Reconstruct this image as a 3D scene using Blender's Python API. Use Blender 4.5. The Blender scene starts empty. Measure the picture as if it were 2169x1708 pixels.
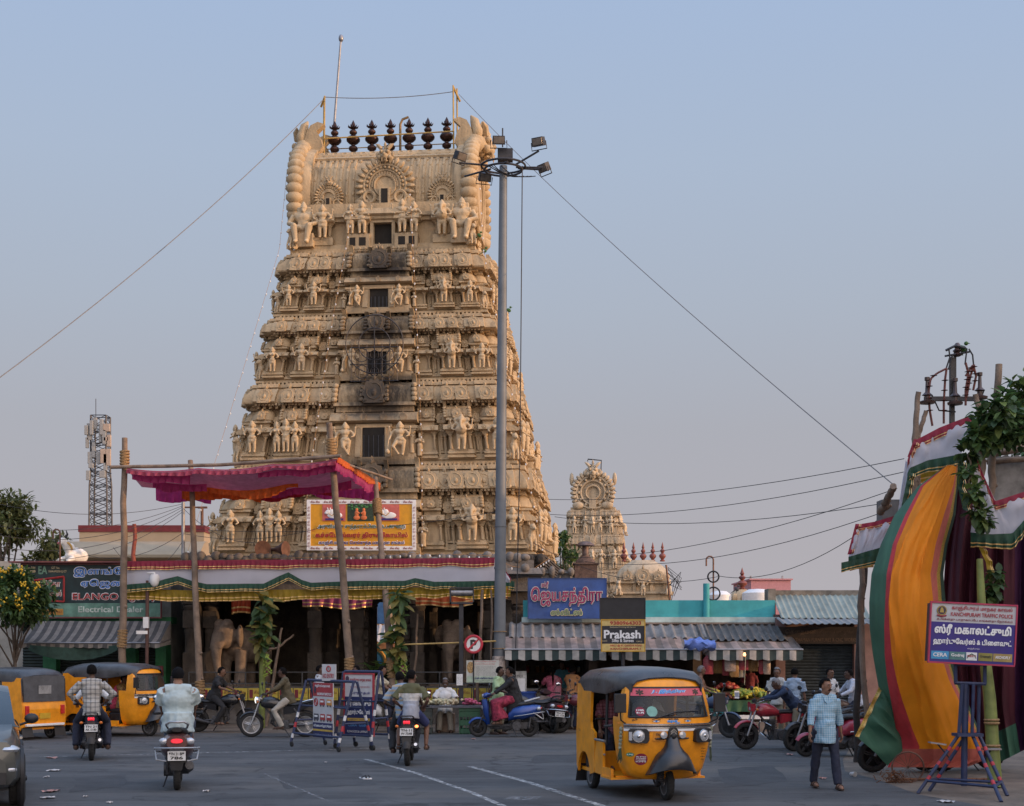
import bpy, math, random
from mathutils import Vector as V, Matrix as M, noise
random.seed(7)
R=math.radians; PI=math.pi
sin,cos=math.sin,math.cos
SC=bpy.context.scene; COL=SC.collection
# survey of the place: eye 2.2 m above the road, looking along +Y
F=3012.0; VH=1370.0; EYE=2.2; UC=1084.5
def P(u,v,Y): return V(((u-UC)*Y/F,Y,EYE+(VH-v)*Y/F))
def X(u,Y): return (u-UC)*Y/F
def Z(v,Y): return EYE+(VH-v)*Y/F
def GY(v): return EYE*F/(v-VH)
def G(u,v): return P(u,v,GY(v))
# ---------------------------------------------------------------- materials
MATS={}
def lin(c): return tuple((x/12.92 if x<=.04045 else ((x+.055)/1.055)**2.4) for x in c)
def rgb(r,g,b): return lin((r/255,g/255,b/255))
def nd(nt,t,**k):
    n=nt.nodes.new(t)
    for a,b in k.items(): setattr(n,a,b)
    return n
def mat(name,col,rough=.7,metal=0.,var=.18,scale=6.,bump=0.,bscale=None,col2=None,emit=0.,coat=0.,grain=0.,spec=.5,thin=0.):
    if name in MATS: return MATS[name]
    m=bpy.data.materials.new(name); MATS[name]=m; m.use_nodes=True
    nt=m.node_tree; b=nt.nodes['Principled BSDF']; L=nt.links.new
    b.inputs['Roughness'].default_value=rough; b.inputs['Metallic'].default_value=metal
    b.inputs['Coat Weight'].default_value=coat; b.inputs['Specular IOR Level'].default_value=spec
    tc=nd(nt,'ShaderNodeTexCoord')
    n=nd(nt,'ShaderNodeTexNoise'); n.inputs['Scale'].default_value=scale; n.inputs['Detail'].default_value=6; n.inputs['Roughness'].default_value=.62
    L(tc.outputs['Object'],n.inputs['Vector'])
    r=nd(nt,'ShaderNodeValToRGB')
    c2=col2 if col2 else tuple(min(1,x*(1+var)) for x in col)
    r.color_ramp.elements[0].position=.33; r.color_ramp.elements[1].position=.67
    r.color_ramp.elements[0].color=(*[x*(1-var) for x in col],1); r.color_ramp.elements[1].color=(*c2,1)
    L(n.outputs['Fac'],r.inputs['Fac']); out=r.outputs['Color']
    L(out,b.inputs['Base Color'])
    if rough<.6:
        mr=nd(nt,'ShaderNodeMapRange'); mr.inputs['To Min'].default_value=rough*.75; mr.inputs['To Max'].default_value=min(1,rough*1.5)
        L(n.outputs['Fac'],mr.inputs['Value']); L(mr.outputs[0],b.inputs['Roughness'])
    if bump:
        bn=nd(nt,'ShaderNodeTexNoise'); bn.inputs['Scale'].default_value=bscale or scale*6; bn.inputs['Detail'].default_value=5
        L(tc.outputs['Object'],bn.inputs['Vector'])
        bp=nd(nt,'ShaderNodeBump'); bp.inputs['Strength'].default_value=bump; bp.inputs['Distance'].default_value=.03
        L(bn.outputs['Fac'],bp.inputs['Height']); L(bp.outputs['Normal'],b.inputs['Normal'])
    if emit:
        b.inputs['Emission Color'].default_value=(*col,1); b.inputs['Emission Strength'].default_value=emit
    if thin:   # thin cloth or leaf: some light passes through
        tr=nd(nt,'ShaderNodeBsdfTranslucent'); L(out,tr.inputs['Color'])
        mx=nd(nt,'ShaderNodeMixShader'); mx.inputs[0].default_value=thin
        L(b.outputs[0],mx.inputs[1]); L(tr.outputs[0],mx.inputs[2]); L(mx.outputs[0],nt.nodes['Material Output'].inputs['Surface'])
    return m
def glass(name,tint=(.05,.06,.06),alpha=.55,rough=.05):
    if name in MATS: return MATS[name]
    m=bpy.data.materials.new(name); MATS[name]=m; m.use_nodes=True; nt=m.node_tree; b=nt.nodes['Principled BSDF']; L=nt.links.new
    b.inputs['Base Color'].default_value=(*tint,1); b.inputs['Roughness'].default_value=rough
    tr=nd(nt,'ShaderNodeBsdfTransparent'); tr.inputs[0].default_value=(.75,.8,.8,1); mx=nd(nt,'ShaderNodeMixShader'); mx.inputs[0].default_value=alpha
    L(tr.outputs[0],mx.inputs[1]); L(b.outputs[0],mx.inputs[2]); L(mx.outputs[0],nt.nodes['Material Output'].inputs['Surface'])
    return m
def checked(name,base,line,px=.045,w=.25,rough=.85,vert=True):
    if name in MATS: return MATS[name]
    m=bpy.data.materials.new(name); MATS[name]=m; m.use_nodes=True; nt=m.node_tree; b=nt.nodes['Principled BSDF']; L=nt.links.new
    b.inputs['Roughness'].default_value=rough
    tc=nd(nt,'ShaderNodeTexCoord'); sp=nd(nt,'ShaderNodeSeparateXYZ'); L(tc.outputs['Object'],sp.inputs[0])
    def st(sock):
        a=nd(nt,'ShaderNodeMath',operation='DIVIDE'); a.inputs[1].default_value=px; L(sock,a.inputs[0])
        f=nd(nt,'ShaderNodeMath',operation='FRACT'); L(a.outputs[0],f.inputs[0])
        g=nd(nt,'ShaderNodeMath',operation='LESS_THAN'); g.inputs[1].default_value=w; L(f.outputs[0],g.inputs[0]); return g.outputs[0]
    a=st(sp.outputs[2])
    if vert:
        c=st(sp.outputs[0]); mx0=nd(nt,'ShaderNodeMath',operation='ADD'); L(a,mx0.inputs[0]); L(c,mx0.inputs[1])
        h=nd(nt,'ShaderNodeMath',operation='MULTIPLY'); h.inputs[1].default_value=.6; h.use_clamp=True; L(mx0.outputs[0],h.inputs[0]); a=h.outputs[0]
    mx=nd(nt,'ShaderNodeMix',data_type='RGBA'); mx.inputs[6].default_value=(*base,1); mx.inputs[7].default_value=(*line,1)
    L(a,mx.inputs[0]); L(mx.outputs[2],b.inputs['Base Color']); return m
# ---------------------------------------------------------------- mesh builder
class MB:
    def __init__(s): s.v=[];s.f=[];s.m=[];s.s=[];s.T=M.Identity(4)
    def add(s,vs,fs,m=0,sm=False):
        k=len(s.v); T=s.T
        s.v.extend([T@V(p) for p in vs])
        for f in fs: s.f.append([k+i for i in f]); s.m.append(m); s.s.append(sm)
        return s
    def bx(s,x0,x1,y0,y1,z0,z1,m=0,tp=(1,1)):
        cx,cy=(x0+x1)/2,(y0+y1)/2; hx,hy=(x1-x0)/2,(y1-y0)/2; a,b=tp
        vs=[(cx-hx,cy-hy,z0),(cx+hx,cy-hy,z0),(cx+hx,cy+hy,z0),(cx-hx,cy+hy,z0),(cx-hx*a,cy-hy*b,z1),(cx+hx*a,cy-hy*b,z1),(cx+hx*a,cy+hy*b,z1),(cx-hx*a,cy+hy*b,z1)]
        return s.add(vs,[(0,3,2,1),(4,5,6,7),(0,1,5,4),(1,2,6,5),(2,3,7,6),(3,0,4,7)],m)
    def box(s,c,d,m=0,rot=None):
        T=s.T
        s.T=T@M.Translation(V(c))@(rot.to_4x4() if rot else M.Identity(4)); s.bx(-d[0]/2,d[0]/2,-d[1]/2,d[1]/2,-d[2]/2,d[2]/2,m); s.T=T; return s
    def tube(s,pts,rad,n=8,m=0,sm=True,cap=True,flat=1.):
        pts=[V(p) for p in pts]; k=len(pts)
        if not hasattr(rad,'__len__'): rad=[rad]*k
        vs=[];up=None
        for i,p in enumerate(pts):
            t=(pts[min(i+1,k-1)]-pts[max(i-1,0)])
            t=t.normalized() if t.length>1e-9 else V((0,0,1))
            if up is None: up=V((0,0,1)) if abs(t.z)<.9 else V((1,0,0))
            a=t.cross(up)
            if a.length<1e-6: a=t.cross(V((0,1,.3)))
            a.normalize(); b=a.cross(t).normalized(); up=b
            for j in range(n):
                q=2*PI*j/n; vs.append(p+a*(rad[i]*cos(q))+b*(rad[i]*flat*sin(q)))
        fs=[(i*n+j,i*n+(j+1)%n,(i+1)*n+(j+1)%n,(i+1)*n+j) for i in range(k-1) for j in range(n)]
        s.add(vs,fs,m,sm)
        if cap: s.add(vs[:n],[tuple(range(n))[::-1]],m); s.add(vs[-n:],[tuple(range(n))],m)
        return s
    def ring(s,c,r,t,axis=(0,0,1),n=24,k=6,m=0,a0=0,a1=2*PI):
        ax=V(axis).normalized(); u=ax.orthogonal().normalized(); w=ax.cross(u); c=V(c)
        full=abs(a1-a0-2*PI)<1e-6; N=n if full else n+1
        vs=[]
        for i in range(N):
            q=a0+(a1-a0)*i/n; d=u*cos(q)+w*sin(q)
            for j in range(k):
                g=2*PI*j/k; vs.append(c+d*(r+t*cos(g))+ax*(t*sin(g)))
        fs=[(i*k+j,((i+1)%N)*k+j,((i+1)%N)*k+(j+1)%k,i*k+(j+1)%k) for i in range(n) for j in range(k)]
        return s.add(vs,fs,m,True)
    def lathe(s,prof,n=12,c=(0,0,0),axis=(0,0,1),m=0,sm=True,sq=False,seg=None):
        ax=V(axis).normalized(); u=V((1,0,0)) if abs(ax.x)<.9 else V((0,1,0)); u=(u-ax*u.dot(ax)).normalized(); w=ax.cross(u); c=V(c); vs=[]
        off=PI/n if sq else 0
        for r,z in prof:
            for j in range(n):
                q=2*PI*j/n+off; vs.append(c+ax*z+(u*cos(q)+w*sin(q))*r)
        fs=[(i*n+j,i*n+(j+1)%n,(i+1)*n+(j+1)%n,(i+1)*n+j) for i in range(len(prof)-1) for j in range(n)]
        s.add(vs,fs,m,sm)
        k=len(prof)
        if prof[0][0]>1e-4: s.add(vs[:n],[tuple(range(n))[::-1]],m)
        if prof[-1][0]>1e-4: s.add(vs[-n:],[tuple(range(n))],m)
        return s
    def ell(s,c,r,n=10,m=0,rot=None,sm=True):
        if not hasattr(r,'__len__'): r=(r,r,r)
        vs=[];k=max(4,n//2+1)
        for i in range(k+1):
            a=PI*i/k
            for j in range(n):
                q=2*PI*j/n; p=V((r[0]*sin(a)*cos(q),r[1]*sin(a)*sin(q),r[2]*cos(a)))
                if rot: p=rot@p
                vs.append(V(c)+p)
        return s.add(vs,[(i*n+j,(i+1)*n+j,(i+1)*n+(j+1)%n,i*n+(j+1)%n) for i in range(k) for j in range(n)],m,sm)
    def prism(s,poly,y0,y1,m=0,sm=False,m2=None):
        """polygon in (x,z), extruded along y; y0 is the front face"""
        n=len(poly); vs=[(x,y0,z) for x,z in poly]+[(x,y1,z) for x,z in poly]
        s.add(vs,[tuple(range(n)),tuple(range(n,2*n))[::-1]],m if m2 is None else m2)
        return s.add(vs,[((i+1)%n,i,n+i,n+(i+1)%n) for i in range(n)],m,sm)
    def grid(s,fn,nu,nv,m=0,sm=True,mf=None):
        vs=[fn(i/nu,j/nv) for j in range(nv+1) for i in range(nu+1)]; w=nu+1
        k=len(s.v); s.v.extend([s.T@V(p) for p in vs])
        for j in range(nv):
            for i in range(nu):
                s.f.append([k+j*w+i,k+j*w+i+1,k+(j+1)*w+i+1,k+(j+1)*w+i]); s.m.append(mf(i,j) if mf else m); s.s.append(sm)
        return s
    def loft(s,secs,m=0,sm=True,closed=True,cap=True,mf=None):
        n=len(secs[0]); vs=[p for q in secs for p in q]; k=len(s.v); s.v.extend([s.T@V(p) for p in vs]); N=n if closed else n-1
        for i in range(len(secs)-1):
            for j in range(N):
                s.f.append([k+i*n+j,k+i*n+(j+1)%n,k+(i+1)*n+(j+1)%n,k+(i+1)*n+j]); s.m.append(mf(i,j) if mf else m); s.s.append(sm)
        if cap and closed:
            s.add(secs[0],[tuple(range(n))[::-1]],m); s.add(secs[-1],[tuple(range(n))],m)
        return s
    def mesh(s,name):
        me=bpy.data.meshes.new(name); me.from_pydata([tuple(p) for p in s.v],[],s.f)
        me.polygons.foreach_set('material_index',s.m); me.polygons.foreach_set('use_smooth',s.s); me.update(); return me
    def build(s,name,mats,parent=None,bev=0.,fix=True,loc=None):
        me=s.mesh(name)
        for x in (mats if isinstance(mats,(list,tuple)) else [mats]): me.materials.append(x)
        if fix: recalc(me)
        if any(s.s): me.set_sharp_from_angle(angle=R(50))
        o=bpy.data.objects.new(name,me); COL.objects.link(o)
        if parent: o.parent=parent
        if loc: o.location=loc
        if bev:
            b=o.modifiers.new('b','BEVEL'); b.width=bev; b.segments=2; b.limit_method='ANGLE'; b.angle_limit=R(40)
        return o
import bmesh
def recalc(me):
    b=bmesh.new(); b.from_mesh(me); bmesh.ops.recalc_face_normals(b,faces=b.faces); b.to_mesh(me); b.free()
TS=bpy.data.scenes.new('workbench')
def fused(mb,voxel,smooth=3,it=.5,name='body'):
    """one continuous skin over the overlapping shapes of mb -> (verts, faces)"""
    me=mb.mesh('raw'); recalc(me)
    o=bpy.data.objects.new('raw',me); TS.collection.objects.link(o)
    r=o.modifiers.new('r','REMESH'); r.mode='VOXEL'; r.voxel_size=voxel
    if smooth:
        k=o.modifiers.new('s','SMOOTH'); k.factor=it; k.iterations=smooth
    with bpy.context.temp_override(scene=TS,view_layer=TS.view_layers[0]): dg=bpy.context.evaluated_depsgraph_get()
    ev=o.evaluated_get(dg); em=ev.to_mesh()
    vs=[v.co.copy() for v in em.vertices]; fs=[tuple(p.vertices) for p in em.polygons]
    ev.to_mesh_clear(); bpy.data.objects.remove(o); bpy.data.meshes.remove(me)
    return vs,fs
# ---------------------------------------------------------------- naming
def tag(o,label=None,cat=None,group=None,kind=None):
    if label: o['label']=label
    if cat: o['category']=cat
    if group: o['group']=group
    if kind: o['kind']=kind
    return o
def thing(name,label,cat,loc=(0,0,0),rz=0,group=None):
    o=bpy.data.objects.new(name,None); COL.objects.link(o); o.location=loc; o.rotation_euler=(0,0,rz); o.empty_display_size=.2
    return tag(o,label,cat,group)
def kids(o): return [c for c in SC.objects if c.parent==o]
def dup(root,loc=None,rz=None,label=None,group=None,scale=None):
    r=root.copy(); COL.objects.link(r)
    if loc is not None: r.location=loc
    if rz is not None: r.rotation_euler=(r.rotation_euler[0],r.rotation_euler[1],rz)
    if scale: r.scale=(scale,)*3
    if label: r['label']=label
    if group: r['group']=group
    for c in root.children:
        d=c.copy(); COL.objects.link(d); d.parent=r
        for g in c.children:
            e=g.copy(); COL.objects.link(e); e.parent=d
    return r
# ---------------------------------------------------------------- lettering (real raised letters)
PRE='ெேை'
def tam(t):
    o=[]
    for ch in t:
        if ch in PRE and o:
            k=len(o)-1; o.insert(k,ch)
        elif ch in 'ொோௌ' and o:
            a,b={'ொ':('ெ','ா'),'ோ':('ே','ா'),'ௌ':('ெ','ள')}[ch]; o.insert(len(o)-1,a); o.append(b)
        else: o.append(ch)
    return ''.join(o)
from mathutils.geometry import delaunay_2d_cdt
LOOPS={}
def area(l): return sum(l[i-1][0]*l[i][1]-l[i][0]*l[i-1][1] for i in range(len(l)))/2
def inside(p,l):
    c=False
    for i in range(len(l)):
        (xa,ya),(xb,yb)=l[i-1],l[i]
        if (ya>p[1])!=(yb>p[1]) and p[0]<(xb-xa)*(p[1]-ya)/(yb-ya)+xa: c=not c
    return c
def grow(l,d,hole):
    o=[]; k=len(l); SGN=(-1 if area(l)>0 else 1)*(-1 if hole else 1)
    for i in range(k):
        t=V((l[(i+1)%k][0]-l[i-1][0],l[(i+1)%k][1]-l[i-1][1]))
        if t.length<1e-9: o.append(l[i]); continue
        t.normalize(); o.append((l[i][0]-SGN*t.y*d,l[i][1]+SGN*t.x*d))
    return o
def text_loops(body):
    if body in LOOPS: return LOOPS[body]
    c=bpy.data.curves.new('t','FONT'); c.body=body; c.size=1; c.fill_mode='NONE'; c.resolution_u=2
    o=bpy.data.objects.new('t',c); me=bpy.data.meshes.new_from_object(o); bpy.data.objects.remove(o); bpy.data.curves.remove(c)
    nb={}
    for e in me.edges:
        u,v=e.vertices; nb.setdefault(u,[]).append(v); nb.setdefault(v,[]).append(u)
    seen=set(); out=[]
    for st in sorted(nb):
        if st in seen: continue
        l=[st]; seen.add(st); cur=st
        while True:
            # keep the direction in which the outline's points are numbered
            nx=[q for q in nb[cur] if q not in seen]
            if not nx: break
            cur=min(nx); seen.add(cur); l.append(cur)
        if len(l)>2: out.append([(me.vertices[i].co.x,me.vertices[i].co.y) for i in l])
    bpy.data.meshes.remove(me); LOOPS[body]=out; return out
def lettering(parent,body,x,z,w,h,m,y=-.012,bold=.0,ext=.004,slant=0.,rz=0.,name='lettering'):
    """letters in the (x,z) plane, facing -Y, fitted into a w x h box around (x,z)"""
    loops=text_loops(tam(body))
    ar=[area(l) for l in loops]
    par=[[j for j in range(len(loops)) if ar[j]*ar[i]<0 and abs(ar[j])>abs(ar[i]) and inside(loops[i][0],loops[j])] for i in range(len(loops))]
    if bold: loops=[grow(l,bold,par[i]) for i,l in enumerate(loops)]
    if slant: loops=[[(x_+slant*y_,y_) for x_,y_ in l] for l in loops]
    xs=[p[0] for l in loops for p in l]; ys=[p[1] for l in loops for p in l]; x0,x1,y0,y1=min(xs),max(xs),min(ys),max(ys)
    sx=w/(x1-x0); sy=h/max(1e-6,y1-y0); ce,se=cos(rz),sin(rz); b=MB(); 
    def tr(p,dy):
        q=(p[0]-(x0+x1)/2)*sx; r=(p[1]-(y0+y1)/2)*sy; return (x+q*ce-r*se,dy,z+q*se+r*ce)
    bb=[(min(p[0] for p in l),max(p[0] for p in l)) for l in loops]; order=sorted(range(len(loops)),key=lambda i:bb[i][0]); cl=[]; hi=-9e9
    for i in order:     # letters that touch are filled together, by winding number, so crossing strokes stay whole
        if bb[i][0]>hi: cl.append([])
        cl[-1].append(loops[i]); hi=max(hi,bb[i][1])
    for c in cl:
        vs=[];ed=[]
        for l in c: k=len(vs); vs+=[V(p) for p in l]; ed+=[(k+i,k+(i+1)%len(l)) for i in range(len(l))]
        ov,_,of,_,_,_=delaunay_2d_cdt(vs,ed,[],0,1e-5); keep=[]
        for t in of:
            q=sum((ov[i] for i in t),V((0,0)))/len(t); wn=0
            for u_,v_ in ed:
                p1,p2=vs[u_],vs[v_]
                if (p1.y>q.y)!=(p2.y>q.y) and q.x<(p2.x-p1.x)*(q.y-p1.y)/(p2.y-p1.y)+p1.x: wn+=1 if p2.y>p1.y else -1
            if wn: keep.append(tuple(t))
        b.add([tr(p,y-ext) for p in ov],keep,0)
        if ext>.01:
            for q in c:
                k=len(q); b.add([tr(p,y-ext) for p in q]+[tr(p,y) for p in q],[(u_,(u_+1)%k,k+(u_+1)%k,k+u_) for u_ in range(k)],0)
    return b.build(name,m,parent,fix=False)
def plate(parent,name,x0,x1,z0,z1,y,d,m,bev=0):
    return MB().bx(x0,x1,y,y+d,z0,z1).build(name,m,parent,bev=bev)
def wobbly(a,b,k,amp,seed):
    a,b=V(a),V(b); out=[]
    for i in range(k+1):
        t=i/k; q=a.lerp(b,t); w=sin(PI*t)**.5 if 0<t<1 else 0
        out.append(q+V((noise.noise(V((t*3,seed,0))),noise.noise(V((t*3,seed,9))),0))*amp*w)
    return out
def sag(a,b,d,k=14):
    a,b=V(a),V(b); return [a.lerp(b,i/k)-V((0,0,d*4*(i/k)*(1-i/k))) for i in range(k+1)]
# common materials
BLACK=mat('black_plastic',(.018,.018,.02),.45,var=.3)
RUBBER=mat('rubber',(.02,.02,.02),.85,var=.3,scale=20)
CHROME=mat('chrome',(.62,.62,.62),.22,1.,var=.1)
STEEL=mat('dull_steel',(.3,.3,.31),.45,.8,var=.25)
DARKSTEEL=mat('dark_steel',(.05,.05,.055),.5,.5,var=.3)
WHITE=mat('white_paint',(.75,.75,.74),.5,var=.08)
REDLENS=mat('red_lens',(.5,.02,.02),.25,var=.1,coat=.5)
REDLIT=mat('lit_tail_lamp',(.85,.03,.05),.3,emit=.75)
AMBER=mat('amber_lens',(.6,.16,.02),.3)
LENS=mat('lamp_glass',(.55,.57,.6),.12,.4,var=.1)
WOOD=mat('weathered_pole',(.2,.145,.105),.85,var=.35,scale=3,bump=.4,bscale=30)
ROPE=mat('coir_rope',(.3,.19,.09),.95,var=.3,scale=30)
CABLE=mat('cable_black',(.025,.025,.028),.7)
# ================================================================ the gateway tower
def plaster(name,base,soot=True,x0=1.3,x1=2.3):
    m=mat(name,base,.85,var=.14,scale=1.7,bump=.6,bscale=16)
    nt=m.node_tree; L=nt.links.new; b=nt.nodes['Principled BSDF']; src=b.inputs['Base Color'].links[0].from_socket
    tc=[n for n in nt.nodes if n.type=='TEX_COORD'][0]
    mp=nd(nt,'ShaderNodeMapping'); mp.inputs['Scale'].default_value=(2.6,2.6,.45); L(tc.outputs['Object'],mp.inputs[0])
    st=nd(nt,'ShaderNodeTexNoise'); st.inputs['Scale'].default_value=1.6; st.inputs['Detail'].default_value=7; L(mp.outputs[0],st.inputs['Vector'])
    r=nd(nt,'ShaderNodeValToRGB'); r.color_ramp.elements[0].position=.5; r.color_ramp.elements[1].position=.78; L(st.outputs['Fac'],r.inputs[0])
    f=nd(nt,'ShaderNodeMath',operation='MULTIPLY'); f.inputs[1].default_value=.5; L(r.outputs[0],f.inputs[0]); fac=f.outputs[0]
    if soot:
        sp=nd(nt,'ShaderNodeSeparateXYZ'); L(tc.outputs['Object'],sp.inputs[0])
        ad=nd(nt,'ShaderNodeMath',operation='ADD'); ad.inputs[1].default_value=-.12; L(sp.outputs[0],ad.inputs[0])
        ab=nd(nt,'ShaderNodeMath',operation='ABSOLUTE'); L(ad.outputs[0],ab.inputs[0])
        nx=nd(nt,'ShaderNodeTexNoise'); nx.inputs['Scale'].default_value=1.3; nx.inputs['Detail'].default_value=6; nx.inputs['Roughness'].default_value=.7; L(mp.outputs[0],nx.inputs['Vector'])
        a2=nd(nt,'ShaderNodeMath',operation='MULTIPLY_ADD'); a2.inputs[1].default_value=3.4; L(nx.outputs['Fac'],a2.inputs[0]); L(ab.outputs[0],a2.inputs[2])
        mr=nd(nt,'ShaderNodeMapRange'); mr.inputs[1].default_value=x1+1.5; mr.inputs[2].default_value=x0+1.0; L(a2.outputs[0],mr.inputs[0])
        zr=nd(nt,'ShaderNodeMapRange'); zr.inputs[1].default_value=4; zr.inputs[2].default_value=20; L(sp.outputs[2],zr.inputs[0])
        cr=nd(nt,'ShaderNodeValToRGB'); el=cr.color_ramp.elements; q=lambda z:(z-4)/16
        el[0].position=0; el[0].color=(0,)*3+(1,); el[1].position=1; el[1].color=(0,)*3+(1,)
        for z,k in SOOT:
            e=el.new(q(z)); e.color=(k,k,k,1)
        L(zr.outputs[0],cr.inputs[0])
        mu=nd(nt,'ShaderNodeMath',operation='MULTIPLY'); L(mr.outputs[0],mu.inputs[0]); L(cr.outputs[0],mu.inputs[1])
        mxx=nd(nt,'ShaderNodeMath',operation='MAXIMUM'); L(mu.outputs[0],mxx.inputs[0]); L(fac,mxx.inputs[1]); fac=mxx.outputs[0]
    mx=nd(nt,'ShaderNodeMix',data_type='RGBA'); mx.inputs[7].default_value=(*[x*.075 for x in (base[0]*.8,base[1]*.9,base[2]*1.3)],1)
    L(fac,mx.inputs[0]); L(src,mx.inputs[6]); L(mx.outputs[2],b.inputs['Base Color']); return m
def yv(v): return 45.5+(1178-v)/(1178-325)*1.9
def zv(v): return EYE+(VH-v)*yv(v)/F
def hwz(z): return 5.36+(3.10-5.36)*(z-5.1)/10.9
def hdz(z): return 4.5+(2.55-4.5)*(z-5.1)/10.9
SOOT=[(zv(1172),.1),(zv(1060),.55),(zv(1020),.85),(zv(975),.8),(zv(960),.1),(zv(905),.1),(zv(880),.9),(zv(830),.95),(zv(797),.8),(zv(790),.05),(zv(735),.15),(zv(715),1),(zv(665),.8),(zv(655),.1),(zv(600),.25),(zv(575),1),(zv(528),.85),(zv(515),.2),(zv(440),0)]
OCHRE=plaster('ochre_plaster',(.445,.33,.195),x0=1.1,x1=1.85); OCHREPALE=plaster('statue_plaster',(.515,.39,.24),soot=False)
DARKHOLE=mat('unlit_interior',(.02,.017,.014),.95); 
COPPER=mat('dark_copper',(.06,.032,.026),.38,.75,var=.35)

def crestpoly(r,sc=14,foot=True):
    """outline of a horseshoe arch ornament with a flame-cut edge and a spade tip"""
    p=[]
    a0,a1=R(-58),R(238)
    for i in range(sc*2+1):
        a=a0+(a1-a0)*i/(sc*2); q=r*(1.0+(.15 if i%2 else 0)); p.append((q*cos(a),q*sin(a)))
        if i==sc: p[-1:]=[(r*.16,r*1.0),(r*.2,r*1.22),(0,r*1.62),(-r*.2,r*1.22),(-r*.16,r*1.0)]
    if foot: p+=[(-r*.95,-r*1.02),(r*.95,-r*1.02)]
    return p
def kudu(mb,a,z,r,y,t=.07,rings=2,sc=7):
    T=mb.T; mb.T=T@M.Translation((a,y,z)); mb.prism(crestpoly(r,sc),-t,.02)
    if rings: mb.ring((0,-t,0),r*.7,r*.07,(0,1,0),14,4,a0=R(-150)+PI/2,a1=R(150)+PI/2)
    if rings>1: mb.ell((0,-t,-r*.1),(r*.26,.05,r*.34),7); mb.ell((0,-t,r*1.15),(r*.13,.05,r*.2),5); [mb.ell((sg*r*.8,-t*.6,-r*.8),(r*.3,.05,r*.22),6) for sg in (1,-1)]
    mb.T=T
def slab(mb,a0,a1,prof,m=0):
    """profile [(outward, z)] run along the face"""
    mb.loft([[(a0,-o,z) for o,z in prof],[(a1,-o,z) for o,z in prof]],m,sm=False)
def pilaster(mb,a,y,z0,z1,w=.09):
    h=z1-z0
    mb.bx(a-w*1.35,a+w*1.35,y-w*.5,y+.1,z0,z0+h*.1); mb.bx(a-w*.85,a+w*.85,y-w*.2,y+.1,z0+h*.1,z0+h*.62)
    mb.lathe([(w*.8,z0+h*.12),(w*.8,z0+h*.6),(w*1.15,z0+h*.66),(w*.75,z0+h*.7),(w*1.4,z0+h*.78),(w*1.5,z0+h*.82),(w*.7,z0+h*.84)],8,(a,y-w*.2,0))
    mb.bx(a-w*1.7,a+w*1.7,y-w*1.1,y+.1,z0+h*.84,z0+h*.9); mb.bx(a-w*2.2,a+w*2.2,y-w*1.4,y+.1,z0+h*.9,z1)
def finlet(mb,a,y,z,h):
    mb.lathe([(h*.28,0),(h*.3,.08*h),(h*.12,.16*h),(h*.26,.32*h),(h*.3,.42*h),(h*.1,.55*h),(h*.18,.64*h),(h*.15,.72*h),(0,h)],6,(a,y,z))
def ear(mb,a,y,z0,z1,d,sgn,w=.12):
    """curled horn closing the end of a barrel roof, seen edge-on"""
    h=z1-z0; o=[]
    pts=[(.0,0),(.75,.02),(1.,.2),(1.02,.45),(.85,.7),(.7,.86),(.8,1.05),(1.02,1.2),(.62,1.16),(.42,.95),(.3,.75),(0,.62)]
    for k,(oo,zz) in enumerate(pts): o.append((oo*d,z0+zz*h))
    mb.loft([[(a,y-p,q) for p,q in o],[(a+sgn*w,y-p*1.03,q) for p,q in o]],sm=False)
    for i in range(4): mb.ell((a+sgn*w*.5,y-d*1.0,z0+h*(.12+.2*i)),(w*.75,d*.16,h*.11),6)
def minibarrel(mb,a0,a1,y,z0,z1,d,dark=False):
    """barrel-roofed little shrine with horn ends"""
    h=z1-z0; prof=[(0,z0),(d*.85,z0),(d*1.02,z0+h*.25),(d*1.0,z0+h*.5),(d*.8,z0+h*.75),(d*.45,z0+h*.9),(0,z0+h*.93)]
    slab(mb,a0,a1,[(o-y,z) for o,z in prof])
    n=max(2,int((a1-a0)/.22)); w=min(.13,(a1-a0)*.13)
    ear(mb,a0,y,z0,z0+h*.92,d,-1,w); ear(mb,a1,y,z0,z0+h*.92,d,1,w)
    for i in range(3):
        aa=a0+(a1-a0)*(.25+.25*i); finlet(mb,aa,y-d*.35,z0+h*.86,h*.42)
    for i in range(n): mb.bx(a0+(a1-a0)*(i+.5)/n-.025,a0+(a1-a0)*(i+.5)/n+.025,y-d*1.05,y-d*.7,z0+h*.1,z0+h*.6)
    return (a0+a1)/2
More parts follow.
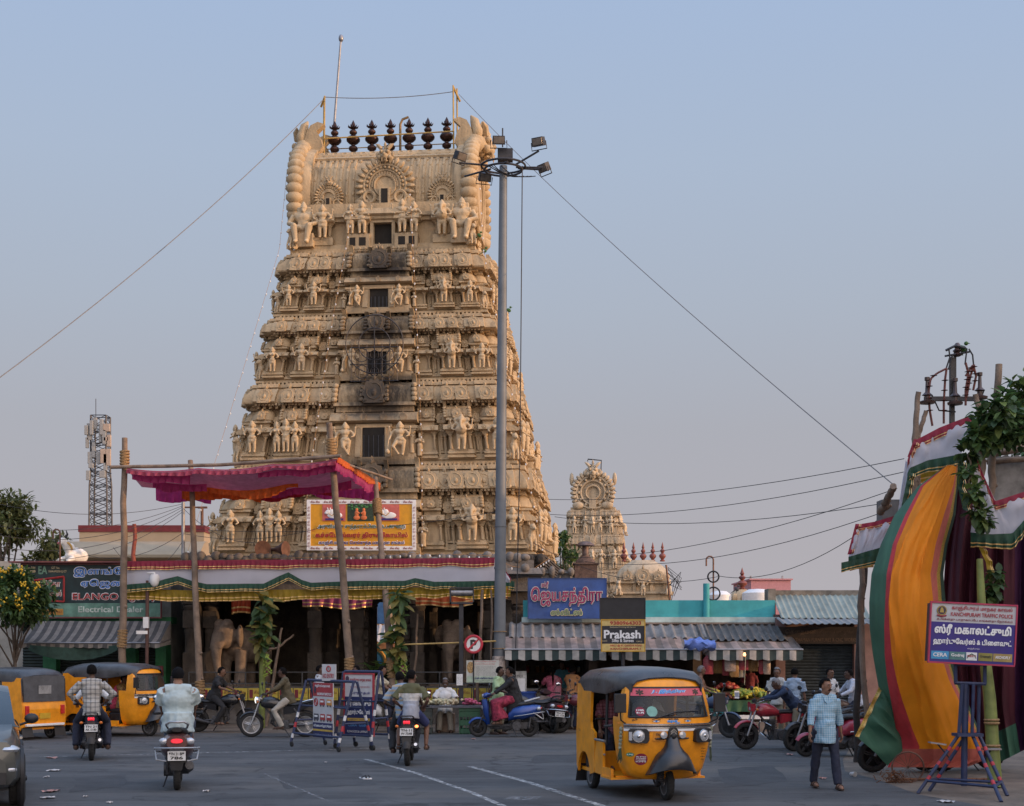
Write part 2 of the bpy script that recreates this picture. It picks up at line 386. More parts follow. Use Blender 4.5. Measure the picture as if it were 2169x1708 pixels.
def bay(mb,kind,a0,a1,pj,z0,zw,zk,W):
    """one projecting bay of a storey: plinth, pilasters, little cornice, roof"""
    w=a1-a0; c=(a0+a1)/2; h=zw-z0; hb=h*.2
    if kind=='niche':
        mb.bx(a0,a1,-.06,.1,z0,z0+hb*.8); pilaster(mb,a0+w*.3,0,z0+hb,zw-h*.12,.06); pilaster(mb,a1-w*.3,0,z0+hb,zw-h*.12,.06)
        kudu(mb,c,zw-.02,min(.17,w*.3),-.05); kudu(mb,c,zw+(zk-zw)*.42,min(w*.46,(zk-zw)*.4),-.1,.09,2,9); mb.bx(c-.08,c+.08,-.12,.1,zw-.02,zw+(zk-zw)*.3)
        return
    for k,(e,q) in enumerate(((.1,.0),(.02,.32),(.08,.62))):
        mb.bx(a0-e*.5,a1+e*.5,-pj-e,.1,z0+hb*q,z0+hb*(q+.34 if k<2 else 1.))
    mb.bx(a0+w*.12,a1-w*.12,-pj+.1,.1,z0+hb,zw)
    pw=min(.085,w*.085)
    for a in (a0+w*.1,a1-w*.1): pilaster(mb,a,-pj+.04,z0+hb,zw-h*.12,pw)
    e=.12; zc=zw-h*.13; hc=h*.2
    slab(mb,a0-e,a1+e,[(0,zc),(pj+.14,zc),(pj+.2,zc+hc*.1),(pj+.19,zc+hc*.4),(pj+.1,zc+hc*.8),(pj+.02,zc+hc),(0,zc+hc)])
    for a in ((a0+w*.12,a1-w*.12) if w<.9 else (a0+w*.1,c,a1-w*.1)): mb.ring((a,-pj-.19,zc+hc*.45),hc*.3,hc*.14,(0,1,0),8,4); mb.ell((a,-pj-.2,zc+hc*.45),(hc*.22,.04,hc*.22),6)
    zr=zc+hc; hr=zk-zr
    mb.bx(a0+w*.05,a1-w*.05,-pj+.02,.1,zr,zr+hr*.2); mb.bx(a0-w*.02,a1+w*.02,-pj-.1,.1,zr+hr*.2,zr+hr*.3)
    if kind=='sala':
        minibarrel(mb,a0+w*.02,a1-w*.02,-pj+.3,zr+hr*.3,zk,.42); kudu(mb,c,zr+hr*.5,min(.24,w*.2),-pj-.16)
    elif kind=='kuta':
        r=w*.56; mb.lathe([(r*.95,zr+hr*.3),(r*1.1,zr+hr*.36),(r*1.08,zr+hr*.55),(r*.88,zr+hr*.76),(r*.45,zr+hr*.92),(0,zr+hr*.97)],12,(c,-pj+r*.75,0))
        kudu(mb,c,zr+hr*.55,min(.2,w*.2),-pj-.12); finlet(mb,c,-pj+r*.6,zr+hr*.9,hr*.34)
    else:
        minibarrel(mb,a0+w*.05,a1-w*.05,-pj+.3,zr+hr*.3,zk,.36); kudu(mb,c,zr+hr*.5,min(.15,w*.2),-pj-.1)
TIERS=[(1178,1096,1040,991),(984,905,852,812),(804,743,699,669),(660,608,568,531)]
BAYS=[('panjara',.345,.47,.24),('niche',.48,.56,0),('sala',.57,.75,.36),('niche',.76,.83,0),('kuta',.84,1.0,.32)]
SPOTS=[]  # places for figures: (storey, face matrix, kind, a, y, z, height)
FM={'front':lambda hw,hd:M.Translation((0,-hd,0)),'right':lambda hw,hd:M.Translation((hw,0,.004))@M.Rotation(PI/2,4,'Z'),'left':lambda hw,hd:M.Translation((-hw,0,.004))@M.Rotation(-PI/2,4,'Z')}
def storey(i,root,scale_face=('front','right','left')):
    vb,vw,vk,vc=TIERS[i]; z0,zw,zk,zc=[zv(v) for v in (vb,vw,vk,vc)]; h=zc-z0
    hw,hd=hwz(z0+.3)-.32,hdz(z0+.3)-.32; mb=MB()
    mb.bx(-hw,hw,-hd,hd,z0-.6,zc)
    for k,(e,a,b) in enumerate(((.3,0,.035),(.2,.035,.06),(.26,.06,.075))): mb.bx(-hw-e,hw+e,-hd-e,hd+e,z0+h*a,z0+h*b)
    # little string course between figure zone and roof zone, then the great cornice
    def rect(o,z): return [(-hw-o,-hd-o,z),(hw+o,-hd-o,z),(hw+o,hd+o,z),(-hw-o,hd+o,z)]
    mb.bx(-hw-.1,hw+.1,-hd-.1,hd+.1,zw-.1,zw-.02)
    q=zc-zk
    mb.bx(-hw-.16,hw+.16,-hd-.16,hd+.16,zk-q*.06,zk+.03)
    kap=[(.14,zk+.03),(.42,zk+.03),(.46,zk+q*.12),(.43,zk+q*.45),(.3,zk+q*.78),(.22,zk+q*.92)]
    mb.loft([rect(o,z) for o,z in kap],sm=False)
    mb.bx(-hw-.3,hw+.3,-hd-.3,hd+.3,zk+q*.92,zc+.06)
    # dentils beneath the cornice
    for f in scale_face:
        W=hw if f=='front' else hd; mb.T=FM[f](hw,hd)
        for zz,oo,hh,st in ((zc+.06,.27,.1,.15),(zw-.02,.06,.07,.13),(z0+h*.075,.22,.06,.2),(zk+.03,.44,-.07,.12)):
            kk=int(W*2/st)
            for k in range(kk):
                a=-W+(k+.5)*2*W/kk
                if abs(a)>W*.33: mb.bx(a-st*.33,a+st*.33,-oo-.02,-oo+.03,*sorted((zz,zz+hh)),0,(.55,1) if hh>0 else (1,1))
        for k in range(-22,23):
            a=W*k/22.5
            if abs(a)>W*.34: mb.bx(a-.03,a+.03,-.05,0,z0+h*.1,zw-.12)
        n=int(W*2/.22)
        for k in range(n):
            a=-W+(k+.5)*2*W/n
            if abs(a)>W*.34: mb.bx(a-.045,a+.045,-.3,0,zk-q*.2,zk+.02)
        B=BAYS if f=='front' else [('panjara',.3,.44,.24),('sala',.5,.76,.36),('kuta',.82,1.0,.32)]
        for kind,f0,f1,pj in B:
            for s in (1,-1):
                a0,a1=sorted((s*f0*W,s*f1*W)); bay(mb,kind,a0,a1,pj,z0+h*.075,zw,zk-q*.1,W)
                c=(a0+a1)/2
                if kind!='niche':
                    slab(mb,a0-.05,a1+.05,[(.16,zk+.034),(pj*.5+.4,zk+.034),(pj*.5+.46,zk+q*.12),(pj*.5+.43,zk+q*.47),(pj*.4+.3,zk+q*.84),(.18,zk+q*.9)])
                    mb.bx(a0-.04,a1+.04,-pj*.5-.3,0,zk+q*.9,zc+.064)
                    for aa in ([a0+(a1-a0)*.17,a1-(a1-a0)*.17] if kind=='sala' else [c]): kudu(mb,aa,zk+q*.42,q*.38,-pj*.5-.4,.11)
                    SPOTS.append((i,f,kind,c,-pj-.06,z0+h*.075+(zw-z0)*.19,(zw-z0)*.9))
                elif i%2==0: kudu(mb,c,zk+q*.42,q*.37,-.4,.1)
    # central bay with the doorway, on the front; blind on the sides
    for f in scale_face:
        W=hw if f=='front' else hd; T=FM[f](hw,hd); mb.T=T
        cw=(W*.315 if f=='front' else W*.24); pj=.42; dw=.36+.03*(3-i); zd0=z0+h*.09; zd1=zw-.02+(.1 if i==0 else 0); zl=zd1+.16
        if f=='front':
            for s in (1,-1): mb.bx(min(s*dw,s*cw),max(s*dw,s*cw),-pj,.1,z0,zl)
            mb.bx(-dw,dw,-pj,.1,zd1,zl+.02); 
            for s in (1,-1):
                mb.bx(s*(dw+.09)-.09,s*(dw+.09)+.09,-pj-.1,-pj+.05,zd0,zd1); 
                pilaster(mb,s*(cw-.1),-pj,zd0,zl-.1,.1); SPOTS.append((i,f,'guardian',s*(dw+(cw-dw)*.5),-pj-.1,zd0+.02,(zd1-zd0)*1.16)); SPOTS.append((i,f,'praying',s*(cw+.14),-.34,z0+h*.1,(zd1-zd0)*.86))
            mb.bx(-dw-.2,dw+.2,-pj-.13,-pj+.05,zd1,zd1+.12); mb.bx(-cw-.06,cw+.06,-pj-.06,.1,z0,zd0)
        else:
            mb.bx(-cw,cw,-pj*.6,.1,z0,zl); pilaster(mb,cw-.1,-pj*.6,zd0,zl-.1,.1); pilaster(mb,-cw+.1,-pj*.6,zd0,zl-.1,.1)
            SPOTS.append((i,f,'seated',0,-pj*.6-.1,zd0,(zd1-zd0)*.95))
        e=.14; q2=(zk-zl)*.55
        slab(mb,-cw-e,cw+e,[(0,zl),(pj+.2,zl),(pj+.3,zl+q2*.15),(pj+.27,zl+q2*.5),(pj+.1,zl+q2*.9),(0,zl+q2)])
        for k in range(4 if cw>1.2 else 3): kudu(mb,-cw+2*cw*(k+.5)/(4 if cw>1.2 else 3),zl+q2*.45,q2*.3,-pj-.24,.08,1)
        z3=zl+q2; mb.bx(-cw,cw,-pj-.04,.1,z3,z3+(zc-z3)*.2)
        mb.bx(-cw-.08,cw+.08,-pj-.2,.1,z3+(zc-z3)*.2,z3+(zc-z3)*.32)
        zb=z3+(zc-z3)*.32; zt=zc+h*.05
        slab(mb,-cw+.06,cw-.06,[(0,zb),(pj+.1,zb),(pj+.2,zb+(zt-zb)*.3),(pj+.14,zb+(zt-zb)*.65),(pj-.1,zt-(zt-zb)*.1),(0,zt-.02)])
        for s in (1,-1): ear(mb,s*(cw-.02),-.05,zb,zt,pj+.2,s,.16)
        for s in (1,-1): ear(mb,s*cw*.27,-.05,zb,zt-.08,pj+.22,s,.14)
        kudu(mb,0,zb+(zt-zb)*.45,(zt-zb)*.5,-pj-.22,.14,2,10)
        for k in range(9):
            a=-cw*.82+cw*1.64*k/8; finlet(mb,a,-pj*.45,zt-.1,.34)
        for k in range(-9,10):
            for d in (.22,-.22):
                a=k*cw*.1
                if abs(a+d*.5)>cw*.27 and abs(a)<cw*.9 and abs(a+d)<cw*.92 and abs(a)>cw*.27: mb.tube([(a,-pj-.1,zb+.04),(a+d*.5,-pj-.205,zb+(zt-zb)*.32),(a+d,-pj-.13,zt-(zt-zb)*.3)],.022,4,sm=False)
        for k in range(14):
            a=-cw*.8+cw*1.6*k/13; mb.ell((a,-pj-.17,zb+(zt-zb)*.42),(.07,.03,.1),4)
    mb.T=M.Identity(4); h0,d0=hwz(z0+.3),hdz(z0+.3)
    for p in mb.v:
        if p.z>z0+.3: p.x*=hwz(p.z)/h0; p.y*=hdz(p.z)/d0
    return mb.build('storey',OCHRE,root),(hw,hd,z0,zw,zc,dw,zd0,zd1)
# ---------------------------------------------------------------- carved figures, unit height, facing -Y
def fig_standing(arms=4,pose=0,mace=False,slim=1.):
    b=MB(); s=slim
    hipx=.03 if pose else 0
    b.tube([(.055,0,.02),(.06+hipx*.5,-.01,.24),(.05+hipx,0,.46)],[.032,.045,.062],8)
    if pose==1: b.tube([(-.02,-.06,.03),(-.14,-.1,.24),(-.05,0,.46)],[.03,.045,.062],8); b.ell((-.02,-.1,.03),(.03,.06,.025),6)
    elif pose==2: b.tube([(.09,-.07,.03),(-.02,-.1,.24),(-.05,0,.46)],[.03,.045,.062],8); b.ell((.1,-.1,.03),(.03,.06,.025),6)
    else: b.tube([(-.055,0,.02),(-.06,-.01,.24),(-.05,0,.46)],[.032,.045,.062],8); b.ell((-.06,-.04,.02),(.035,.065,.025),6)
    b.ell((.06,-.04,.02),(.035,.065,.025),6)
    b.ell((0,0,.47),(.115*s,.085,.09),8); b.ell((0,-.01,.36),(.1*s,.07,.07),8); b.ell((0,0,.58),(.08*s,.065,.09),8); b.ell((0,-.01,.67),(.115*s,.075,.09),8)
    if slim<1: b.ell((.05,-.07,.67),.045,6); b.ell((-.05,-.07,.67),.045,6)
    b.tube([(-.14*s,0,.715),(.14*s,0,.715)],.045,8); b.tube([(0,0,.72),(0,-.01,.79)],.04,8)
    b.ell((0,-.015,.825),(.055,.06,.068),8); b.lathe([(.062,.855),(.068,.875),(.055,.9),(.05,.93),(.03,.965),(0,1.)],8)
    b.ring((0,.02,.83),.085,.018,(0,1,0),12,5)
    for k in (1,-1):
        b.ell((k*.06,0,.81),(.018,.02,.04),5)
        b.tube([(k*.14*s,0,.71),(k*.2,-.01,.58),(k*.15,-.1,.53) if (k>0 or not mace) else (k*.23,-.08,.45)],[.036,.03,.022],6)
        if arms>2:
            b.tube([(k*.13*s,.02,.71),(k*.22,.0,.63),(k*.23,-.03,.76)],[.034,.028,.02],6); b.ell((k*.235,-.03,.81),(.03,.02,.05),6)
    if mace: b.tube([(-.24,-.08,.46),(-.26,-.09,.14)],[.018,.022],6); b.ell((-.26,-.09,.1),(.06,.06,.075),8)
    return b
def fig_praying():
    b=MB(); b.lathe([(.1,0),(.09,.1),(.085,.3),(.1,.46)],8,(0,0,0)); b.ell((0,0,.48),(.1,.08,.08),8); b.ell((0,0,.64),(.1,.075,.12),8)
    b.tube([(-.12,0,.71),(.12,0,.71)],.04,8); b.tube([(0,0,.7),(0,0,.8)],.038,8); b.ell((0,-.01,.83),(.055,.06,.07),8); b.lathe([(.06,.86),(.055,.9),(.045,.94),(0,1)],8)
    for k in (1,-1): b.tube([(k*.12,0,.7),(k*.16,-.05,.57),(0,-.12,.64)],[.034,.03,.024],6)
    b.ell((0,-.12,.68),(.025,.025,.05),6); return b
def fig_elephantgod():
    b=fig_standing(4,0); b.ell((0,-.06,.55),(.13,.12,.13),10); b.ell((0,-.02,.82),(.09,.09,.09),10); b.tube([(0,-.09,.82),(0,-.14,.72),(.01,-.17,.6),(.05,-.18,.54)],[.04,.035,.026,.02],8)
    for k in (1,-1): b.ell((k*.12,0,.82),(.06,.02,.075),8)
    return b
def fig_seated():
    b=MB()
    b.bx(-.24,.24,-.1,.2,0,.3)
    for k in (1,-1):
        b.tube([(k*.1,.02,.42),(k*.17,-.24,.4),(k*.12,-.22,.08)],[.1,.085,.055],8); b.ell((k*.13,-.28,.06),(.06,.11,.045),6)
        b.tube([(k*.22,.02,.72),(k*.33,-.02,.54),(k*.16,-.22,.46)],[.07,.06,.042],8); b.ell((k*.16,-.25,.46),(.05,.06,.03),6)
        b.ell((k*.12,.03,.85),(.05,.03,.08),6)
    b.ell((0,.02,.42),(.19,.15,.12),8); b.ell((0,0,.54),(.15,.12,.13),8); b.ell((0,0,.66),(.2,.13,.12),10); b.tube([(-.2,0,.72),(.2,0,.72)],.075,8); b.tube([(0,0,.7),(0,0,.8)],.06,8)
    b.ell((0,-.01,.83),(.078,.085,.09),10); b.ell((0,-.1,.82),(.02,.025,.025),5); b.ell((0,-.085,.795),(.05,.02,.014),5)
    b.lathe([(.085,.87),(.092,.89),(.075,.92),(.07,.955),(.045,.97),(.055,.985),(.02,1.02),(0,1.05)],10); return b
def fig_beast():
    b=MB(); b.ell((0,.05,.28),(.16,.24,.24),8); b.ell((0,-.1,.5),(.15,.15,.22),8); b.tube([(0,-.1,.6),(0,-.14,.8)],[.11,.1],8); b.ell((0,-.18,.85),(.12,.14,.13),8); b.ell((0,-.3,.8),(.075,.08,.06),6)
    for k in (1,-1): b.tube([(k*.1,-.15,.5),(k*.1,-.24,.24),(k*.1,-.24,.02)],[.06,.05,.045],6); b.ell((k*.16,.0,.14),(.08,.2,.14),6); b.ell((k*.1,-.1,.97),(.035,.03,.06),5)
    return b
PROTO={}
for nm,b in (('guardian',fig_standing(4,1,True)),('guardian2',fig_standing(4,2,True)),('god',fig_standing(4,0)),('goddess',fig_standing(2,0,False,.85)),('praying',fig_praying()),('elephantgod',fig_elephantgod()),('seated',fig_seated()),('beast',fig_beast())):
    vs,fs=fused(b,.0165,1); me=bpy.data.meshes.new('statue'); me.from_pydata([tuple(v) for v in vs],[],fs); me.polygons.foreach_set('use_smooth',[True]*len(fs)); me.materials.append(OCHREPALE); PROTO[nm]=me
def figure(root,kind,T,h,wide=1.,name='statue'):
    o=bpy.data.objects.new(name,PROTO[kind]); COL.objects.link(o); o.parent=root; o.matrix_local=T@M.Diagonal((h*wide,h*wide,h,1)); return o

TW=thing('temple_gateway_tower','tall tapering ochre temple gateway tower crowded with carved figures','temple tower',(-4.1,50,0),R(-5.5))
dims=[]
for i in range(4):
    o,d=storey(i,TW); dims.append(d)
    hw,hd,z0,zw,zc,dw,zd0,zd1=d
    # dark doorway: a recess with jambs and a blind grille behind
    m=MB(); m.bx(-dw,dw,-hd-.36,-hd-.28,zd0,zd1,0)
    m.bx(-dw,-dw+.05,-hd-.42,-hd-.3,zd0,zd1,1); m.bx(dw-.05,dw,-hd-.42,-hd-.3,zd0,zd1,1)
    for k in range(5): m.bx(-dw+.1+k*(2*dw-.2)/4-.012,-dw+.1+k*(2*dw-.2)/4+.012,-hd-.39,-hd-.37,zd0,zd1-.25,2)
    m.build('doorway',[DARKHOLE,OCHRE,DARKSTEEL],TW)
random.seed(3)
for (i,f,kind,a,y,z,h) in SPOTS:
    hw,hd=dims[i][:2]; T=FM[f](hw,hd)@M.Translation((a,y-.05,z)); wd=1.25
    if f=='left' and kind not in('kuta','sala','seated'): continue
    if kind=='guardian': figure(TW,'guardian' if a>0 else 'guardian2',T,h,1.3)
    elif kind=='praying': figure(TW,'praying',T,h*.9,1.2)
    elif kind=='seated': figure(TW,'seated',T,h,.95)
    elif kind=='sala':
        if i<2 and a<0 and f=='front':
            for k,g in ((-1,'goddess'),(0,'god'),(1,'goddess')): figure(TW,g,T@M.Translation((k*.3,0,0)),h*(.92 if k else 1),1.1)
        else: figure(TW,'elephantgod' if a>0 and f=='front' else 'god',T,h*1.06,1.3)
    elif kind=='kuta': figure(TW,'god' if (i+int(a>0))%2 else 'goddess',T,h*.96,1.25)
    elif kind=='panjara' and f=='right': figure(TW,'god',T,h*.9,1.2)
for i in range(4):
    hw,hd,z0=dims[i][:3]; hh=(dims[i][3]-z0)*.72
    for s in (1,-1): figure(TW,'beast',M.Translation((s*(hw+.12),-hd-.12,z0+.12))@M.Rotation(s*.7,4,'Z'),hh,1.)
    figure(TW,'beast',M.Translation((hw+.12,hd+.12,z0+.12))@M.Rotation(2.3,4,'Z'),hh,1.)
# ---------------------------------------------------------------- neck storey and barrel roof
z0=zv(524); zn=zv(440); zr=19.42; hw,hd=hwz(z0)-.2,hdz(z0)-.25
n=MB(); n.bx(-hw+.35,hw-.35,-hd+.3,hd-.3,z0-.2,zn+.4)
n.bx(-hw-.1,hw+.1,-hd-.1,hd+.1,z0,z0+.14); n.bx(-hw+.02,hw-.02,-hd+.02,hd-.02,z0+.14,z0+.3)
n.bx(-hw+.2,hw-.2,-hd+.15,hd-.15,zn-.25,zn-.12); n.bx(-hw+.1,hw-.1,-hd+.05,hd-.05,zn-.12,zn)
for s in (1,-1):
    for a0,a1,pj in ((.5,1.15,.3),(1.75,2.3,.22)):
        A=sorted((s*a0,s*a1)); n.T=M.Translation((0,-hd+.3,0)); w=A[1]-A[0]
        n.bx(A[0]-.05,A[1]+.05,-pj-.1,0,z0+.3,z0+.55)
        for a in (A[0]+.08,A[1]-.08): pilaster(n,a,-pj+.05,z0+.55,zn-.3,.07)
        slab(n,A[0]-.1,A[1]+.1,[(0,zn-.32),(pj+.14,zn-.32),(pj+.2,zn-.27),(pj+.1,zn-.08),(0,zn-.05)])
        n.T=M.Identity(4)
    n.bx(*sorted((s*.42,s*1.2)),-hd-.12,-hd+.3,z0+.1,z0+.62)
    n.bx(*sorted((s*.55,s*.78)),-hd-.125,-hd,z0+.22,z0+.5,1); n.bx(*sorted((s*.9,s*1.1)),-hd-.125,-hd,z0+.22,z0+.5,1)
n.bx(-.5,.5,-hd-.1,-hd+.4,zn-.2,zn-.02); slab(n,-1.3,1.3,[(-1,zn-.3),(hd+.02,zn-.3),(hd+.1,zn-.24),(hd+.02,zn-.06),(-1,zn-.04)])
slab(n,-.75,.75,[(-1,zn-.16),(hd+.12,zn-.16),(hd+.2,zn-.1),(hd+.12,zn+.1),(-1,zn+.12)])
n.build('neck_storey',[OCHRE,DARKHOLE],TW)
m=MB(); m.bx(-.33,.33,-hd+.2,-hd+.28,z0+.3,zn-.35,0); m.bx(-.42,-.31,-hd-.02,-hd+.3,z0+.2,zn-.3,1); m.bx(.31,.42,-hd-.02,-hd+.3,z0+.2,zn-.3,1); m.bx(-.44,.44,-hd-.03,-hd+.3,zn-.36,zn-.26,1); m.build('doorway',[DARKHOLE,OCHRE],TW)
for a,k,hh in ((-1.08,'goddess',1.02),(-.68,'god',1.12),(.68,'god',1.15),(1.08,'goddess',1.05)): figure(TW,k,M.Translation((a,-hd-.1,z0+.62)),hh,1.25)
figure(TW,'elephantgod',M.Translation((2.02,-hd-.12,z0+.5)),1.2,1.3); figure(TW,'god',M.Translation((-2.02,-hd-.12,z0+.5)),1.15,1.3)
for s in (1,-1): figure(TW,'seated',M.Translation((s*2.68,-hd-.05,z0+.22)),1.5,1.0,'seated_giant'); figure(TW,'beast',M.Translation((s*3.02,-hd-.2,z0+.1))@M.Rotation(s*.6,4,'Z'),.72,1.)
for y in (-.8,.9): figure(TW,'god',M.Translation((hw-.2,y,z0+.3))@M.Rotation(PI/2,4,'Z'),1.2,1.2)
figure(TW,'beast',M.Translation((hw+.05,hd-.3,z0+.12))@M.Rotation(1.7,4,'Z'),.8,1.)
# barrel vault along x
L=2.72; by=1.75; H6=zr-zn
prof=[(-by*.86,0),(-by*.97,.08),(-by*1.02,.3),(-by*.98,.5),(-by*.86,.68),(-by*.68,.82),(-by*.42,.93),(-by*.2,.985)]
prof=[(y,zn+q*H6) for y,q in prof]; prof=prof+[(-y,z) for y,z in prof[::-1]]
b=MB(); b.loft([[(-L,y,z) for y,z in prof],[L,][:0] or [(L,y,z) for y,z in prof]],sm=True)
b.bx(-L-.05,L+.05,-by*.9,by*.9,zn-.04,zn+.1)
pf=prof[:8]
for k in range(24):
    a=-L+.2+(2*L-.4)*k/23
    if abs(a)<.95: continue
    b.loft([[(a-.055,y*1.0,z) for y,z in pf[:6]],[(a-.04,y-.05,z+.01) for y,z in pf[:6]],[(a+.04,y-.05,z+.01) for y,z in pf[:6]],[(a+.055,y,z) for y,z in pf[:6]]],closed=False,sm=False)
    for y,z in pf[1:6]: b.ell((a,y-.05,z),(.04,.03,.06),5)
b.loft([[(x,pf[5][0]-.07,pf[5][1]-.02),(x,pf[5][0]-.1,pf[5][1]+.05),(x,pf[5][0]-.02,pf[5][1]+.12)] for x in (-L,L)],sm=False)
b.loft([[(x,pf[6][0]-.22,pf[6][1]-.13),(x,pf[6][0]-.2,pf[6][1]+.0),(x,pf[6][0]-.02,pf[6][1]+.14),(x,pf[6][0]+.2,pf[6][1]+.1)] for x in (-L,L)],sm=False)
for k in range(16):
    a=-L+.25+(2*L-.5)*k/15; b.ring((a,pf[6][0]-.16,pf[6][1]),.1,.025,(0,1,-.6),10,4)
    if abs(a)>.7: b.ell((a,pf[5][0]-.1,pf[5][1]-.1),(.07,.04,.07),7)
b.bx(-L,L,-.5,.5,zr-.1,zr+.03)
b.build('barrel_roof',OCHRE,TW,loc=(-.15,0,0))
def lionface(mb,x,y,z,s,rz=0):
    T=mb.T; mb.T=T@M.Translation((x,y,z))@M.Rotation(rz,4,'Z')@M.Scale(s,4)
    mb.ell((0,0,0),(.34,.2,.3),10); mb.ell((0,-.2,-.1),(.2,.16,.16),8); mb.ell((0,-.33,-.02),(.08,.07,.07),6)
    for k in (1,-1):
        mb.ell((k*.15,-.2,.12),(.09,.09,.09),8); mb.tube([(k*.15,-.12,.26),(k*.3,-.12,.42),(k*.42,-.08,.5)],[.1,.09,.02],6); mb.ell((k*.24,-.16,-.14),(.12,.12,.11),7)
        mb.lathe([(.045,0),(.03,-.1),(0,-.22)],6,(k*.1,-.3,-.2)); mb.ell((k*.36,-.05,.02),(.07,.05,.14),6)
    mb.ell((0,-.16,-.3),(.17,.1,.06),8); mb.lathe([(.07,.2),(.09,.32),(.05,.42),(.07,.5),(0,.66)],7); mb.T=T
def medallion(x,y,z,r,name='arch_medallion'):
    k=MB(); k.T=M.Translation((x,y,z))
    k.prism([(p[0],p[1]*(1 if p[1]>0 else .95)) for p in crestpoly(r*.98,6,False) if p[1]<r*1.02],-.12,.3)
    n=20
    for i in range(n+1):
        a=R(-40)+R(260)*i/n; c=V((r*1.02*cos(a),-.12,r*1.02*sin(a))); k.ell(c,(r*.1,.1,r*.2),6,rot=M.Rotation(-(a-PI/2),3,'Y'))
    for rr,t in ((.83,.05),(.62,.04),(.42,.05)): k.ring((0,-.14,0),r*rr,r*t,(0,1,0),24,5,a0=R(-130)+PI/2-PI/2,a1=R(130)+0) if False else k.ring((0,-.14,0),r*rr,r*t,(0,1,0),28,5)
    for i in range(15):
        a=R(0)+R(180)*i/14; k.ell((r*.72*cos(a),-.16,r*.72*sin(a)),r*.06,6); k.bx(r*.5*cos(a)-.02,r*.5*cos(a)+.02,-.17,-.1,r*.5*sin(a)-.05,r*.5*sin(a)+.05)
    for s in (1,-1):
        k.ring((s*r*.62,-.16,-r*.45),r*.22,r*.07,(0,1,0),14,5); k.ell((s*r*.95,-.1,-r*.62),(r*.26,.1,r*.2),8)
    k.bx(-r*.22,r*.22,-.24,0,-r*.85,-r*.1); k.bx(-r*.13,r*.13,-.26,-.2,-r*.7,-r*.15,1); k.bx(-r*.3,r*.3,-.28,0,-r*1.0,-r*.85); k.T=M.Identity(4)
    lionface(k,x,y-.1,z+r*1.2,r*.85); return k.build(name,[OCHRE,DARKHOLE],TW)
medallion(0,-by*1.0-.1,zn+H6*.38,.86)
for s in (1,-1): medallion(s*1.95,-by*1.0-.06,zn+H6*.26,.44)
# gable ends: lobed flame arch, lion mask and tall curled horns
for s in (1,-1):
    e=MB(); x0=s*(L-.12); arch=[(y*1.12,zn-.1+(z-zn)*1.13) for y,z in prof]
    e.loft([[(x0,y,z) for y,z in arch],[(x0+s*.3,y*1.06,z+.04) for y,z in arch],[(x0+s*.62,y*.98,z) for y,z in arch]],sm=False)
    for k,(y,z) in enumerate(arch):
        y2,z2=arch[min(k+1,len(arch)-1)]
        if k<len(arch)-1 and k!=7:
            for t in (0.25,.75):
                yy,zz=y+(y2-y)*t,z+(z2-z)*t; e.ell((x0+s*.52,yy*1.06,zz+.03),(.3,.26,.22),9)
    for rr in (.9,.6): e.ring((x0+s*.63,0,zn+H6*.42),by*rr*.85,.06,(1,0,0),20,5)
    lionface(e,x0+s*.7,0,zr+.25,1.35,s*PI/2)
    for q,yy in ((1,-.62),(1,.62)):
        hp=[(.42,0),(.02,.02),(-.12,.3),(-.06,.62),(.05,.85),(-.16,1.12),(.02,1.2),(.22,1.08),(.34,.8),(.4,.5)]
        e.loft([[(x0+s*px*1.25,yy-.16,zr-.1+pz*.95) for px,pz in hp],[(x0+s*px*1.25,yy+.16,zr-.1+pz*.95) for px,pz in hp]],sm=False)
        e.ell((x0+s*.55,yy,zr+.15),(.34,.3,.34),9); e.ell((x0+s*.62,yy,zr+.55),(.2,.2,.28),8); e.tube([(x0+s*.6,yy,zr+.65),(x0+s*.52,yy,zr+.95),(x0+s*.4,yy,zr+1.12)],[.18,.15,.03],8)
    e.build('horned_gable',OCHRE,TW,loc=(.02 if s<0 else -.25,0,0))
# copper finials along the ridge and the rail tied to them
kp=[(.2,-.04),(.26,.0),(.27,.05),(.18,.14),(.07,.18),(.07,.2),(.155,.27),(.165,.33),(.14,.38),(.07,.42),(.07,.45),(.16,.5),(.235,.58),(.245,.64),(.2,.72),(.1,.77),(.06,.79),(.13,.85),(.14,.9),(.1,.96),(.05,1.0),(.12,1.05),(.13,1.06),(.1,1.09),(.09,1.12),(.055,1.22),(0,1.33)]
fin0=None
for k in range(7):
    x=-2.17+.665*k
    if fin0 is None:
        f=MB().lathe(kp,16)
        for j in range(10):
            q=2*PI*j/10; f.tube([(.11*cos(q),.11*sin(q),1.05),(.17*cos(q),.17*sin(q),1.08),(.19*cos(q),.19*sin(q),1.13)],[.025,.02,.004],4)
        fin0=f.build('finial',COPPER,TW); fin0.location=(x,0,zr+.02)
    else:
        f=fin0.copy(); COL.objects.link(f); f.location=(x,0,zr+.02)
BAMBOO=mat('yellow_painted_pole',(.42,.27,.07),.6,var=.3,scale=4)
r=MB()
for s in (1,-1):
    for y,dx in ((-.12,0),(.18,.09)): r.tube([(s*(2.3+dx)-.2,y-.1,zr-.15),(s*(2.28+dx)-.2,y-.1,zr+2.25+.1*s)],.03,6)
    r.tube([(s*2.28-.2,-.22,zr+2.2+.1*s),(s*2.48-.2,.1,zr+1.9)],.04,6)
r.tube([(-2.5,-.3,zr+.62),(2.1,-.3,zr+.72)],.025,6); r.tube([(-2.5,.28,zr+.45),(2.1,.28,zr+.5)],.018,6)
r.build('pole_rail',BAMBOO,TW)
r=MB(); r.tube([(.12,.3,zr-.1),(.12,.3,zr+1.25),(.2,.3,zr+1.42),(.42,.3,zr+1.5)],.045,8); r.build('bent_pipe',mat('rusty_pipe',(.25,.16,.07),.6,.4,var=.4),TW)
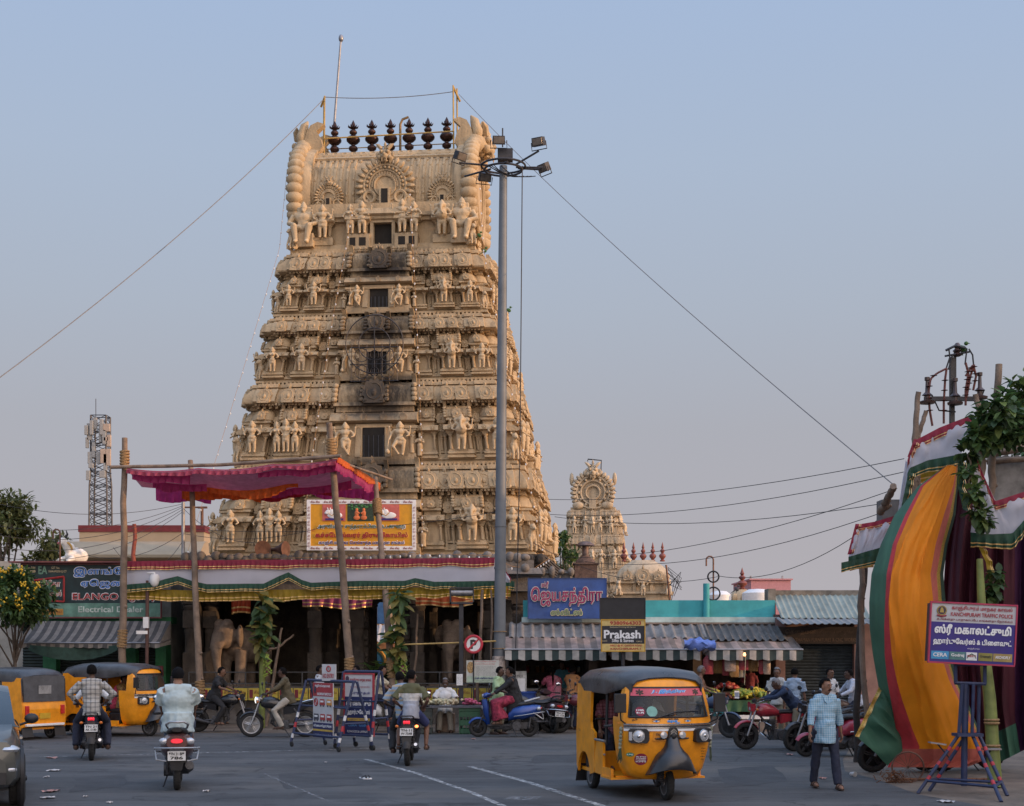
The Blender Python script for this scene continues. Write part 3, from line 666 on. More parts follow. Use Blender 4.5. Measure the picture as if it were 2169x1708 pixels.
r=MB(); r.tube([(-2.38,.35,zr-.1),(-2.03,.35,zr+4.3)],[.05,.035],8,0); r.ell((-2.02,.35,zr+4.4),(.09,.09,.14),10,1); r.build('lightning_rod',[STEEL,mat('bulb_grey',(.25,.25,.27),.3,.5)],TW)
# wrought iron lamp screen over the third doorway
hw,hd,z0,zw,zc,dw,zd0,zd1=dims[2]; g=MB(); y=-hd-.75; c=(zd0+zd1)/2
for rr in (1.,.55): g.ring((0,y,c+.55),rr*.95,.018,(0,1,0),30,4)
for k in range(7): g.tube([(-.75+.25*k,y,c-.65),(-.75+.25*k,y,c+.55)],.013,4)
for zz in (c-.65,c-.1,c+.45): g.tube([(-.8,y,zz),(.8,y,zz)],.016,4)
for s in (1,-1):
    for zz in (c-.35,c+.2): g.ring((s*.42,y,zz),.22,.014,(0,1,0),14,4); g.ring((0,y,zz),.14,.02,(0,1,0),14,4)
g.tube([(0,y,c-.7),(0,y,c+1.45)],.02,5)
for s in (-1,1): g.tube([(s*.75,y,c-.6),(s*.75,-hd-.3,c-.6)],.015,4); g.tube([(s*.75,y,c+.45),(s*.75,-hd-.3,c+.45)],.015,4)
g.build('iron_lamp_screen',DARKSTEEL,TW)
# ================================================================ ground, road, buildings
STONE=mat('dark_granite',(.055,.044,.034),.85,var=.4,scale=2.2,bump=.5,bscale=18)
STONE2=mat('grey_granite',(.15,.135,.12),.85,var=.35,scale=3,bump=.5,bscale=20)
def asphalt():
    m=mat('asphalt',(.082,.084,.086),.85,var=.16,scale=.35,bump=.35,bscale=90); nt=m.node_tree; L=nt.links.new; b=nt.nodes['Principled BSDF']
    src=b.inputs['Base Color'].links[0].from_socket; tc=[n for n in nt.nodes if n.type=='TEX_COORD'][0]
    mp=nd(nt,'ShaderNodeMapping'); mp.inputs['Scale'].default_value=(.25,1.5,1); mp.inputs['Rotation'].default_value=(0,0,R(-12)); L(tc.outputs['Object'],mp.inputs[0])
    n=nd(nt,'ShaderNodeTexNoise'); n.inputs['Scale'].default_value=.9; n.inputs['Detail'].default_value=8; n.inputs['Roughness'].default_value=.7; L(mp.outputs[0],n.inputs['Vector'])
    r=nd(nt,'ShaderNodeValToRGB'); r.color_ramp.elements[0].position=.35; r.color_ramp.elements[0].color=(.66,.66,.67,1); r.color_ramp.elements[1].position=.7; r.color_ramp.elements[1].color=(1.36,1.33,1.29,1); L(n.outputs['Fac'],r.inputs[0])
    g=nd(nt,'ShaderNodeTexNoise'); g.inputs['Scale'].default_value=55; g.inputs['Detail'].default_value=3; L(tc.outputs['Object'],g.inputs['Vector'])
    gr=nd(nt,'ShaderNodeMapRange'); gr.inputs[1].default_value=.3; gr.inputs[2].default_value=.7; gr.inputs[3].default_value=.78; gr.inputs[4].default_value=1.22; L(g.outputs['Fac'],gr.inputs[0])
    m1=nd(nt,'ShaderNodeMix',data_type='RGBA',blend_type='MULTIPLY'); m1.inputs[0].default_value=1; L(src,m1.inputs[6]); L(r.outputs[0],m1.inputs[7])
    m2=nd(nt,'ShaderNodeMix',data_type='RGBA',blend_type='MULTIPLY'); m2.inputs[0].default_value=1; L(m1.outputs[2],m2.inputs[6]); L(gr.outputs[0],m2.inputs[7]); 
    b.inputs['Specular IOR Level'].default_value=.35
    def ns(sc,det,vec): 
        q=nd(nt,'ShaderNodeTexNoise'); q.inputs['Scale'].default_value=sc; q.inputs['Detail'].default_value=det; L(vec,q.inputs['Vector']); return q.outputs['Fac']
    def rng(a,lo,hi,o0,o1):
        q=nd(nt,'ShaderNodeMapRange'); q.inputs[1].default_value=lo; q.inputs[2].default_value=hi; q.inputs[3].default_value=o0; q.inputs[4].default_value=o1; L(a,q.inputs[0]); return q.outputs[0]
    def mixc(f,a,c,mode='MIX'):
        q=nd(nt,'ShaderNodeMix',data_type='RGBA',blend_type=mode); L(f,q.inputs[0]); L(a,q.inputs[6]); q.inputs[7].default_value=(*c,1); return q.outputs[2]
    col=mixc(rng(ns(.22,7,tc.outputs['Object']),.5,.68,0,.6),m2.outputs[2],(.155,.135,.112))   # blown dust
    col=mixc(rng(ns(1.7,6,tc.outputs['Object']),.58,.7,0,.7),col,(.035,.035,.036))          # oil and damp stains
    vo=nd(nt,'ShaderNodeTexVoronoi',feature='DISTANCE_TO_EDGE'); vo.inputs['Scale'].default_value=.42; dv=nd(nt,'ShaderNodeVectorMath',operation='MULTIPLY_ADD'); nn=nd(nt,'ShaderNodeTexNoise'); nn.inputs['Scale'].default_value=1.5; nn.inputs['Detail'].default_value=6; L(tc.outputs['Object'],nn.inputs['Vector']); L(nn.outputs['Color'],dv.inputs[0]); dv.inputs[1].default_value=(1.1,1.1,0); L(tc.outputs['Object'],dv.inputs[2]); L(dv.outputs[0],vo.inputs['Vector'])
    cr=nd(nt,'ShaderNodeMath',operation='MULTIPLY'); L(rng(vo.outputs['Distance'],.0,.016,1,0),cr.inputs[0]); L(rng(ns(.3,3,mp.outputs[0]),.45,.6,0,.75),cr.inputs[1])
    col=mixc(cr.outputs[0],col,(.022,.022,.022)); L(col,b.inputs['Base Color']); return m
ASPH=asphalt(); DIRT=mat('dusty_ground',(.16,.125,.095),.95,var=.35,scale=1.2,bump=.6,bscale=25)
def worn(name,col,lo,hi):
    m=mat(name,col,.8,var=.15,scale=3); nt=m.node_tree; L=nt.links.new; b=nt.nodes['Principled BSDF']; tc=[n for n in nt.nodes if n.type=='TEX_COORD'][0]
    n=nd(nt,'ShaderNodeTexNoise'); n.inputs['Scale'].default_value=9; n.inputs['Detail'].default_value=8; n.inputs['Roughness'].default_value=.75; L(tc.outputs['Object'],n.inputs['Vector'])
    r=nd(nt,'ShaderNodeMapRange'); r.inputs[1].default_value=lo; r.inputs[2].default_value=hi; L(n.outputs['Fac'],r.inputs[0])
    t=nd(nt,'ShaderNodeBsdfTransparent'); mx=nd(nt,'ShaderNodeMixShader'); L(r.outputs[0],mx.inputs[0]); L(t.outputs[0],mx.inputs[1]); L(b.outputs[0],mx.inputs[2]); L(mx.outputs[0],nt.nodes['Material Output'].inputs['Surface']); return m
tag(MB().bx(-400,400,-60,1200,-.5,-.006).build('ground',DIRT),kind='structure')
edge=[G(*q) for q in ((1640,1556),(1725,1560),(1800,1585),(1785,1610),(1790,1634),(1860,1652),(1945,1683),(2090,1708))]
pts=[V((-70,-40,0)),V((-70,36.3,0)),V((-20,36.3,0)),V((0,36.2,0))]+[V((p.x,p.y,0)) for p in edge]+[V((9,17,0)),V((9,-40,0))]
b=MB(); b.add([(p.x,p.y,0) for p in pts],[tuple(range(len(pts)))[::-1]]); tag(b.build('road',ASPH),kind='structure')
LINE=worn('worn_road_paint',(.55,.55,.53),.42,.62); LINE2=worn('faint_road_paint',(.42,.42,.42),.47,.68)
def stripe(a,c,w,m=0,mb=None):
    d=(c-a).normalized(); n=V((-d.y,d.x,0))*w/2; mb.add([a-n,c-n,c+n,a+n],[(0,1,2,3)],m)
b=MB()
def g0(u,v): p=G(u,v); return V((p.x,p.y,.005))
for a,c,w,m in (((85,1604),(400,1596),.07,0),((400,1596),(880,1584),.07,0),((1340,1584),(1580,1586),.08,1),((775,1609),(880,1638),.1,0),((880,1638),(1000,1680),.1,0),((1000,1680),(1075,1712),.1,0),((995,1624),(1120,1658),.13,0),((1120,1658),(1300,1716),.13,0),((560,1640),(700,1700),.05,1),((1075,1690),(1140,1692),.5,1)): stripe(g0(*a),g0(*c),w,m,b)
tag(b.build('road_markings',[LINE,LINE2],fix=False),kind='structure')
PATCH=mat('fresh_asphalt',(.052,.053,.055),.85,var=.25,scale=2,bump=.4,bscale=90)
for k,pp in enumerate((((590,1640),(760,1634),(800,1662),(600,1672)),((1130,1600),(1240,1598),(1252,1614),(1128,1617)),((160,1648),(270,1640),(262,1668),(150,1678)),((1520,1630),(1640,1622),(1668,1655),(1535,1668)))):
    q=[]; 
    for i in range(4):
        a,c=V(pp[i]),V(pp[(i+1)%4])
        for j in range(6): w=a.lerp(c,j/6)+V((noise.noise(V((k,i*6+j,1.5)))*9,noise.noise(V((k,i*6+j,7.5)))*2.5)); g=G(w.x,w.y); q.append((g.x,g.y,.003))
    tag(MB().add(q,[tuple(range(len(q)))]).build('road_patch',PATCH,fix=False),kind='structure')
# ---- stone gateway base under the tower, with the passage through it
x=TW; b=MB()
zz=dims[0][2]+.05
for a0,a1 in ((-5.5,-1.75),(.98,5.5)): b.bx(a0,a1,-4.55,4.5,0,zz-.25)
b.bx(-5.5,5.5,-4.53,4.48,3.9,zz-.02)
for k in range(5): b.bx(-5.6,5.6,-4.62,4.6,zz-.5+.1*k,zz-.44+.1*k)
for k in range(34): b.ell((-5.5+.333*k,-4.72,zz-.2),(.16,.14,.14+.06*random.random()),6)
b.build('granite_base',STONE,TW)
# ---- entrance hall in front of it
HY0,HY1=40.6,45.0; hx0,hx1=X(398,HY0),X(1112,HY0); HT=1.05
HALL=thing('pillared_entrance_hall','dark granite pillared hall below the temple gateway tower','temple hall',((hx0+hx1)/2,HY0,0))
o0=HALL.location; T0=M.Translation(-o0); cx=lambda u,Y=HY0:X(u,Y)
b=MB(); b.T=T0
pu0,pu1=X(768,HY0),X(866,HY0)
b.bx(hx0,pu0,HY0,HY1,0,HT); b.bx(pu1,hx1,HY0,HY1,0,HT); b.bx(pu0,pu1,HY0,HY1,0,.2)
for e,z0_,z1_ in ((.12,0,.14),(.05,.14,.25),(.1,HT-.16,HT-.05)): b.bx(hx0-e,pu0-.02,HY0-e,HY0,z0_,z1_); b.bx(pu1+.02,hx1+e,HY0-e,HY0,z0_,z1_)
b.build('platform',STONE2,HALL)
b=MB(); b.T=T0; b.bx(hx0-.1,hx1+.1,HY0-.1,HY1,3.78,4.25); b.bx(hx0-.5,hx1+.5,HY0-.55,HY1-.01,4.25,4.42,tp=(.985,.95)); b.bx(hx0-.25,hx1+.25,HY0-.3,HY1-.02,4.42,4.66)
random.seed(5)
for k in range(46):
    xx=hx0+(hx1-hx0)*k/45; b.ell((xx,HY0-.25,4.7+random.uniform(-.03,.08)),(.15,.13,random.uniform(.08,.17)),9)
    if k%3==0: b.ell((xx,HY0-.5,4.42),(.13,.08,.13),6)
b.build('stone_cornice',STONE2,HALL)
b=MB(); b.T=T0
for u0,u1,z1_ in ((398,768,3.8),(866,1112,3.8)): b.bx(X(u0,HY0),X(u1,HY0),HY1-.3,HY1-.02,HT,z1_)
b.bx(hx0,hx0+.25,HY0+.3,HY1,HT,3.8)
for k in range(5): b.bx(hx0,pu0-.15,HY1-.36+.01*(k%2),HY1-.3,HT+.5*k+.02,HT+.5*k+.46)
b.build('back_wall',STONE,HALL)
for u,Yp in ((405,40.9),(447,41.4),(545,43.2),(668,41.2),(706,43.5),(757,41.0),(884,41.0),(918,42.5),(1020,42.8),(1040,41.2),(1100,40.9)):
    p=MB(); xx=X(u,Yp); w=.2 if u not in(918,1020) else .11; p.T=T0@M.Translation((xx,Yp,HT)); h=3.78-HT
    p.bx(-w*1.2,w*1.2,-w*1.2,w*1.2,0,.18); p.bx(-w,w,-w,w,.18,h*.36); p.lathe([(w*.95,h*.36),(w*.9,h*.55),(w*1.05,h*.58),(w*.9,h*.62)],8); p.bx(-w,w,-w,w,h*.62,h*.8); p.lathe([(w*1.0,h*.8),(w*1.25,h*.84),(w*.9,h*.87)],8)
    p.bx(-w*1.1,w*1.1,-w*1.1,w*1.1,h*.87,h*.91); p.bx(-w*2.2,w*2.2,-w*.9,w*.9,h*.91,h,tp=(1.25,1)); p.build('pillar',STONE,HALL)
b=MB(); b.T=T0   # carved jambs and brackets of the doorway
for s,u in ((1,772),(-1,862)):
    xx=X(u,41.3)
    for k in range(7): b.bx(xx-.1,xx+.1,41.2,41.6,HT-.8+.5*k,HT-.8+.5*k+.44); b.ell((xx,41.2,HT-.6+.5*k),(.12,.06,.1),6)
    b.lathe([(.3,0),(.22,-.12),(.25,-.16),(.1,-.34),(.12,-.38),(0,-.52)],8,(xx+s*.28,41.3,3.76)); b.bx(min(xx,xx+s*.5),max(xx,xx+s*.5),41.1,41.5,3.62,3.8)
b.build('doorway_bracket',STONE,HALL)
# the yellow printed panels along the platform edge
YP=mat('yellow_panel',(.55,.42,.06),.6); GREENT=mat('green_lettering',(.03,.2,.07),.6); MAROON=mat('maroon_lettering',(.2,.02,.03),.5); WL=mat('white_lettering',(.78,.78,.78),.5,var=.05); BKL=mat('black_lettering',(.03,.03,.03),.5)
pn=[]
for u in (398,430,462,494,526,558,590,622,654,686,718,872,904,936,968,1000,1032,1064):
    Y=HY0-.3; t=thing('printed_panel','yellow printed panel on the platform edge of the pillared hall','panel',(X(u+15,Y),Y,HT-.2),0,'yellow panels along the hall platform')
    w=.2; plate(t,'board',-w,w,-.17,.17,0,.03,YP); plate(t,'picture',-w+.03,-w+.13,-.11,.13,-.006,.006,MAROON); lettering(t,'சிவ',.06,.06,.2,.1,MAROON,y=-.005); lettering(t,'ஓம் நமசிவாய',0.0,-.11,.34,.06,GREENT,y=-.005)
RAILM=mat('rail_dull',(.1,.1,.1),.6,.4)
for u0,u1 in ((400,760),(872,1108)):
    r=MB(); Y=HY0-.22; a,c=X(u0,Y),X(u1,Y)
    for z in (HT+.1,HT+.42): r.tube([(a,Y,z),(c,Y,z)],.018,6)
    k=int((c-a)/.7)
    for i in range(k+1): r.tube([(a+(c-a)*i/k,Y,0),(a+(c-a)*i/k,Y,HT+.42)],.022,6)
    tag(r.build('pipe_railing',RAILM),'low pipe railing along the hall platform '+('left of the doorway' if u0<500 else 'right of the doorway'),'railing')
# elephants carved in stone
def elephant(loc,rz,label,s=1.):
    b=MB()
    b.ell((0,.75,1.15),(.5,.85,.55),14); b.ell((0,-.25,1.45),(.36,.36,.42),14); b.ell((.15,-.3,1.78),(.17,.2,.16),10); b.ell((-.15,-.3,1.78),(.17,.2,.16),10)
    b.tube([(0,-.45,1.45),(0,-.62,1.15),(0,-.62,.8),(0,-.55,.4),(.02,-.6,.15)],[.24,.19,.14,.1,.07],10)
    for k in (1,-1):
        b.ell((k*.42,-.05,1.42),(.1,.26,.36),10,rot=M.Rotation(k*.5,3,'Z')); b.tube([(k*.28,.2,1.0),(k*.28,.15,.45),(k*.28,.12,0)],[.22,.17,.19],10); b.tube([(k*.28,1.3,1.0),(k*.28,1.3,0)],[.24,.18],10)
        b.tube([(k*.16,-.5,1.2),(k*.2,-.72,1.05)],[.06,.03],8)
    vs,fs=fused(b,.04,4); m=MB(); m.add(vs,fs,0,True)
    m.box((0,.5,-.04),(1.2,2.4,.08))
    o=m.build('elephant_statue',mat('elephant_stone',(.2,.155,.12),.85,var=.3,scale=5,bump=.5,bscale=25)); o.location=loc; o.rotation_euler=(0,0,rz); o.scale=(s,)*3
    return tag(o,label,'statue')
elephant((X(487,41.5),41.5,HT+.06),R(-28),'stone elephant statue with an orange sunlit patch in the left of the hall',.98)
elephant((X(963,42.),42.,HT+.06),R(-14),'grey stone elephant statue behind the no parking sign',.98)
b=MB()
for s0,u in ((0,918),(1,1000)):  # little stone lamp-shrines beside the right elephant
    pass
# inner shrine seen through the passage
SH=thing('inner_shrine','small coloured shrine with a blue arch seen through the temple passage','shrine',(X(815,61),61,0))
pk=mat('pink_wash',(.62,.36,.28),.8); wc=mat('white_cloth',(.72,.71,.76),.85,var=.08,scale=2); 
MB().bx(-2.4,2.6,.6,1.4,0,2.3).build('wall',pk,SH)
b=MB(); b.bx(-2.4,2.6,.9,1.6,2.3,5.2); b.bx(-.4,.0,.86,.9,3.2,4.3,1); b.build('upper_wall',[mat('peach_wash',(.6,.42,.25),.8),mat('blue_shutter',(.05,.15,.35),.6)],SH)
b=MB(); b.grid(lambda a,c:(-2.4+5*a,.5-1.2*c+.1,3.15-.75*c+.04*sin(a*150)),80,3); b.build('sheet_roof',mat('tin_roof_pale',(.5,.47,.45),.6,.2),SH)
b=MB(); b.grid(lambda a,c:(-2.4+5*a,-.1-.05*sin(a*50),.95-.75*c-.05*sin(a*21)*c),80,4,mf=lambda i,j:1 if j==0 else (2 if j==3 else 0)); b.build('cloth_skirt',[wc,mat('cloth_red',(.4,.03,.06),.8),mat('cloth_green',(.02,.14,.07),.8)],SH)
b=MB(); b.T=M.Translation((-.55,.4,1.55)); b.prism(crestpoly(.62,8),-.1,.1,1); b.ring((0,-.12,0),.55,.07,(0,1,0),20,5,2); b.prism([(.42*cos(R(a)),.42*sin(R(a))) for a in range(0,360,24)],-.14,-.1,0); b.build('arch',[mat('blue_paint',(.03,.18,.42),.6),mat('teal_paint',(.1,.38,.36),.6),mat('gold_paint',(.6,.34,.08),.5)],SH)
b=MB(); b.T=M.Translation((-.55,.22,1.1))@M.Scale(.8,4)
q=fig_standing(4,0); q.T=M.Identity(4); vs,fs=fused(q,.03,2); b.add(vs,fs,0,True); b.build('deity_figure',mat('saffron_figure',(.75,.2,.08),.6),SH)
b=MB(); b.lathe([(.55,1.0),(.6,1.2),(.55,1.5),(.45,1.75),(.25,1.95),(.0,2.15)],14,(.75,.5,0))
for j in range(14):
    q=2*PI*j/14; b.tube([(.75+.57*cos(q),.5+.57*sin(q),1.1),(.75+.57*cos(q),.5+.57*sin(q),1.5),(.75+.3*cos(q),.5+.3*sin(q),1.93)],.05,5,j%3+1)
b.build('striped_dome',[mat('cream_dome',(.6,.5,.4),.7),mat('dome_blue',(.1,.25,.55),.6),mat('dome_red',(.55,.1,.1),.6),mat('dome_green',(.1,.4,.2),.6)],SH)
b=MB(); b.bx(-2.3,2.5,.3,.6,.9,1.02); [b.ell((-2.2+.3*k,.3,1.1),(.12,.08,.14),6,k%3) for k in range(16)]; b.build('ornament_row',[MATS['dome_red'],MATS['gold_paint'],MATS['dome_blue']],SH)
# ---------------------------------------------------------------- electrical shop on the left
def corrugated(b,x0,x1,y0,z0,y1,z1,pitch=.18,amp=.03,m=0,t=.012):
    n=max(8,int((x1-x0)/pitch*6))
    for q in (0,-t): b.grid(lambda a,c:(x0+(x1-x0)*a,y0+(y1-y0)*c,z0+(z1-z0)*c+amp*max(-.3,sin(2*PI*(x1-x0)*a/pitch))+q),n,3,m)
def shutter(parent,x0,x1,y,z0,z1,m,name='roller_shutter'):
    b=MB(); n=int((z1-z0)/.085); k=(z1-z0)/n
    b.loft([[(x0,y-.035*(0 if j%2 else 1),z0+k*j*.5) for j in range(2*n+1)],[(x1,y-.035*(0 if j%2 else 1),z0+k*j*.5) for j in range(2*n+1)]],sm=False,closed=False); b.bx(x0,x1,y-.05,y+.02,z0,z0+.1); return b.build(name,m,parent)
def striped_awning(parent,x0,x1,yb,zb,yf,zf,hv,sw,ma,mb_,mc,md,seed=0,name='awning',scal=.03,frame=True):
    """canvas on a frame: sloped striped top and a scalloped valance"""
    n=int((x1-x0)/sw); b=MB()
    def f(a,c): 
        return (x0+(x1-x0)*a,yb+(yf-yb)*c,zb+(zf-zb)*c-.1*sin(PI*c)*(.4+.6*abs(sin(a*9+seed)))+.015*noise.noise(V((a*20,c*4,seed))))
    b.grid(f,n*2,6,mf=lambda i,j:(i//2)%2)
    def g(a,c):
        return (x0+(x1-x0)*a,yf-.012*sin(a*n*PI)+.035*c*noise.noise(V((a*14,seed,2))),zf-hv*c-(scal*abs(sin(a*n*PI/2)) if c>.9 else 0)+.02*noise.noise(V((a*6,seed,5))))
    b.grid(g,n*2,4,mf=lambda i,j:2+(i//2)%2)
    for aa in (0,1): b.add([f(aa,0),f(aa,1),g(aa,1),(f(aa,0)[0],yb,zf-hv*.3)],[(0,1,2,3)],0)
    o=b.build(name,[ma,mb_,mc,md],parent,fix=False)
    if frame:
        r=MB(); r.tube([(x0,yf,zf),(x1,yf,zf)],.025,6)
        for aa in (x0,x1): r.tube([(aa,yb,zb-.5),(aa,yf,zf)],.018,6)
        r.build('awning_frame',STEEL,parent)
    return o
EY=41.; e0,e1=X(36,EY),X(352,EY)
ES=thing('electrical_shop','shuttered green electrical shop under a weathered painted signboard','shop',((e0+e1)/2,EY,0)); oc=(e0+e1)/2
rx=lambda u,Y=EY:X(u,Y)-oc
GRN=mat('green_wall_paint',(.02,.13,.05),.7,var=.3,scale=3); DSH=mat('dark_shutter',(.03,.04,.035),.55,.3,var=.3)
b=MB(); b.bx(rx(-60),rx(352),.6,5,0,4.7); b.build('wall',mat('shop_plaster',(.3,.29,.26),.85,var=.3,scale=2),ES)
b=MB(); z=EYE-(1318-VH)*EY/F
for u0,u1 in ((92,120),(268,288),(330,352)): b.bx(rx(u0),rx(u1),-.05,.6,0,2.9)
b.bx(rx(36),rx(364),-.1,.6,2.86,3.05); b.build('green_pillar',GRN,ES)
for u0,u1 in ((40,92),(120,268),(288,330)): shutter(ES,rx(u0),rx(u1),.35,0,2.86,DSH)
SG=thing('shop_signboard','faded dark green painted signboard of the electrical dealer in Tamil and English','signboard',(X(192,40.5),40.5,Z(1252,40.5)))
sx=lambda u:X(u,40.5)-SG.location.x; sz=lambda v:Z(v,40.5)-SG.location.z
DG=mat('sign_dark_green',(.012,.03,.032),.6,var=.5,scale=2.5); LG=mat('sign_light_green',(.13,.26,.2),.7,var=.35,scale=3)
plate(SG,'board',sx(46),sx(340),sz(1278),sz(1197),0,.06,DG); plate(SG,'lower_board',sx(46),sx(340),sz(1307),sz(1278),-.002,.06,LG)
FR=mat('sign_frame_maroon',(.16,.05,.05),.6)
b=MB(); b.bx(sx(44),sx(342),-.03,.08,sz(1197),sz(1193)); b.bx(sx(44),sx(342),-.03,.08,sz(1310),sz(1307)); b.bx(sx(44),sx(46),-.03,.08,sz(1307),sz(1197)); b.bx(sx(340),sx(342),-.03,.08,sz(1307),sz(1197)); b.bx(sx(24),sx(260),-.25,.1,sz(1193)+.002,sz(1190)); b.build('frame',FR,SG)
CREAM=mat('cream_lettering',(.6,.52,.33),.6); BLUEL=mat('blue_lettering',(.03,.16,.5),.5,var=.3); REDL=mat('red_lettering',(.38,.03,.03),.5,var=.2); PALE=mat('pale_lettering',(.55,.62,.56),.6,var=.25,scale=8)
def txt(par,fx,fz,s,u,v,w,h,m,**k):
    sc=abs(fx(1)-fx(0)); return lettering(par,s,fx(u),fz(v),w*sc,h*sc,m,**k)
def outl(par,fx,fz,s,u,v,w,h,m,mo,bo=.05,bold=.012,y=-.012,**k):
    txt(par,fx,fz,s,u,v,w+3,h+3,mo,bold=bo,y=y+.004,**k); return txt(par,fx,fz,s,u,v,w,h,m,bold=bold,y=y-.004,**k)
txt(SG,sx,sz,'Phone: 044',62,1203,26,6,CREAM); txt(SG,sx,sz,'27222089',62,1211,27,6,CREAM); txt(SG,sx,sz,'GST No.',118,1203,18,5,CREAM); txt(SG,sx,sz,'33AAAPE2551Q1Z7',122,1211,38,5,CREAM); txt(SG,sx,sz,'EA',91,1208,19,18,LG,bold=.04)
outl(SG,sx,sz,'இளங்கோ',226,1212,138,21,BLUEL,WL,.05,.02); outl(SG,sx,sz,'ஏஜென்சி',228,1237,112,19,BLUEL,WL,.05,.02); outl(SG,sx,sz,'ELANGO Agency',243,1266,178,18,REDL,WL,.05,.02); txt(SG,sx,sz,'Electrical Dealer',235,1291,138,13,PALE,bold=.025)
b=MB()
for a,c in (((55,1232),(136,1222)),((136,1222),(136,1275)),((136,1275),(58,1268)),((58,1268),(55,1232))): b.tube([(sx(a[0]),-.02,sz(a[1])),(sx(c[0]),-.02,sz(c[1]))],.03,5)
b.build('red_border',REDL,SG); outl(SG,sx,sz,'இளங்கோ',95,1239,64,18,REDL,PALE); outl(SG,sx,sz,'எலக்ரிகல்ஸ்',97,1258,66,15,REDL,PALE)
plate(SG,'address_strip',sx(68),sx(134),sz(1303),sz(1290),-.012,.01,mat('orange_strip',(.5,.25,.05),.6)); txt(SG,sx,sz,'காந்தி ரோடு, காஞ்சிபுரம்-2',101,1297,60,7,MAROON,y=-.02)
t=thing('striped_awning','grey and charcoal striped awning above the green electrical shop','awning',(X(210,40.3),40.3,Z(1316,40.3)))
AG=mat('awning_grey',(.2,.185,.17),.9,var=.2); AD=mat('awning_charcoal',(.07,.07,.07),.9,var=.2); AGN=mat('awning_green',(.025,.06,.05),.85,var=.3); AW=mat('awning_offwhite',(.45,.43,.4),.9,var=.15); 
striped_awning(t,X(70,40.3)-t.location.x,X(362,40.3)-t.location.x,0,0,-1.3,-.62,.12,.13,AG,AD,AD,AG,3)
# green tarpaulin slung below the awning
b=MB(); b.grid(lambda a,c:(X(60+190*a,39),39.-.1*sin(a*7),Z(1366+6*sin(a*3),39)-(.13+.22*sin(PI*a)**.7)*c),24,4); tag(b.build('tarpaulin',AGN,fix=False),'dark green tarpaulin sagging below the left shop awning','tarpaulin')
# bull statue on the roof
def bull(loc,rz,s):
    b=MB(); b.ell((0,.3,.3),(.28,.55,.3),10); b.ell((0,0,.55),(.15,.16,.2),8); b.tube([(0,-.1,.5),(0,-.3,.75)],[.17,.14],8); b.ell((0,-.42,.78),(.11,.17,.13),8); b.ell((0,-.56,.7),(.08,.08,.07),6)
    for k in (1,-1): b.tube([(k*.09,-.36,.88),(k*.15,-.36,1.0),(k*.12,-.38,1.12)],[.04,.035,.012],6); b.ell((k*.19,-.32,.8),(.1,.03,.05),6); b.tube([(k*.22,-.1,.2),(k*.22,-.45,.08),(k*.16,-.2,.05)],[.1,.08,.06],6)
    vs,fs=fused(b,.035,2); m=MB(); m.add(vs,fs,0,True)
    for k in (1,-1): m.tube([(k*.1,-.36,.9),(k*.17,-.36,1.03),(k*.13,-.38,1.16)],[.045,.04,.012],6,1)
    m.ring((0,-.2,.62),.2,.04,(0,.6,.5),12,5,2); m.ell((0,-.6,.7),(.07,.06,.05),6,3)
    o=m.build('bull_statue',[mat('white_plaster',(.7,.68,.64),.6),DARKSTEEL,mat('gold_band',(.55,.33,.08),.5),mat('pinkish_nose',(.4,.12,.12),.6)]); o.location=loc; o.rotation_euler=(0,0,rz); o.scale=(s,)*3; return o
tag(bull((X(150,43),43,4.7),R(-25),.85),'white bull statue sitting on the roof above the painted signboard','statue')
# beige building behind with a red coping
Y=58; BB=thing('beige_building','beige flat building with red coping and deep sloping eave','building',(X(280,Y),Y,0)); bx=lambda u:X(u,Y)-BB.location.x; bz=lambda v:Z(v,Y)
BEI=mat('beige_wash',(.42,.335,.23),.8,var=.08,scale=1); BE2=mat('tan_eave',(.37,.3,.205),.8,var=.1,scale=1.2); REDC=mat('red_coping',(.17,.025,.03),.7)
b=MB(); b.bx(bx(168),bx(432),0,8,bz(1150),bz(1127)); b.bx(bx(150),bx(432),.6,8,0,bz(1185)); b.build('wall',BEI,BB)
b=MB(); b.bx(bx(166),bx(434),-.04,8.1,bz(1127),bz(1113)); b.build('coping',REDC,BB)
pr=[(-1.5,bz(1186)),(-1.5,bz(1180)),(-1.3,bz(1172)),(-.6,bz(1152)),(-.2,bz(1148)),(.1,bz(1148)),(.6,bz(1186))]
b=MB(); b.loft([[(bx(118) if o<-.9 else bx(150),o,z) for o,z in pr],[(bx(440),o,z) for o,z in pr]],sm=False); b.build('sloping_eave',BE2,BB)
b=MB(); b.tube([(bx(106),-.4,bz(1154)),(bx(150),-.4,bz(1151))],.1,8); b.ell((bx(140),-.4,bz(1150)),(.25,.3,.2),8); b.build('water_spout',BE2,BB)
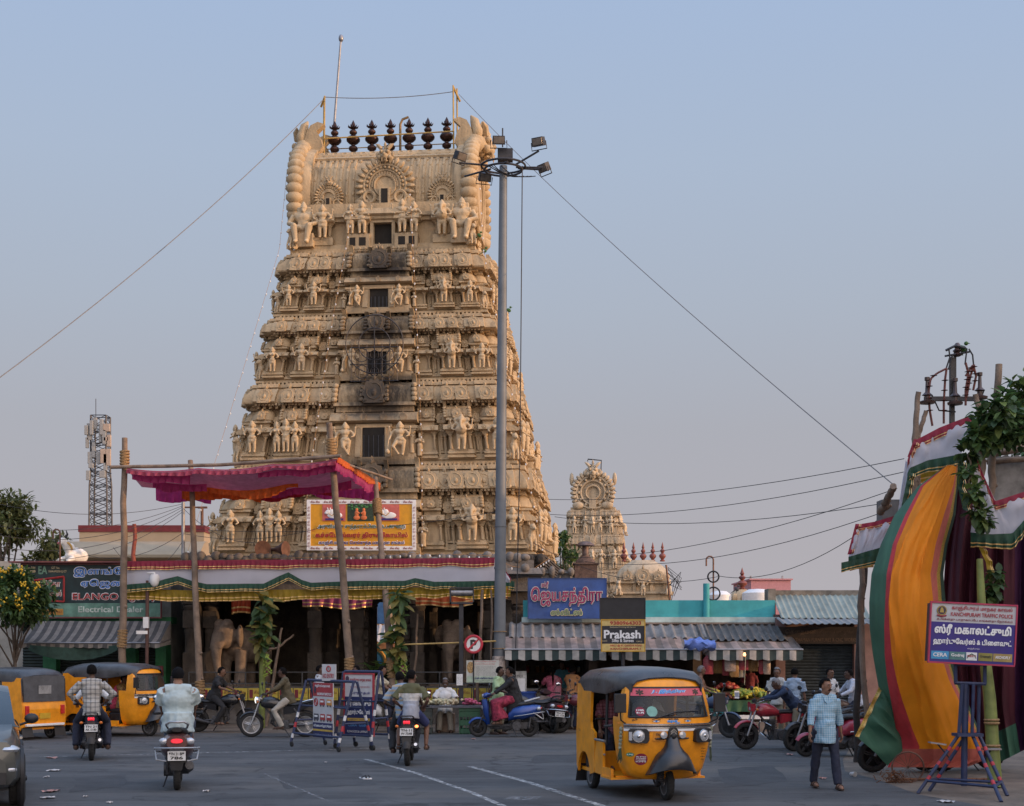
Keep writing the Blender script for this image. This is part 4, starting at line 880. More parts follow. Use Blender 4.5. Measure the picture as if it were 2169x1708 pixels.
# lattice telecom tower
Y=150; TT=thing('telecom_tower','grey lattice telecom tower hung with antenna panels','telecom tower',(X(213,Y),Y,0))
b=MB(); zt=Z(882,Y); w0,w1=1.15,.75; GS=mat('galvanised_steel',(.07,.07,.078),.6,.5)
N=18; C4=[(-1,-1),(1,-1),(1,1),(-1,1)]; ww=lambda i:1.05-.2*i/N if i<14 else .8
for i in range(N):
    z0_,z1_=zt*i/N,zt*(i+1)/N; w,wq=ww(i),ww(i+1)
    for k in range(4):
        a,c=C4[k],C4[(k+1)%4]; b.tube([(a[0]*w,a[1]*w,z0_),(a[0]*wq,a[1]*wq,z1_)],.09,4)
        zm=(z0_+z1_)/2
        for (p,q,s0,s1) in ((a,c,z0_,zm),(c,a,z0_,zm),(a,c,zm,z1_),(c,a,zm,z1_)): b.tube([(p[0]*w,p[1]*w,s0),(q[0]*w,q[1]*w,s1)],.04,3,sm=False)
        b.tube([(a[0]*wq,a[1]*wq,z1_),(c[0]*wq,c[1]*wq,z1_)],.05,4)
b.build('lattice',GS,TT); MB().tube([(-.5,0,zt-1),(-.5,0,Z(845,Y))],.04,5).build('spire',GS,TT)
for u,v0,v1,wd,side in ((195,900,935,.5,0),(190,930,952,.3,0),(201,895,925,.35,1),(233,902,918,.7,2),(228,915,945,.35,1),(226,955,985,.6,2),(236,955,990,.55,2),(196,960,985,.45,0),(200,985,995,.5,1),(232,930,938,.5,2),(207,888,912,.4,0),(222,892,925,.35,1),(218,905,940,.3,0),(238,925,950,.4,2),(190,905,925,.35,1),(204,940,972,.35,0),(230,965,1000,.35,1),(194,1000,1020,.4,1),(214,960,985,.4,0),(224,1000,1015,.6,1)):
    p=MB(); xx=X(u,Y)-TT.location.x; yy=-1.2 if side else -.9; p.bx(xx-wd/2,xx+wd/2,yy-.15,yy+.15,Z(v1,Y),Z(v0,Y)); p.tube([(xx,yy,Z((v0+v1)/2,Y)),(0,0,Z((v0+v1)/2,Y))],.05,4,1); p.build('antenna_panel',[mat('antenna_tan',(.4,.31,.24),.6) if side==2 else mat('antenna_grey',(.28,.28,.27),.6),GS],TT,bev=.03)
# ---------------------------------------------------------------- row of small shops on the right
SY=40.; s0,s1=X(1066,SY),X(1642,SY); SH2=thing('turquoise_shop_row','low shop row with a turquoise parapet and corrugated eaves','shop building',((s0+s1)/2,SY,0)); so_=(s0+s1)/2
qx=lambda u,Y=SY:X(u,Y)-so_
TUR=mat('turquoise_paint',(.045,.33,.36),.7,var=.2,scale=1.5); PALEB=mat('pale_ledge',(.38,.5,.5),.75,var=.3,scale=2); WALLD=mat('dingy_wall',(.16,.13,.11),.85,var=.4,scale=2)
b=MB(); b.bx(qx(1108),qx(1640),-.1,.12,Z(1308,SY),Z(1272,SY)); b.bx(qx(1637),qx(1640),.12,4,Z(1308,SY),Z(1272,SY)); b.build('parapet',TUR,SH2)
b=MB(); b.bx(qx(1105),qx(1642),-.35,.3,Z(1319,SY),Z(1308,SY)); b.build('ledge',PALEB,SH2)
b=MB(); b.bx(qx(1105),qx(1642),-.36,.28,Z(1323,SY),Z(1319,SY)-.002); b.bx(qx(1066),qx(1642),2.8,3,0,2.85)
for u in (1068,1255,1475,1640): b.bx(qx(u)-.12,qx(u)+.12,-.2,2.8,0,2.8)
b.bx(qx(1066),qx(1642),0,3,2.78,2.86); b.bx(qx(1066),qx(1642),-.3,3,-.05,.16); b.build('wall',WALLD,SH2)
TIN=mat('old_asbestos_sheet',(.17,.165,.16),.85,var=.3,scale=2,bump=.3); 
b=MB(); corrugated(b,qx(1078),qx(1290),-.25,Z(1321,SY),-1.3,Z(1352,38.7),.28,.05); b.build('corrugated_roof',TIN,SH2)
b=MB(); corrugated(b,qx(1286),qx(1490),-.22,Z(1321,SY)-.01,-1.35,Z(1352,38.7)-.02,.28,.05); b.build('corrugated_roof',TIN,SH2)
b=MB(); corrugated(b,qx(1470),qx(1640),-.18,Z(1322,SY)+.02,-1.4,Z(1353,38.6),.2,.05); corrugated(b,qx(1470),qx(1648),-1.0,Z(1343,39)+.0,-1.6,Z(1357,38.4),.2,.05); b.build('corrugated_roof',mat('old_tiles',(.09,.088,.085),.85,var=.35,scale=3),SH2)
b=MB(); b.tube([(qx(1494),-.2,Z(1322,SY)),(qx(1494),-.2,Z(1237,SY))],.09,10); b.build('drain_pipe',TUR,SH2)
AP=mat('awning_pinkgrey',(.25,.19,.165),.9,var=.35,scale=2.5); AT=mat('awning_taupe',(.14,.115,.1),.9,var=.3,scale=2.5); AV=mat('valance_white',(.4,.385,.36),.9,var=.3,scale=3); AVD=mat('valance_dark',(.035,.055,.055),.9,var=.2)
for k,(u0,u1,lab) in enumerate(((1070,1276,'striped shop awning over the sweet shop left of the black billboard'),(1288,1468,'striped shop awning behind the yellow saree sign'),(1487,1677,'striped shop awning over the fruit stall'))):
    Y=38.8; t=thing('striped_awning',lab,'awning',(X((u0+u1)/2,Y),Y,Z(1349,Y)),0,'striped awnings of the shop row'); hw_=X(u1,Y)-t.location.x
    striped_awning(t,-hw_,hw_,0,0,-1.5,Z(1376,37.3)-Z(1349,Y),.26,.17,AP,AT,AV,AVD,k*3.1)
b=MB(); b.grid(lambda a,c:(X(1448+66*a,37.1),37.1-.25*sin(PI*c)+.12*noise.noise(V((a*4,c*3,1))),Z(1352+22*c+6*abs(a-.3),37.1)+.12*noise.noise(V((a*5,c*4,7)))),18,8); tag(b.build('blue_tarpaulin',mat('blue_tarp',(.12,.19,.5),.6,var=.3),fix=False),'crumpled blue tarpaulin lying over the gap between awnings','tarpaulin')
# shop signs
def board(name,label,cat,u0,u1,v0,v1,Y,m,d=.08,rz=0,group=None,fm=None,fw=2):
    t=thing(name,label,cat,(X((u0+u1)/2,Y),Y,Z((v0+v1)/2,Y)),rz,group); fx=lambda u:X(u,Y)-X((u0+u1)/2,Y); fz=lambda v:Z(v,Y)-Z((v0+v1)/2,Y)
    plate(t,'board',fx(u0),fx(u1),fz(v1),fz(v0),0,d,m)
    if fm:
        b=MB(); b.bx(fx(u0-fw),fx(u1+fw),-.02,d,fz(v0),fz(v0-fw)); b.bx(fx(u0-fw),fx(u1+fw),-.02,d,fz(v1+fw),fz(v1)); b.bx(fx(u0-fw),fx(u0),-.02,d,fz(v1),fz(v0)); b.bx(fx(u1),fx(u1+fw),-.02,d,fz(v1),fz(v0)); b.build('frame',fm,t)
    return t,fx,fz
NAVY=mat('royal_blue_board',(.025,.075,.27),.45,var=.25,scale=2); MAG=mat('magenta_lettering',(.24,.02,.09),.45); SIL=mat('silver_lettering',(.45,.43,.44),.4,.3,var=.2,scale=30)
t,fx,fz=board('sweet_shop_sign','royal blue shop sign with maroon Tamil letters above the sweet shop','signboard',1119,1284,1226,1310,39.4,NAVY,fm=mat('blue_frame',(.03,.06,.16),.5),fw=1.5)
outl(t,fx,fz,'ஜெயசந்திரா',1200,1264,150,40,MAG,SIL,.06,.02,-.03,ext=.03); outl(t,fx,fz,'ஸ்ரீ',1154,1240,14,14,MAG,SIL,.07,.01,-.03,ext=.02); outl(t,fx,fz,'ஸ்வீட்ஸ்',1200,1297,66,13,mat('leaf_green_lettering',(.1,.2,.1),.5),mat('cream_outline',(.5,.45,.3),.6),.07,.01,-.03,ext=.02)
t,fx,fz=board('black_billboard','blank black billboard panel above the yellow saree sign','billboard',1272,1366,1268,1311,36.6,mat('black_panel',(.022,.022,.024),.6),.12,fm=DARKSTEEL,fw=1.5)
GOLDF=mat('gold_frame_paint',(.55,.3,.02),.5); 
t,fx,fz=board('saree_shop_sign','yellow and black saree shop sign on a post with a phone number','signboard',1275,1365,1314,1379,36.55,mat('sign_black',(.02,.022,.03),.5),.06,fm=GOLDF,fw=2)
plate(t,'number_strip',fx(1275),fx(1365),fz(1326),fz(1314),-.004,.004,mat('cream_strip',(.62,.47,.17),.5)); plate(t,'address_strip',fx(1275),fx(1365),fz(1379),fz(1364),-.004,.004,MATS['cream_strip'])
txt(t,fx,fz,'9380964303',1325,1320,66,8,REDL,bold=.03); txt(t,fx,fz,'Exclusive Wedding Silk Sarees',1319,1329,54,3.5,CREAM); txt(t,fx,fz,'Prakash',1318,1344,78,19,WL,bold=.035); txt(t,fx,fz,'Silks & Sarees',1319,1357,46,7,WL,bold=.02); txt(t,fx,fz,'NO GODOWN',1281,1358,10,3,CREAM); txt(t,fx,fz,'NO BRANCHES',1354,1359,12,3,CREAM); txt(t,fx,fz,'ONLY @ 87, GANDHI ROAD',1326,1368,68,5.5,REDL,bold=.03); txt(t,fx,fz,'KANCHIPURAM-1',1325,1374.5,64,4.5,REDL,bold=.03)
b=MB(); zc_=t.location.z; b.tube([(0,.1,fz(1268)+0),(0,.1,-zc_)],.05,8); b.build('post',DARKSTEEL,t)
# goods in the sweet shop
random.seed(11)
b=MB()
for sh in range(4):
    z=1.05+.38*sh; b.bx(qx(1080),qx(1250),2.3,2.78,z-.03,z,0)
tag_=b.build('shelf',mat('shelf_wood',(.12,.09,.07),.8),SH2)
JM=[mat('jar_%s'%n,c,.35,var=.2) for n,c in (('amber',(.32,.16,.04)),('green',(.09,.2,.08)),('blue',(.1,.2,.3)),('pale',(.4,.38,.33)),('red',(.35,.06,.05)),('gold',(.5,.32,.08)))]
for sh in range(4):
    z=1.05+.38*sh
    for k in range(15):
        if random.random()<.2: continue
        xx=so_+qx(1084)+(qx(1246)-qx(1084))*k/14
        j=MB(); r=random.uniform(.05,.075); h=random.uniform(.16,.28); j.lathe([(r,0),(r*1.05,.02),(r*1.05,h*.75),(r*.8,h*.85),(r*.8,h*.88)],8); j.lathe([(r*.85,h*.88),(r*.85,h),(0,h+.005)],8,m=1)
        o=j.build('sweet_jar',[random.choice(JM),random.choice(JM)]); o.location=(xx,SY+2.5,z); tag(o,'small jar standing on the shelves inside the sweet shop','jar','jars on the sweet shop shelves')
CN=thing('glass_counter','glass fronted sweet counter in front of the sweet shop','counter',(X(1165,38.6),38.6,0))
b=MB(); b.bx(-1.1,1.15,0,.55,0,.35); b.bx(-1.1,1.15,0,.55,1.0,1.06); b.bx(-1.1,-1.04,0,.55,.35,1.0); b.bx(1.09,1.15,0,.55,.35,1.0); b.bx(-1.1,1.15,.1,.55,.66,.69); b.bx(-1.1,1.15,.5,.55,.35,1.0); b.build('cabinet',mat('counter_grey',(.25,.25,.25),.5),CN)
b=MB(); [b.ell((-1+.2*k,.28,.42+.31*(k%2)),(.09,.1,.07),7,k%3) for k in range(11)]; [b.bx(-1.02+.21*k,-.86+.21*k,.15,.45,.7,.8,(k+1)%3) for k in range(10)]; b.build('sweets',[JM[0],JM[5],JM[4]],CN)
MB().bx(-1.04,1.09,.01,.016,.35,1.0).build('glass_front',glass('counter_glass',(.3,.33,.35),.25),CN)
NB=thing('poster_board','grey notice board pasted with torn posters beside the sweet shop','notice board',(X(1096,37.6),37.6,0)); zc_=0
plate(NB,'panel',-.24,.24,.75,1.55,0,.04,mat('old_paper',(.42,.42,.4),.85,var=.35,scale=9)); b=MB(); b.bx(-.22,-.18,.04,.08,0,.8); b.bx(.18,.22,.04,.08,0,.8); b.build('leg',DARKSTEEL,NB)
for k,(tx_,zz_,w_) in enumerate((('5811',1.22,.16),('37484',1.12,.2),('NOTICE',1.42,.3))): lettering(NB,tx_,-.1 if k<2 else 0,zz_,w_,.06,BKL,y=-.004)
plate(NB,'pasted_sheet',.0,.2,1.0,1.36,-.006,.005,WHITE)
# blue drum near the counter
b=MB(); b.lathe([(.26,0),(.28,.02),(.28,.3),(.295,.32),(.28,.34),(.28,.6),(.3,.66),(.27,.67),(.26,.1),(0,.1)],20); o=b.build('blue_drum',mat('blue_plastic',(.03,.07,.26),.4)); o.location=(X(1113,37.2),37.2,.35); tag(o,'open blue plastic drum behind the blue scooter','drum')
b=MB(); b.bx(-.35,.35,-.2,.3,0,.35); o=b.build('low_plinth',STONE2); o.location=(X(1113,37.2),37.2,0); tag(o,'grey stone block holding the blue drum','block')
# fruit stall
FY=37.4; FS=thing('fruit_table','green clothed fruit stall table heaped with produce','stall',(X(1560,FY),FY,0)); fw_=X(1632,FY)-FS.location.x
b=MB(); b.bx(-fw_,fw_,0,.9,.72,.78); b.bx(-fw_,fw_,-.1,.0,.3,.4,1); b.bx(-fw_,-fw_+.08,0,.9,0,.72); b.bx(fw_-.08,fw_,0,.9,0,.72); b.build('table_top',[mat('green_cloth',(.05,.12,.06),.9),WHITE],FS)
b=MB(); b.grid(lambda a,c:(-fw_+2*fw_*a,-.02-.03*sin(a*40)*c,.79-.3*c),60,3); b.build('cloth_front',MATS['green_cloth'],FS,fix=False)
b=MB(); b.bx(-fw_,fw_,-.25,.8,0,.22); b.build('base_step',WALLD,FS)
def fruitheap(name,label,cat,u,zb,m,kind,n,r,w,h,dy=.35):
    b=MB()
    for k in range(n):
        a=random.uniform(-1,1); c=random.uniform(-1,1); hh=(1-a*a)*(1-c*c*.6)*h*random.uniform(.5,1)
        p=V((a*w,c*.25,zb*0+hh+r))
        if kind=='banana': 
            q=random.uniform(0,6.3); d=V((cos(q),sin(q)*.6,.2))*r*2; b.tube([p-d,p+V((0,0,r*.7)),p+d],[r*.3,r*.62,r*.3],6,random.randint(0,1))
        else: b.ell(p,(r,r,r*.92),7,random.randint(0,1))
    o=b.build(name,m); o.location=(X(u,FY),FY+dy,zb); return tag(o,label,cat)
BA=[mat('banana_green',(.2,.27,.04),.5),mat('banana_yellow',(.5,.4,.04),.5)]; AP_=[mat('apple_red',(.35,.03,.03),.35),mat('apple_pink',(.5,.16,.1),.35)]; GR=[mat('grape_dark',(.1,.02,.03),.4),mat('plum_dark',(.16,.04,.02),.4)]
fruitheap('banana_heap','heap of green bananas at the left end of the fruit stall','bananas',1503,.79,BA,'banana',60,.085,.26,.18,.2)
fruitheap('banana_heap','heap of yellowish bananas at the right end of the fruit stall','bananas',1602,.79,BA[::-1],'banana',60,.085,.3,.17,.2)
fruitheap('banana_heap','heap of pale green bananas in the middle of the fruit stall','bananas',1573,.79,BA,'banana',40,.085,.2,.16,.2)
fruitheap('apple_heap','pile of red apples behind the bananas on the fruit stall','apples',1548,1.0,AP_,'apple',50,.06,.32,.18,.65)
fruitheap('grape_heap','pile of dark plums at the front of the fruit stall','plums',1540,.79,GR,'apple',60,.04,.22,.14,.2)
b=MB(); b.bx(-1.2,1.2,0,.3,0,.2); o=b.build('back_shelf',WALLD); o.location=(X(1560,FY),FY+.55,.79); tag(o,'low raised shelf at the back of the fruit stall','shelf')
def crate(loc,m,label,w=.5,h=.28,d=.35,group=None):
    b=MB()
    for z in (0,h*.33,h*.66): 
        b.bx(-w/2,w/2,-d/2,-d/2+.02,z,z+h*.2); b.bx(-w/2,w/2,d/2-.02,d/2,z,z+h*.2); b.bx(-w/2,-w/2+.02,-d/2,d/2,z,z+h*.2); b.bx(w/2-.02,w/2,-d/2,d/2,z,z+h*.2)
    b.bx(-w/2-.01,w/2+.01,-d/2-.01,d/2+.01,h*.88,h); b.bx(-w/2,w/2,-d/2,d/2,0,.02)
    for k in range(7): xx=-w/2+w*k/6; b.bx(xx-.012,xx+.012,-d/2-.004,-d/2+.022,0,h)
    o=b.build('plastic_crate',m); o.location=loc; return tag(o,label,'crate',group)
TEAL=mat('teal_plastic',(.02,.12,.13),.5); GCR=mat('green_plastic',(.03,.1,.05),.5)
crate((X(1512,36.8),36.8,.4),TEAL,'teal plastic crate below the bananas of the fruit stall',.6)
b=MB(); b.bx(-.36,.36,-.2,.2,0,.4); o=b.build('brick_block',WALLD); o.location=(X(1512,36.8),36.8,0); tag(o,'brown brick block under the teal crate','block')
random.seed(12); PKT=[mat('packet_%d'%i,c,.35,var=.4,scale=40) for i,c in enumerate(((.35,.06,.08),(.35,.28,.25),(.28,.16,.06),(.4,.38,.35)))]
for k in range(14):
    u=1500+9.5*k+random.uniform(-2,2); z=2.02; L_=random.uniform(.3,.6); w=random.uniform(.09,.16); Y=FY+random.uniform(.1,.8)
    p=MB(); p.tube([(0,0,0),(0,0,-.15)],.006,4,1); p.grid(lambda a,c:((a-.5)*w*2*min(1,c*4+.2),-.05*sin(PI*a)*sin(PI*c),-.15-L_*c),6,8,mf=lambda i,j:0); p.grid(lambda a,c:((a-.5)*w*2*min(1,c*4+.2),.05*sin(PI*a)*sin(PI*c),-.15-L_*c),6,8)
    o=p.build('hanging_packet',[PKT[k%4],CABLE]); o.location=(X(u,Y),Y,z+.1); tag(o,'shiny packet hanging from the ceiling of the fruit stall','packet','packets hanging in the fruit stall')
b=MB(); b.tube([(0,0,0),(.03,0,.75)],.008,5,0); b.lathe([(.028,.75),(.04,.79),(.025,.84),(0,.85)],8,m=1); o=b.build('bare_bulb',[CREAM,mat('bulb_glow',(1.,.45,.2),.4,emit=3)]); o.location=(X(1577,37.2),37.2,1.2); tag(o,'bare orange bulb hanging over the fruit stall','bulb')
for k in range(22):
    u=1082+8.2*k; Y=39.2+.5*random.random(); L_=random.uniform(.2,.4); w=random.uniform(.07,.12); p=MB(); [p.grid(lambda a,c,sg=sg:((a-.5)*w*2*min(1,c*4+.2),sg*.05*sin(PI*a)*sin(PI*c),-.1-L_*c),5,6) for sg in (1,-1)]; p.tube([(0,0,0),(0,0,-.12)],.006,4,1)
    o=p.build('hanging_packet',[PKT[k%4],CABLE]); o.location=(X(u,Y),Y,2.35); tag(o,'shiny packet strung under the awning of the sweet shop','packet','packets strung in the sweet shop')
for k,(u,c_) in enumerate(((1300,(.3,.2,.1)),(1330,(.22,.2,.18)),(1366,(.32,.28,.2)),(1400,(.2,.12,.08)),(1440,(.28,.24,.2)))):
    b=MB(); b.lathe([(.2,0),(.26,.1),(.27,.4),(.2,.55),(.08,.62),(.12,.68)],12); o=b.build('grain_sack',mat('sack_%d'%k,c_,.9,bump=.5,bscale=40)); o.location=(X(u,39.4),39.4,.16); tag(o,'tied grain sack standing in the shop behind the front facing rickshaw','sack','sacks in the middle shop')
# scale with a display and small price cards
for u,z in ((1516,1.1),(1563,1.15),(1632,1.1)):
    o=MB().bx(-.06,.06,0,.012,0,.2).bx(-.05,.05,-.003,0,.04,.16,1).build('price_card',[WHITE,mat('card_print',(.25,.28,.35),.7)]); o.location=(X(u,FY-.2),FY-.05,z-.31); o.rotation_euler=(R(-8),0,0); tag(o,'small white price card propped on the fruit stall','card','price cards on the fruit stall')
# furniture shop
FY2=39.6; FU=thing('furniture_shop','closed furniture shop with a dark roller shutter and sheet metal roof','shop',(X(1730,FY2),FY2,0)); ux=lambda u,Y=FY2:X(u,Y)-FU.location.x
PINKW=mat('dusty_pink_wall',(.24,.15,.135),.85,var=.25,scale=2)
b=MB(); b.bx(ux(1642),ux(1662),-.1,3,0,3.0); b.bx(ux(1808),ux(1870),-.1,3,0,3.0); b.bx(ux(1642),ux(1870),.3,3,2.5,3.1); b.build('wall',PINKW,FU)
shutter(FU,ux(1662),ux(1808),.15,0,2.3,mat('blue_grey_shutter',(.05,.065,.075),.5,.4,var=.25))
b=MB(); b.bx(ux(1645),ux(1822),-.12,.3,2.28,2.75); b.build('fascia_board',mat('brown_fascia',(.035,.026,.022),.7,var=.4),FU)
BRN=mat('brown_lettering',(.17,.12,.085),.7); lettering(FU,'கௌதமன்',ux(1694),2.6,.85,.17,BRN,y=-.13); lettering(FU,'பர்னிச்சர்ஸ் & வுட் ஒர்க்ஸ்',ux(1765),2.6,1.1,.13,mat('dim_lettering',(.09,.07,.06),.7),y=-.13); lettering(FU,'GOWTHAMAN FURNITURES & CNC WORKS',ux(1738),2.39,1.95,.1,BRN,y=-.13)
b=MB(); corrugated(b,ux(1648),ux(1835),.9,Z(1262,41),-.5,Z(1310,39.1),.16,.025); b.build('sheet_roof',mat('pale_green_sheet',(.22,.26,.235),.8,0.,var=.25,scale=2),FU)
b=MB(); corrugated(b,ux(1640),ux(1860),-.3,Z(1309,39.3),-1.3,Z(1322,38.3),.2,.025); b.build('sheet_roof',mat('grey_sheet',(.2,.215,.22),.8,0.,var=.25,scale=2),FU)
b=MB(); b.bx(ux(1646),ux(1835),.88,1.2,Z(1262,41)-.2,Z(1252,41)); b.bx(ux(1634),ux(1650),.5,1.1,2.9,Z(1250,41)); b.build('ridge_wall',mat('mossy_ridge',(.22,.19,.155),.9,var=.4,scale=4),FU)
# things on the roofs behind
PB=thing('pink_building','small pink building behind the shop roofs','building',(X(1633,75),75,0)); b=MB(); w=X(1675,75)-PB.location.x; b.bx(-w,w,0,6,0,Z(1229,75)); b.bx(-w-.1,w+.1,-.1,6.1,Z(1229,75),Z(1226,75)); b.build('wall',mat('pink_wall',(.5,.24,.26),.8,var=.1),PB)
for u in (1597,1665): MB().tube([(X(u,75)-PB.location.x,1,Z(1229,75)),(X(u,75)-PB.location.x,1,Z(1218,75))],.05,5).build('rooftop_rod',STEEL,PB)
REDK=mat('terracotta_finial',(.2,.06,.045),.45,var=.2)
fk=[(.18,0),(.2,.05),(.1,.12),(.24,.25),(.27,.33),(.2,.42),(.08,.48),(.17,.58),(.18,.64),(.07,.74),(.12,.82),(.08,.9),(0,1.15)]
SD=thing('small_shrine_dome','cream shrine dome with a single red finial behind the turquoise parapet','shrine dome',(X(1572,66),66,0)); b=MB(); b.lathe([(1.1,0),(1.1,2.9),(1.25,3.0),(1.1,3.5),(.75,4.2),(.62,4.3),(.6,4.5),(.42,4.75),(.2,4.85)],12); [b.ell((.62*cos(k*PI/4),.62*sin(k*PI/4),4.45),(.16,.16,.22),6) for k in range(8)]; b.build('dome',OCHREPALE,SD)
q=MB().lathe([(r*.9,z*.9) for r,z in fk],10,(0,0,4.85)).build('finial',REDK,SD)
for u,wd,v in ((1500,44,1258),(1580,60,1254)):
    o=MB().lathe([(.0,0),(wd*.5*66/F,0),(wd*.5*66/F,.9),(wd*.3*66/F,1.05),(0,1.08)],14).build('water_tank',WHITE); o.location=(X(u+25,60),60,Z(v,60)-.95); tag(o,'white round water tank '+('left of the coiled cable' if u<1550 else 'in front of the small shrine dome'),'water tank'); MB().bx(-.5,.5,-.5,.5,-o.location.z,0).build('tank_stand',STEEL,o)
# second gateway tower, gable end towards the street
def mini_tower():
    Y=84; t=thing('small_temple_tower','smaller cream temple tower with a round horned gable behind the shops','temple tower',(X(1258,Y),Y,0),R(-6))
    lv=[(1300,1215,2.0),(1215,1140,1.7),(1140,1088,1.42)]
    pale=plaster('cream_plaster',(.48,.38,.255),soot=False)
    for k,(vb,vt,w) in enumerate(lv):
        hw,hd,z0_,zw_,zc_=dims[k][:5]; me=bpy.data.objects['storey' if k==0 else 'storey.%03d'%k].data.copy(); me.materials.clear(); me.materials.append(pale)
        for p in me.vertices: p.co.z=max(p.co.z,z0_-.1)
        o=bpy.data.objects.new('storey',me); COL.objects.link(o); o.parent=t; za,zb=Z(vb,Y),Z(vt,Y); s=(zb-za)/(zc_-z0_)
        o.matrix_local=M.Translation((0,0,za-z0_*s))@M.Diagonal((w/hw,w/hd,s,1))
        for a,kd in ((-.75,'god'),(-.3,'goddess'),(.3,'goddess'),(.75,'god'),(0,'elephantgod')):
            f=figure(t,kd,M.Translation((a*w,-w*1.12,za+.25*s)),1.25-.1*k,1.1); f.data=PP[kd]
        for a in (-.6,.6): f=figure(t,'seated',M.Translation((w*1.1,a*w,za+.25*s))@M.Rotation(PI/2,4,'Z'),1.2,1.); f.data=PP['seated']
    za=Z(1088,Y); b=MB(); r=1.12
    b.loft([[(r*1.02*cos(R(a)),y,za+1.05+r*1.1*sin(R(a))) for a in range(-50,231,14)] for y in (-1.25,1.3)],sm=True); b.bx(-1.3,1.3,-1.3,1.3,za-.1,za+.25)
    b.T=M.Translation((0,-1.3,za+1.1)); 
    for i in range(23):
        a=R(-35)+R(250)*i/22; b.ell((r*1.0*cos(a),0,r*1.05*sin(a)),(.13,.16,.22),6,rot=M.Rotation(-(a-PI/2),3,'Y'))
    for q in (.85,.62,.36): b.ring((0,-.05,0),r*q,.06,(0,1,0),26,5)
    for i in range(12): a=2*PI*i/12; b.ell((r*.73*cos(a),-.06,r*.73*sin(a)),.09,6)
    b.bx(-.2,.2,-.2,0,-.95,-.3)
    for s in (1,-1): b.ell((s*.85,-.1,-.75),(.35,.12,.22),8); b.ell((s*1.25,.2,.8),(.14,.14,.4),7)
    b.T=M.Identity(4); lionface(b,0,-1.3,za+2.3,1.1); b.build('round_gable',pale,t)
    b=MB(); b.tube([(.45,-1,za+2.2),(.48,-1,za+3.0),(-.3,-1,za+3.08),(-.32,-1,za+2.95)],.04,6); b.build('bent_pipe',DARKSTEEL,t)
PP={}
for k,me in PROTO.items():
    c=me.copy(); c.materials.clear(); c.materials.append(mat('cream_statue',(.52,.42,.29),.85)); PP[k]=c
mini_tower()
# long vimana roof with five red finials
Y=70; VM=thing('vimana_roof','cream barrel-domed shrine roof carrying five red finials','shrine roof',(X(1362,Y),Y,0),R(-5)); w=1.2
CP=MATS['cream_plaster']; b=MB(); zb=Z(1290,Y)
b.bx(-w*1.15,w*1.15,-.1,2.6,0,Z(1258,Y)); b.bx(-w*1.25,w*1.25,-.25,2.7,Z(1258,Y),Z(1254,Y)); b.bx(-w*.95,w*.95,.0,2.5,Z(1254,Y),Z(1236,Y)); b.bx(-w*1.12,w*1.12,-.2,2.7,Z(1236,Y),Z(1231,Y))
pr=[(1.05,1231),(1.1,1222),(.98,1208),(.75,1196),(.5,1188),(.45,1185)]
b.loft([[(w*k*sx_,1.2+1.3*k*sy_,Z(v,Y)) for sx_,sy_ in ((-1,-.85),(-.9,-1),(.9,-1),(1,-.85),(1,.85),(.9,1),(-.9,1),(-1,.85))] for k,v in pr],sm=True)
for k in range(3): kudu(b,(-.75,0,.75)[k],Z(1222,Y)+.05,(.22,.34,.22)[k],-.25)
for s in (1,-1):
    for a in (.35,.9): b.bx(s*a*w-.08,s*a*w+.08,-.08,.05,Z(1254,Y),Z(1236,Y))
for k in range(16): b.tube([(-w*1.05+k*w*2.1/15,-.12,Z(1222,Y)),(-w*.85+k*w*1.7/15,.3,Z(1200,Y))],.025,4)
b.build('domed_roof',CP,VM)
for kd,a,h in (('god',0,.95),('beast',1.25,.75),('beast',-1.2,.75)): f=figure(VM,kd,M.Translation((a,-.25,Z(1262,Y))),h,1.2); f.data=PP[kd]
for k in range(5): MB().lathe([(r*.65,z*.86) for r,z in fk],10).build('finial',REDK,VM,loc=(-.95+.48*k,1.1,Z(1187,Y)))
# brick chimney
CH=thing('brick_chimney','square brick chimney with a round metal cap behind the blue sign','chimney',(X(1240,46),46,0)); BRK=mat('sooty_brick',(.11,.07,.055),.9,var=.4,scale=8,bump=.5,bscale=30)
b=MB(); w=.36; b.bx(-w,w,-w,w,0,Z(1197,46)); b.bx(-w-.05,w+.05,-w-.05,w+.05,Z(1197,46),Z(1194,46)); b.lathe([(.34,0),(.28,.12),(.15,.2),(.13,.25)],12,(0,0,Z(1194,46))); b.build('brick_stack',BRK,CH)
b=MB(); z=Z(1180,46); b.lathe([(.11,-.1),(.11,.35)],12,(0,0,z)); b.lathe([(.3,.36),(.27,.42),(.15,.49),(0,.51)],14,(0,0,z)); [b.tube([(.11*cos(a),.11*sin(a),z+.25),(.24*cos(a),.24*sin(a),z+.38)],.012,4) for a in (0,1.57,3.14,4.7)]; b.build('metal_cap',mat('rusty_cap',(.15,.11,.1),.6,.5,var=.4),CH)
# granite wall and little carved roofs right of the hall
RW=thing('side_shrine_roof','weathered grey stone wall with barrel-shaped carved blocks right of the hall','stone wall',(X(1110,43.5),43.5,0)); b=MB(); b.bx(-.7,1.6,0,2,0,Z(1232,43.5))
for k in range(4): b.tube([(-.4+.55*k,-.05,Z(1226,43.5)),(-.4+.55*k,.9,Z(1226,43.5))],[.26,.26],12); b.ring((-.4+.55*k,-.08,Z(1226,43.5)),.17,.04,(0,1,0),12,4)
for k in range(8): b.ell((-.6+.29*k,-.1,Z(1212,43.5)),(.11,.12,.09+.05*(k%3)),9)
for k in range(6): b.bx(-.68,.66,-.06+.01*(k%2),0,.3+.5*k,.3+.5*k+.46)
b.build('stone_block',STONE2,RW)
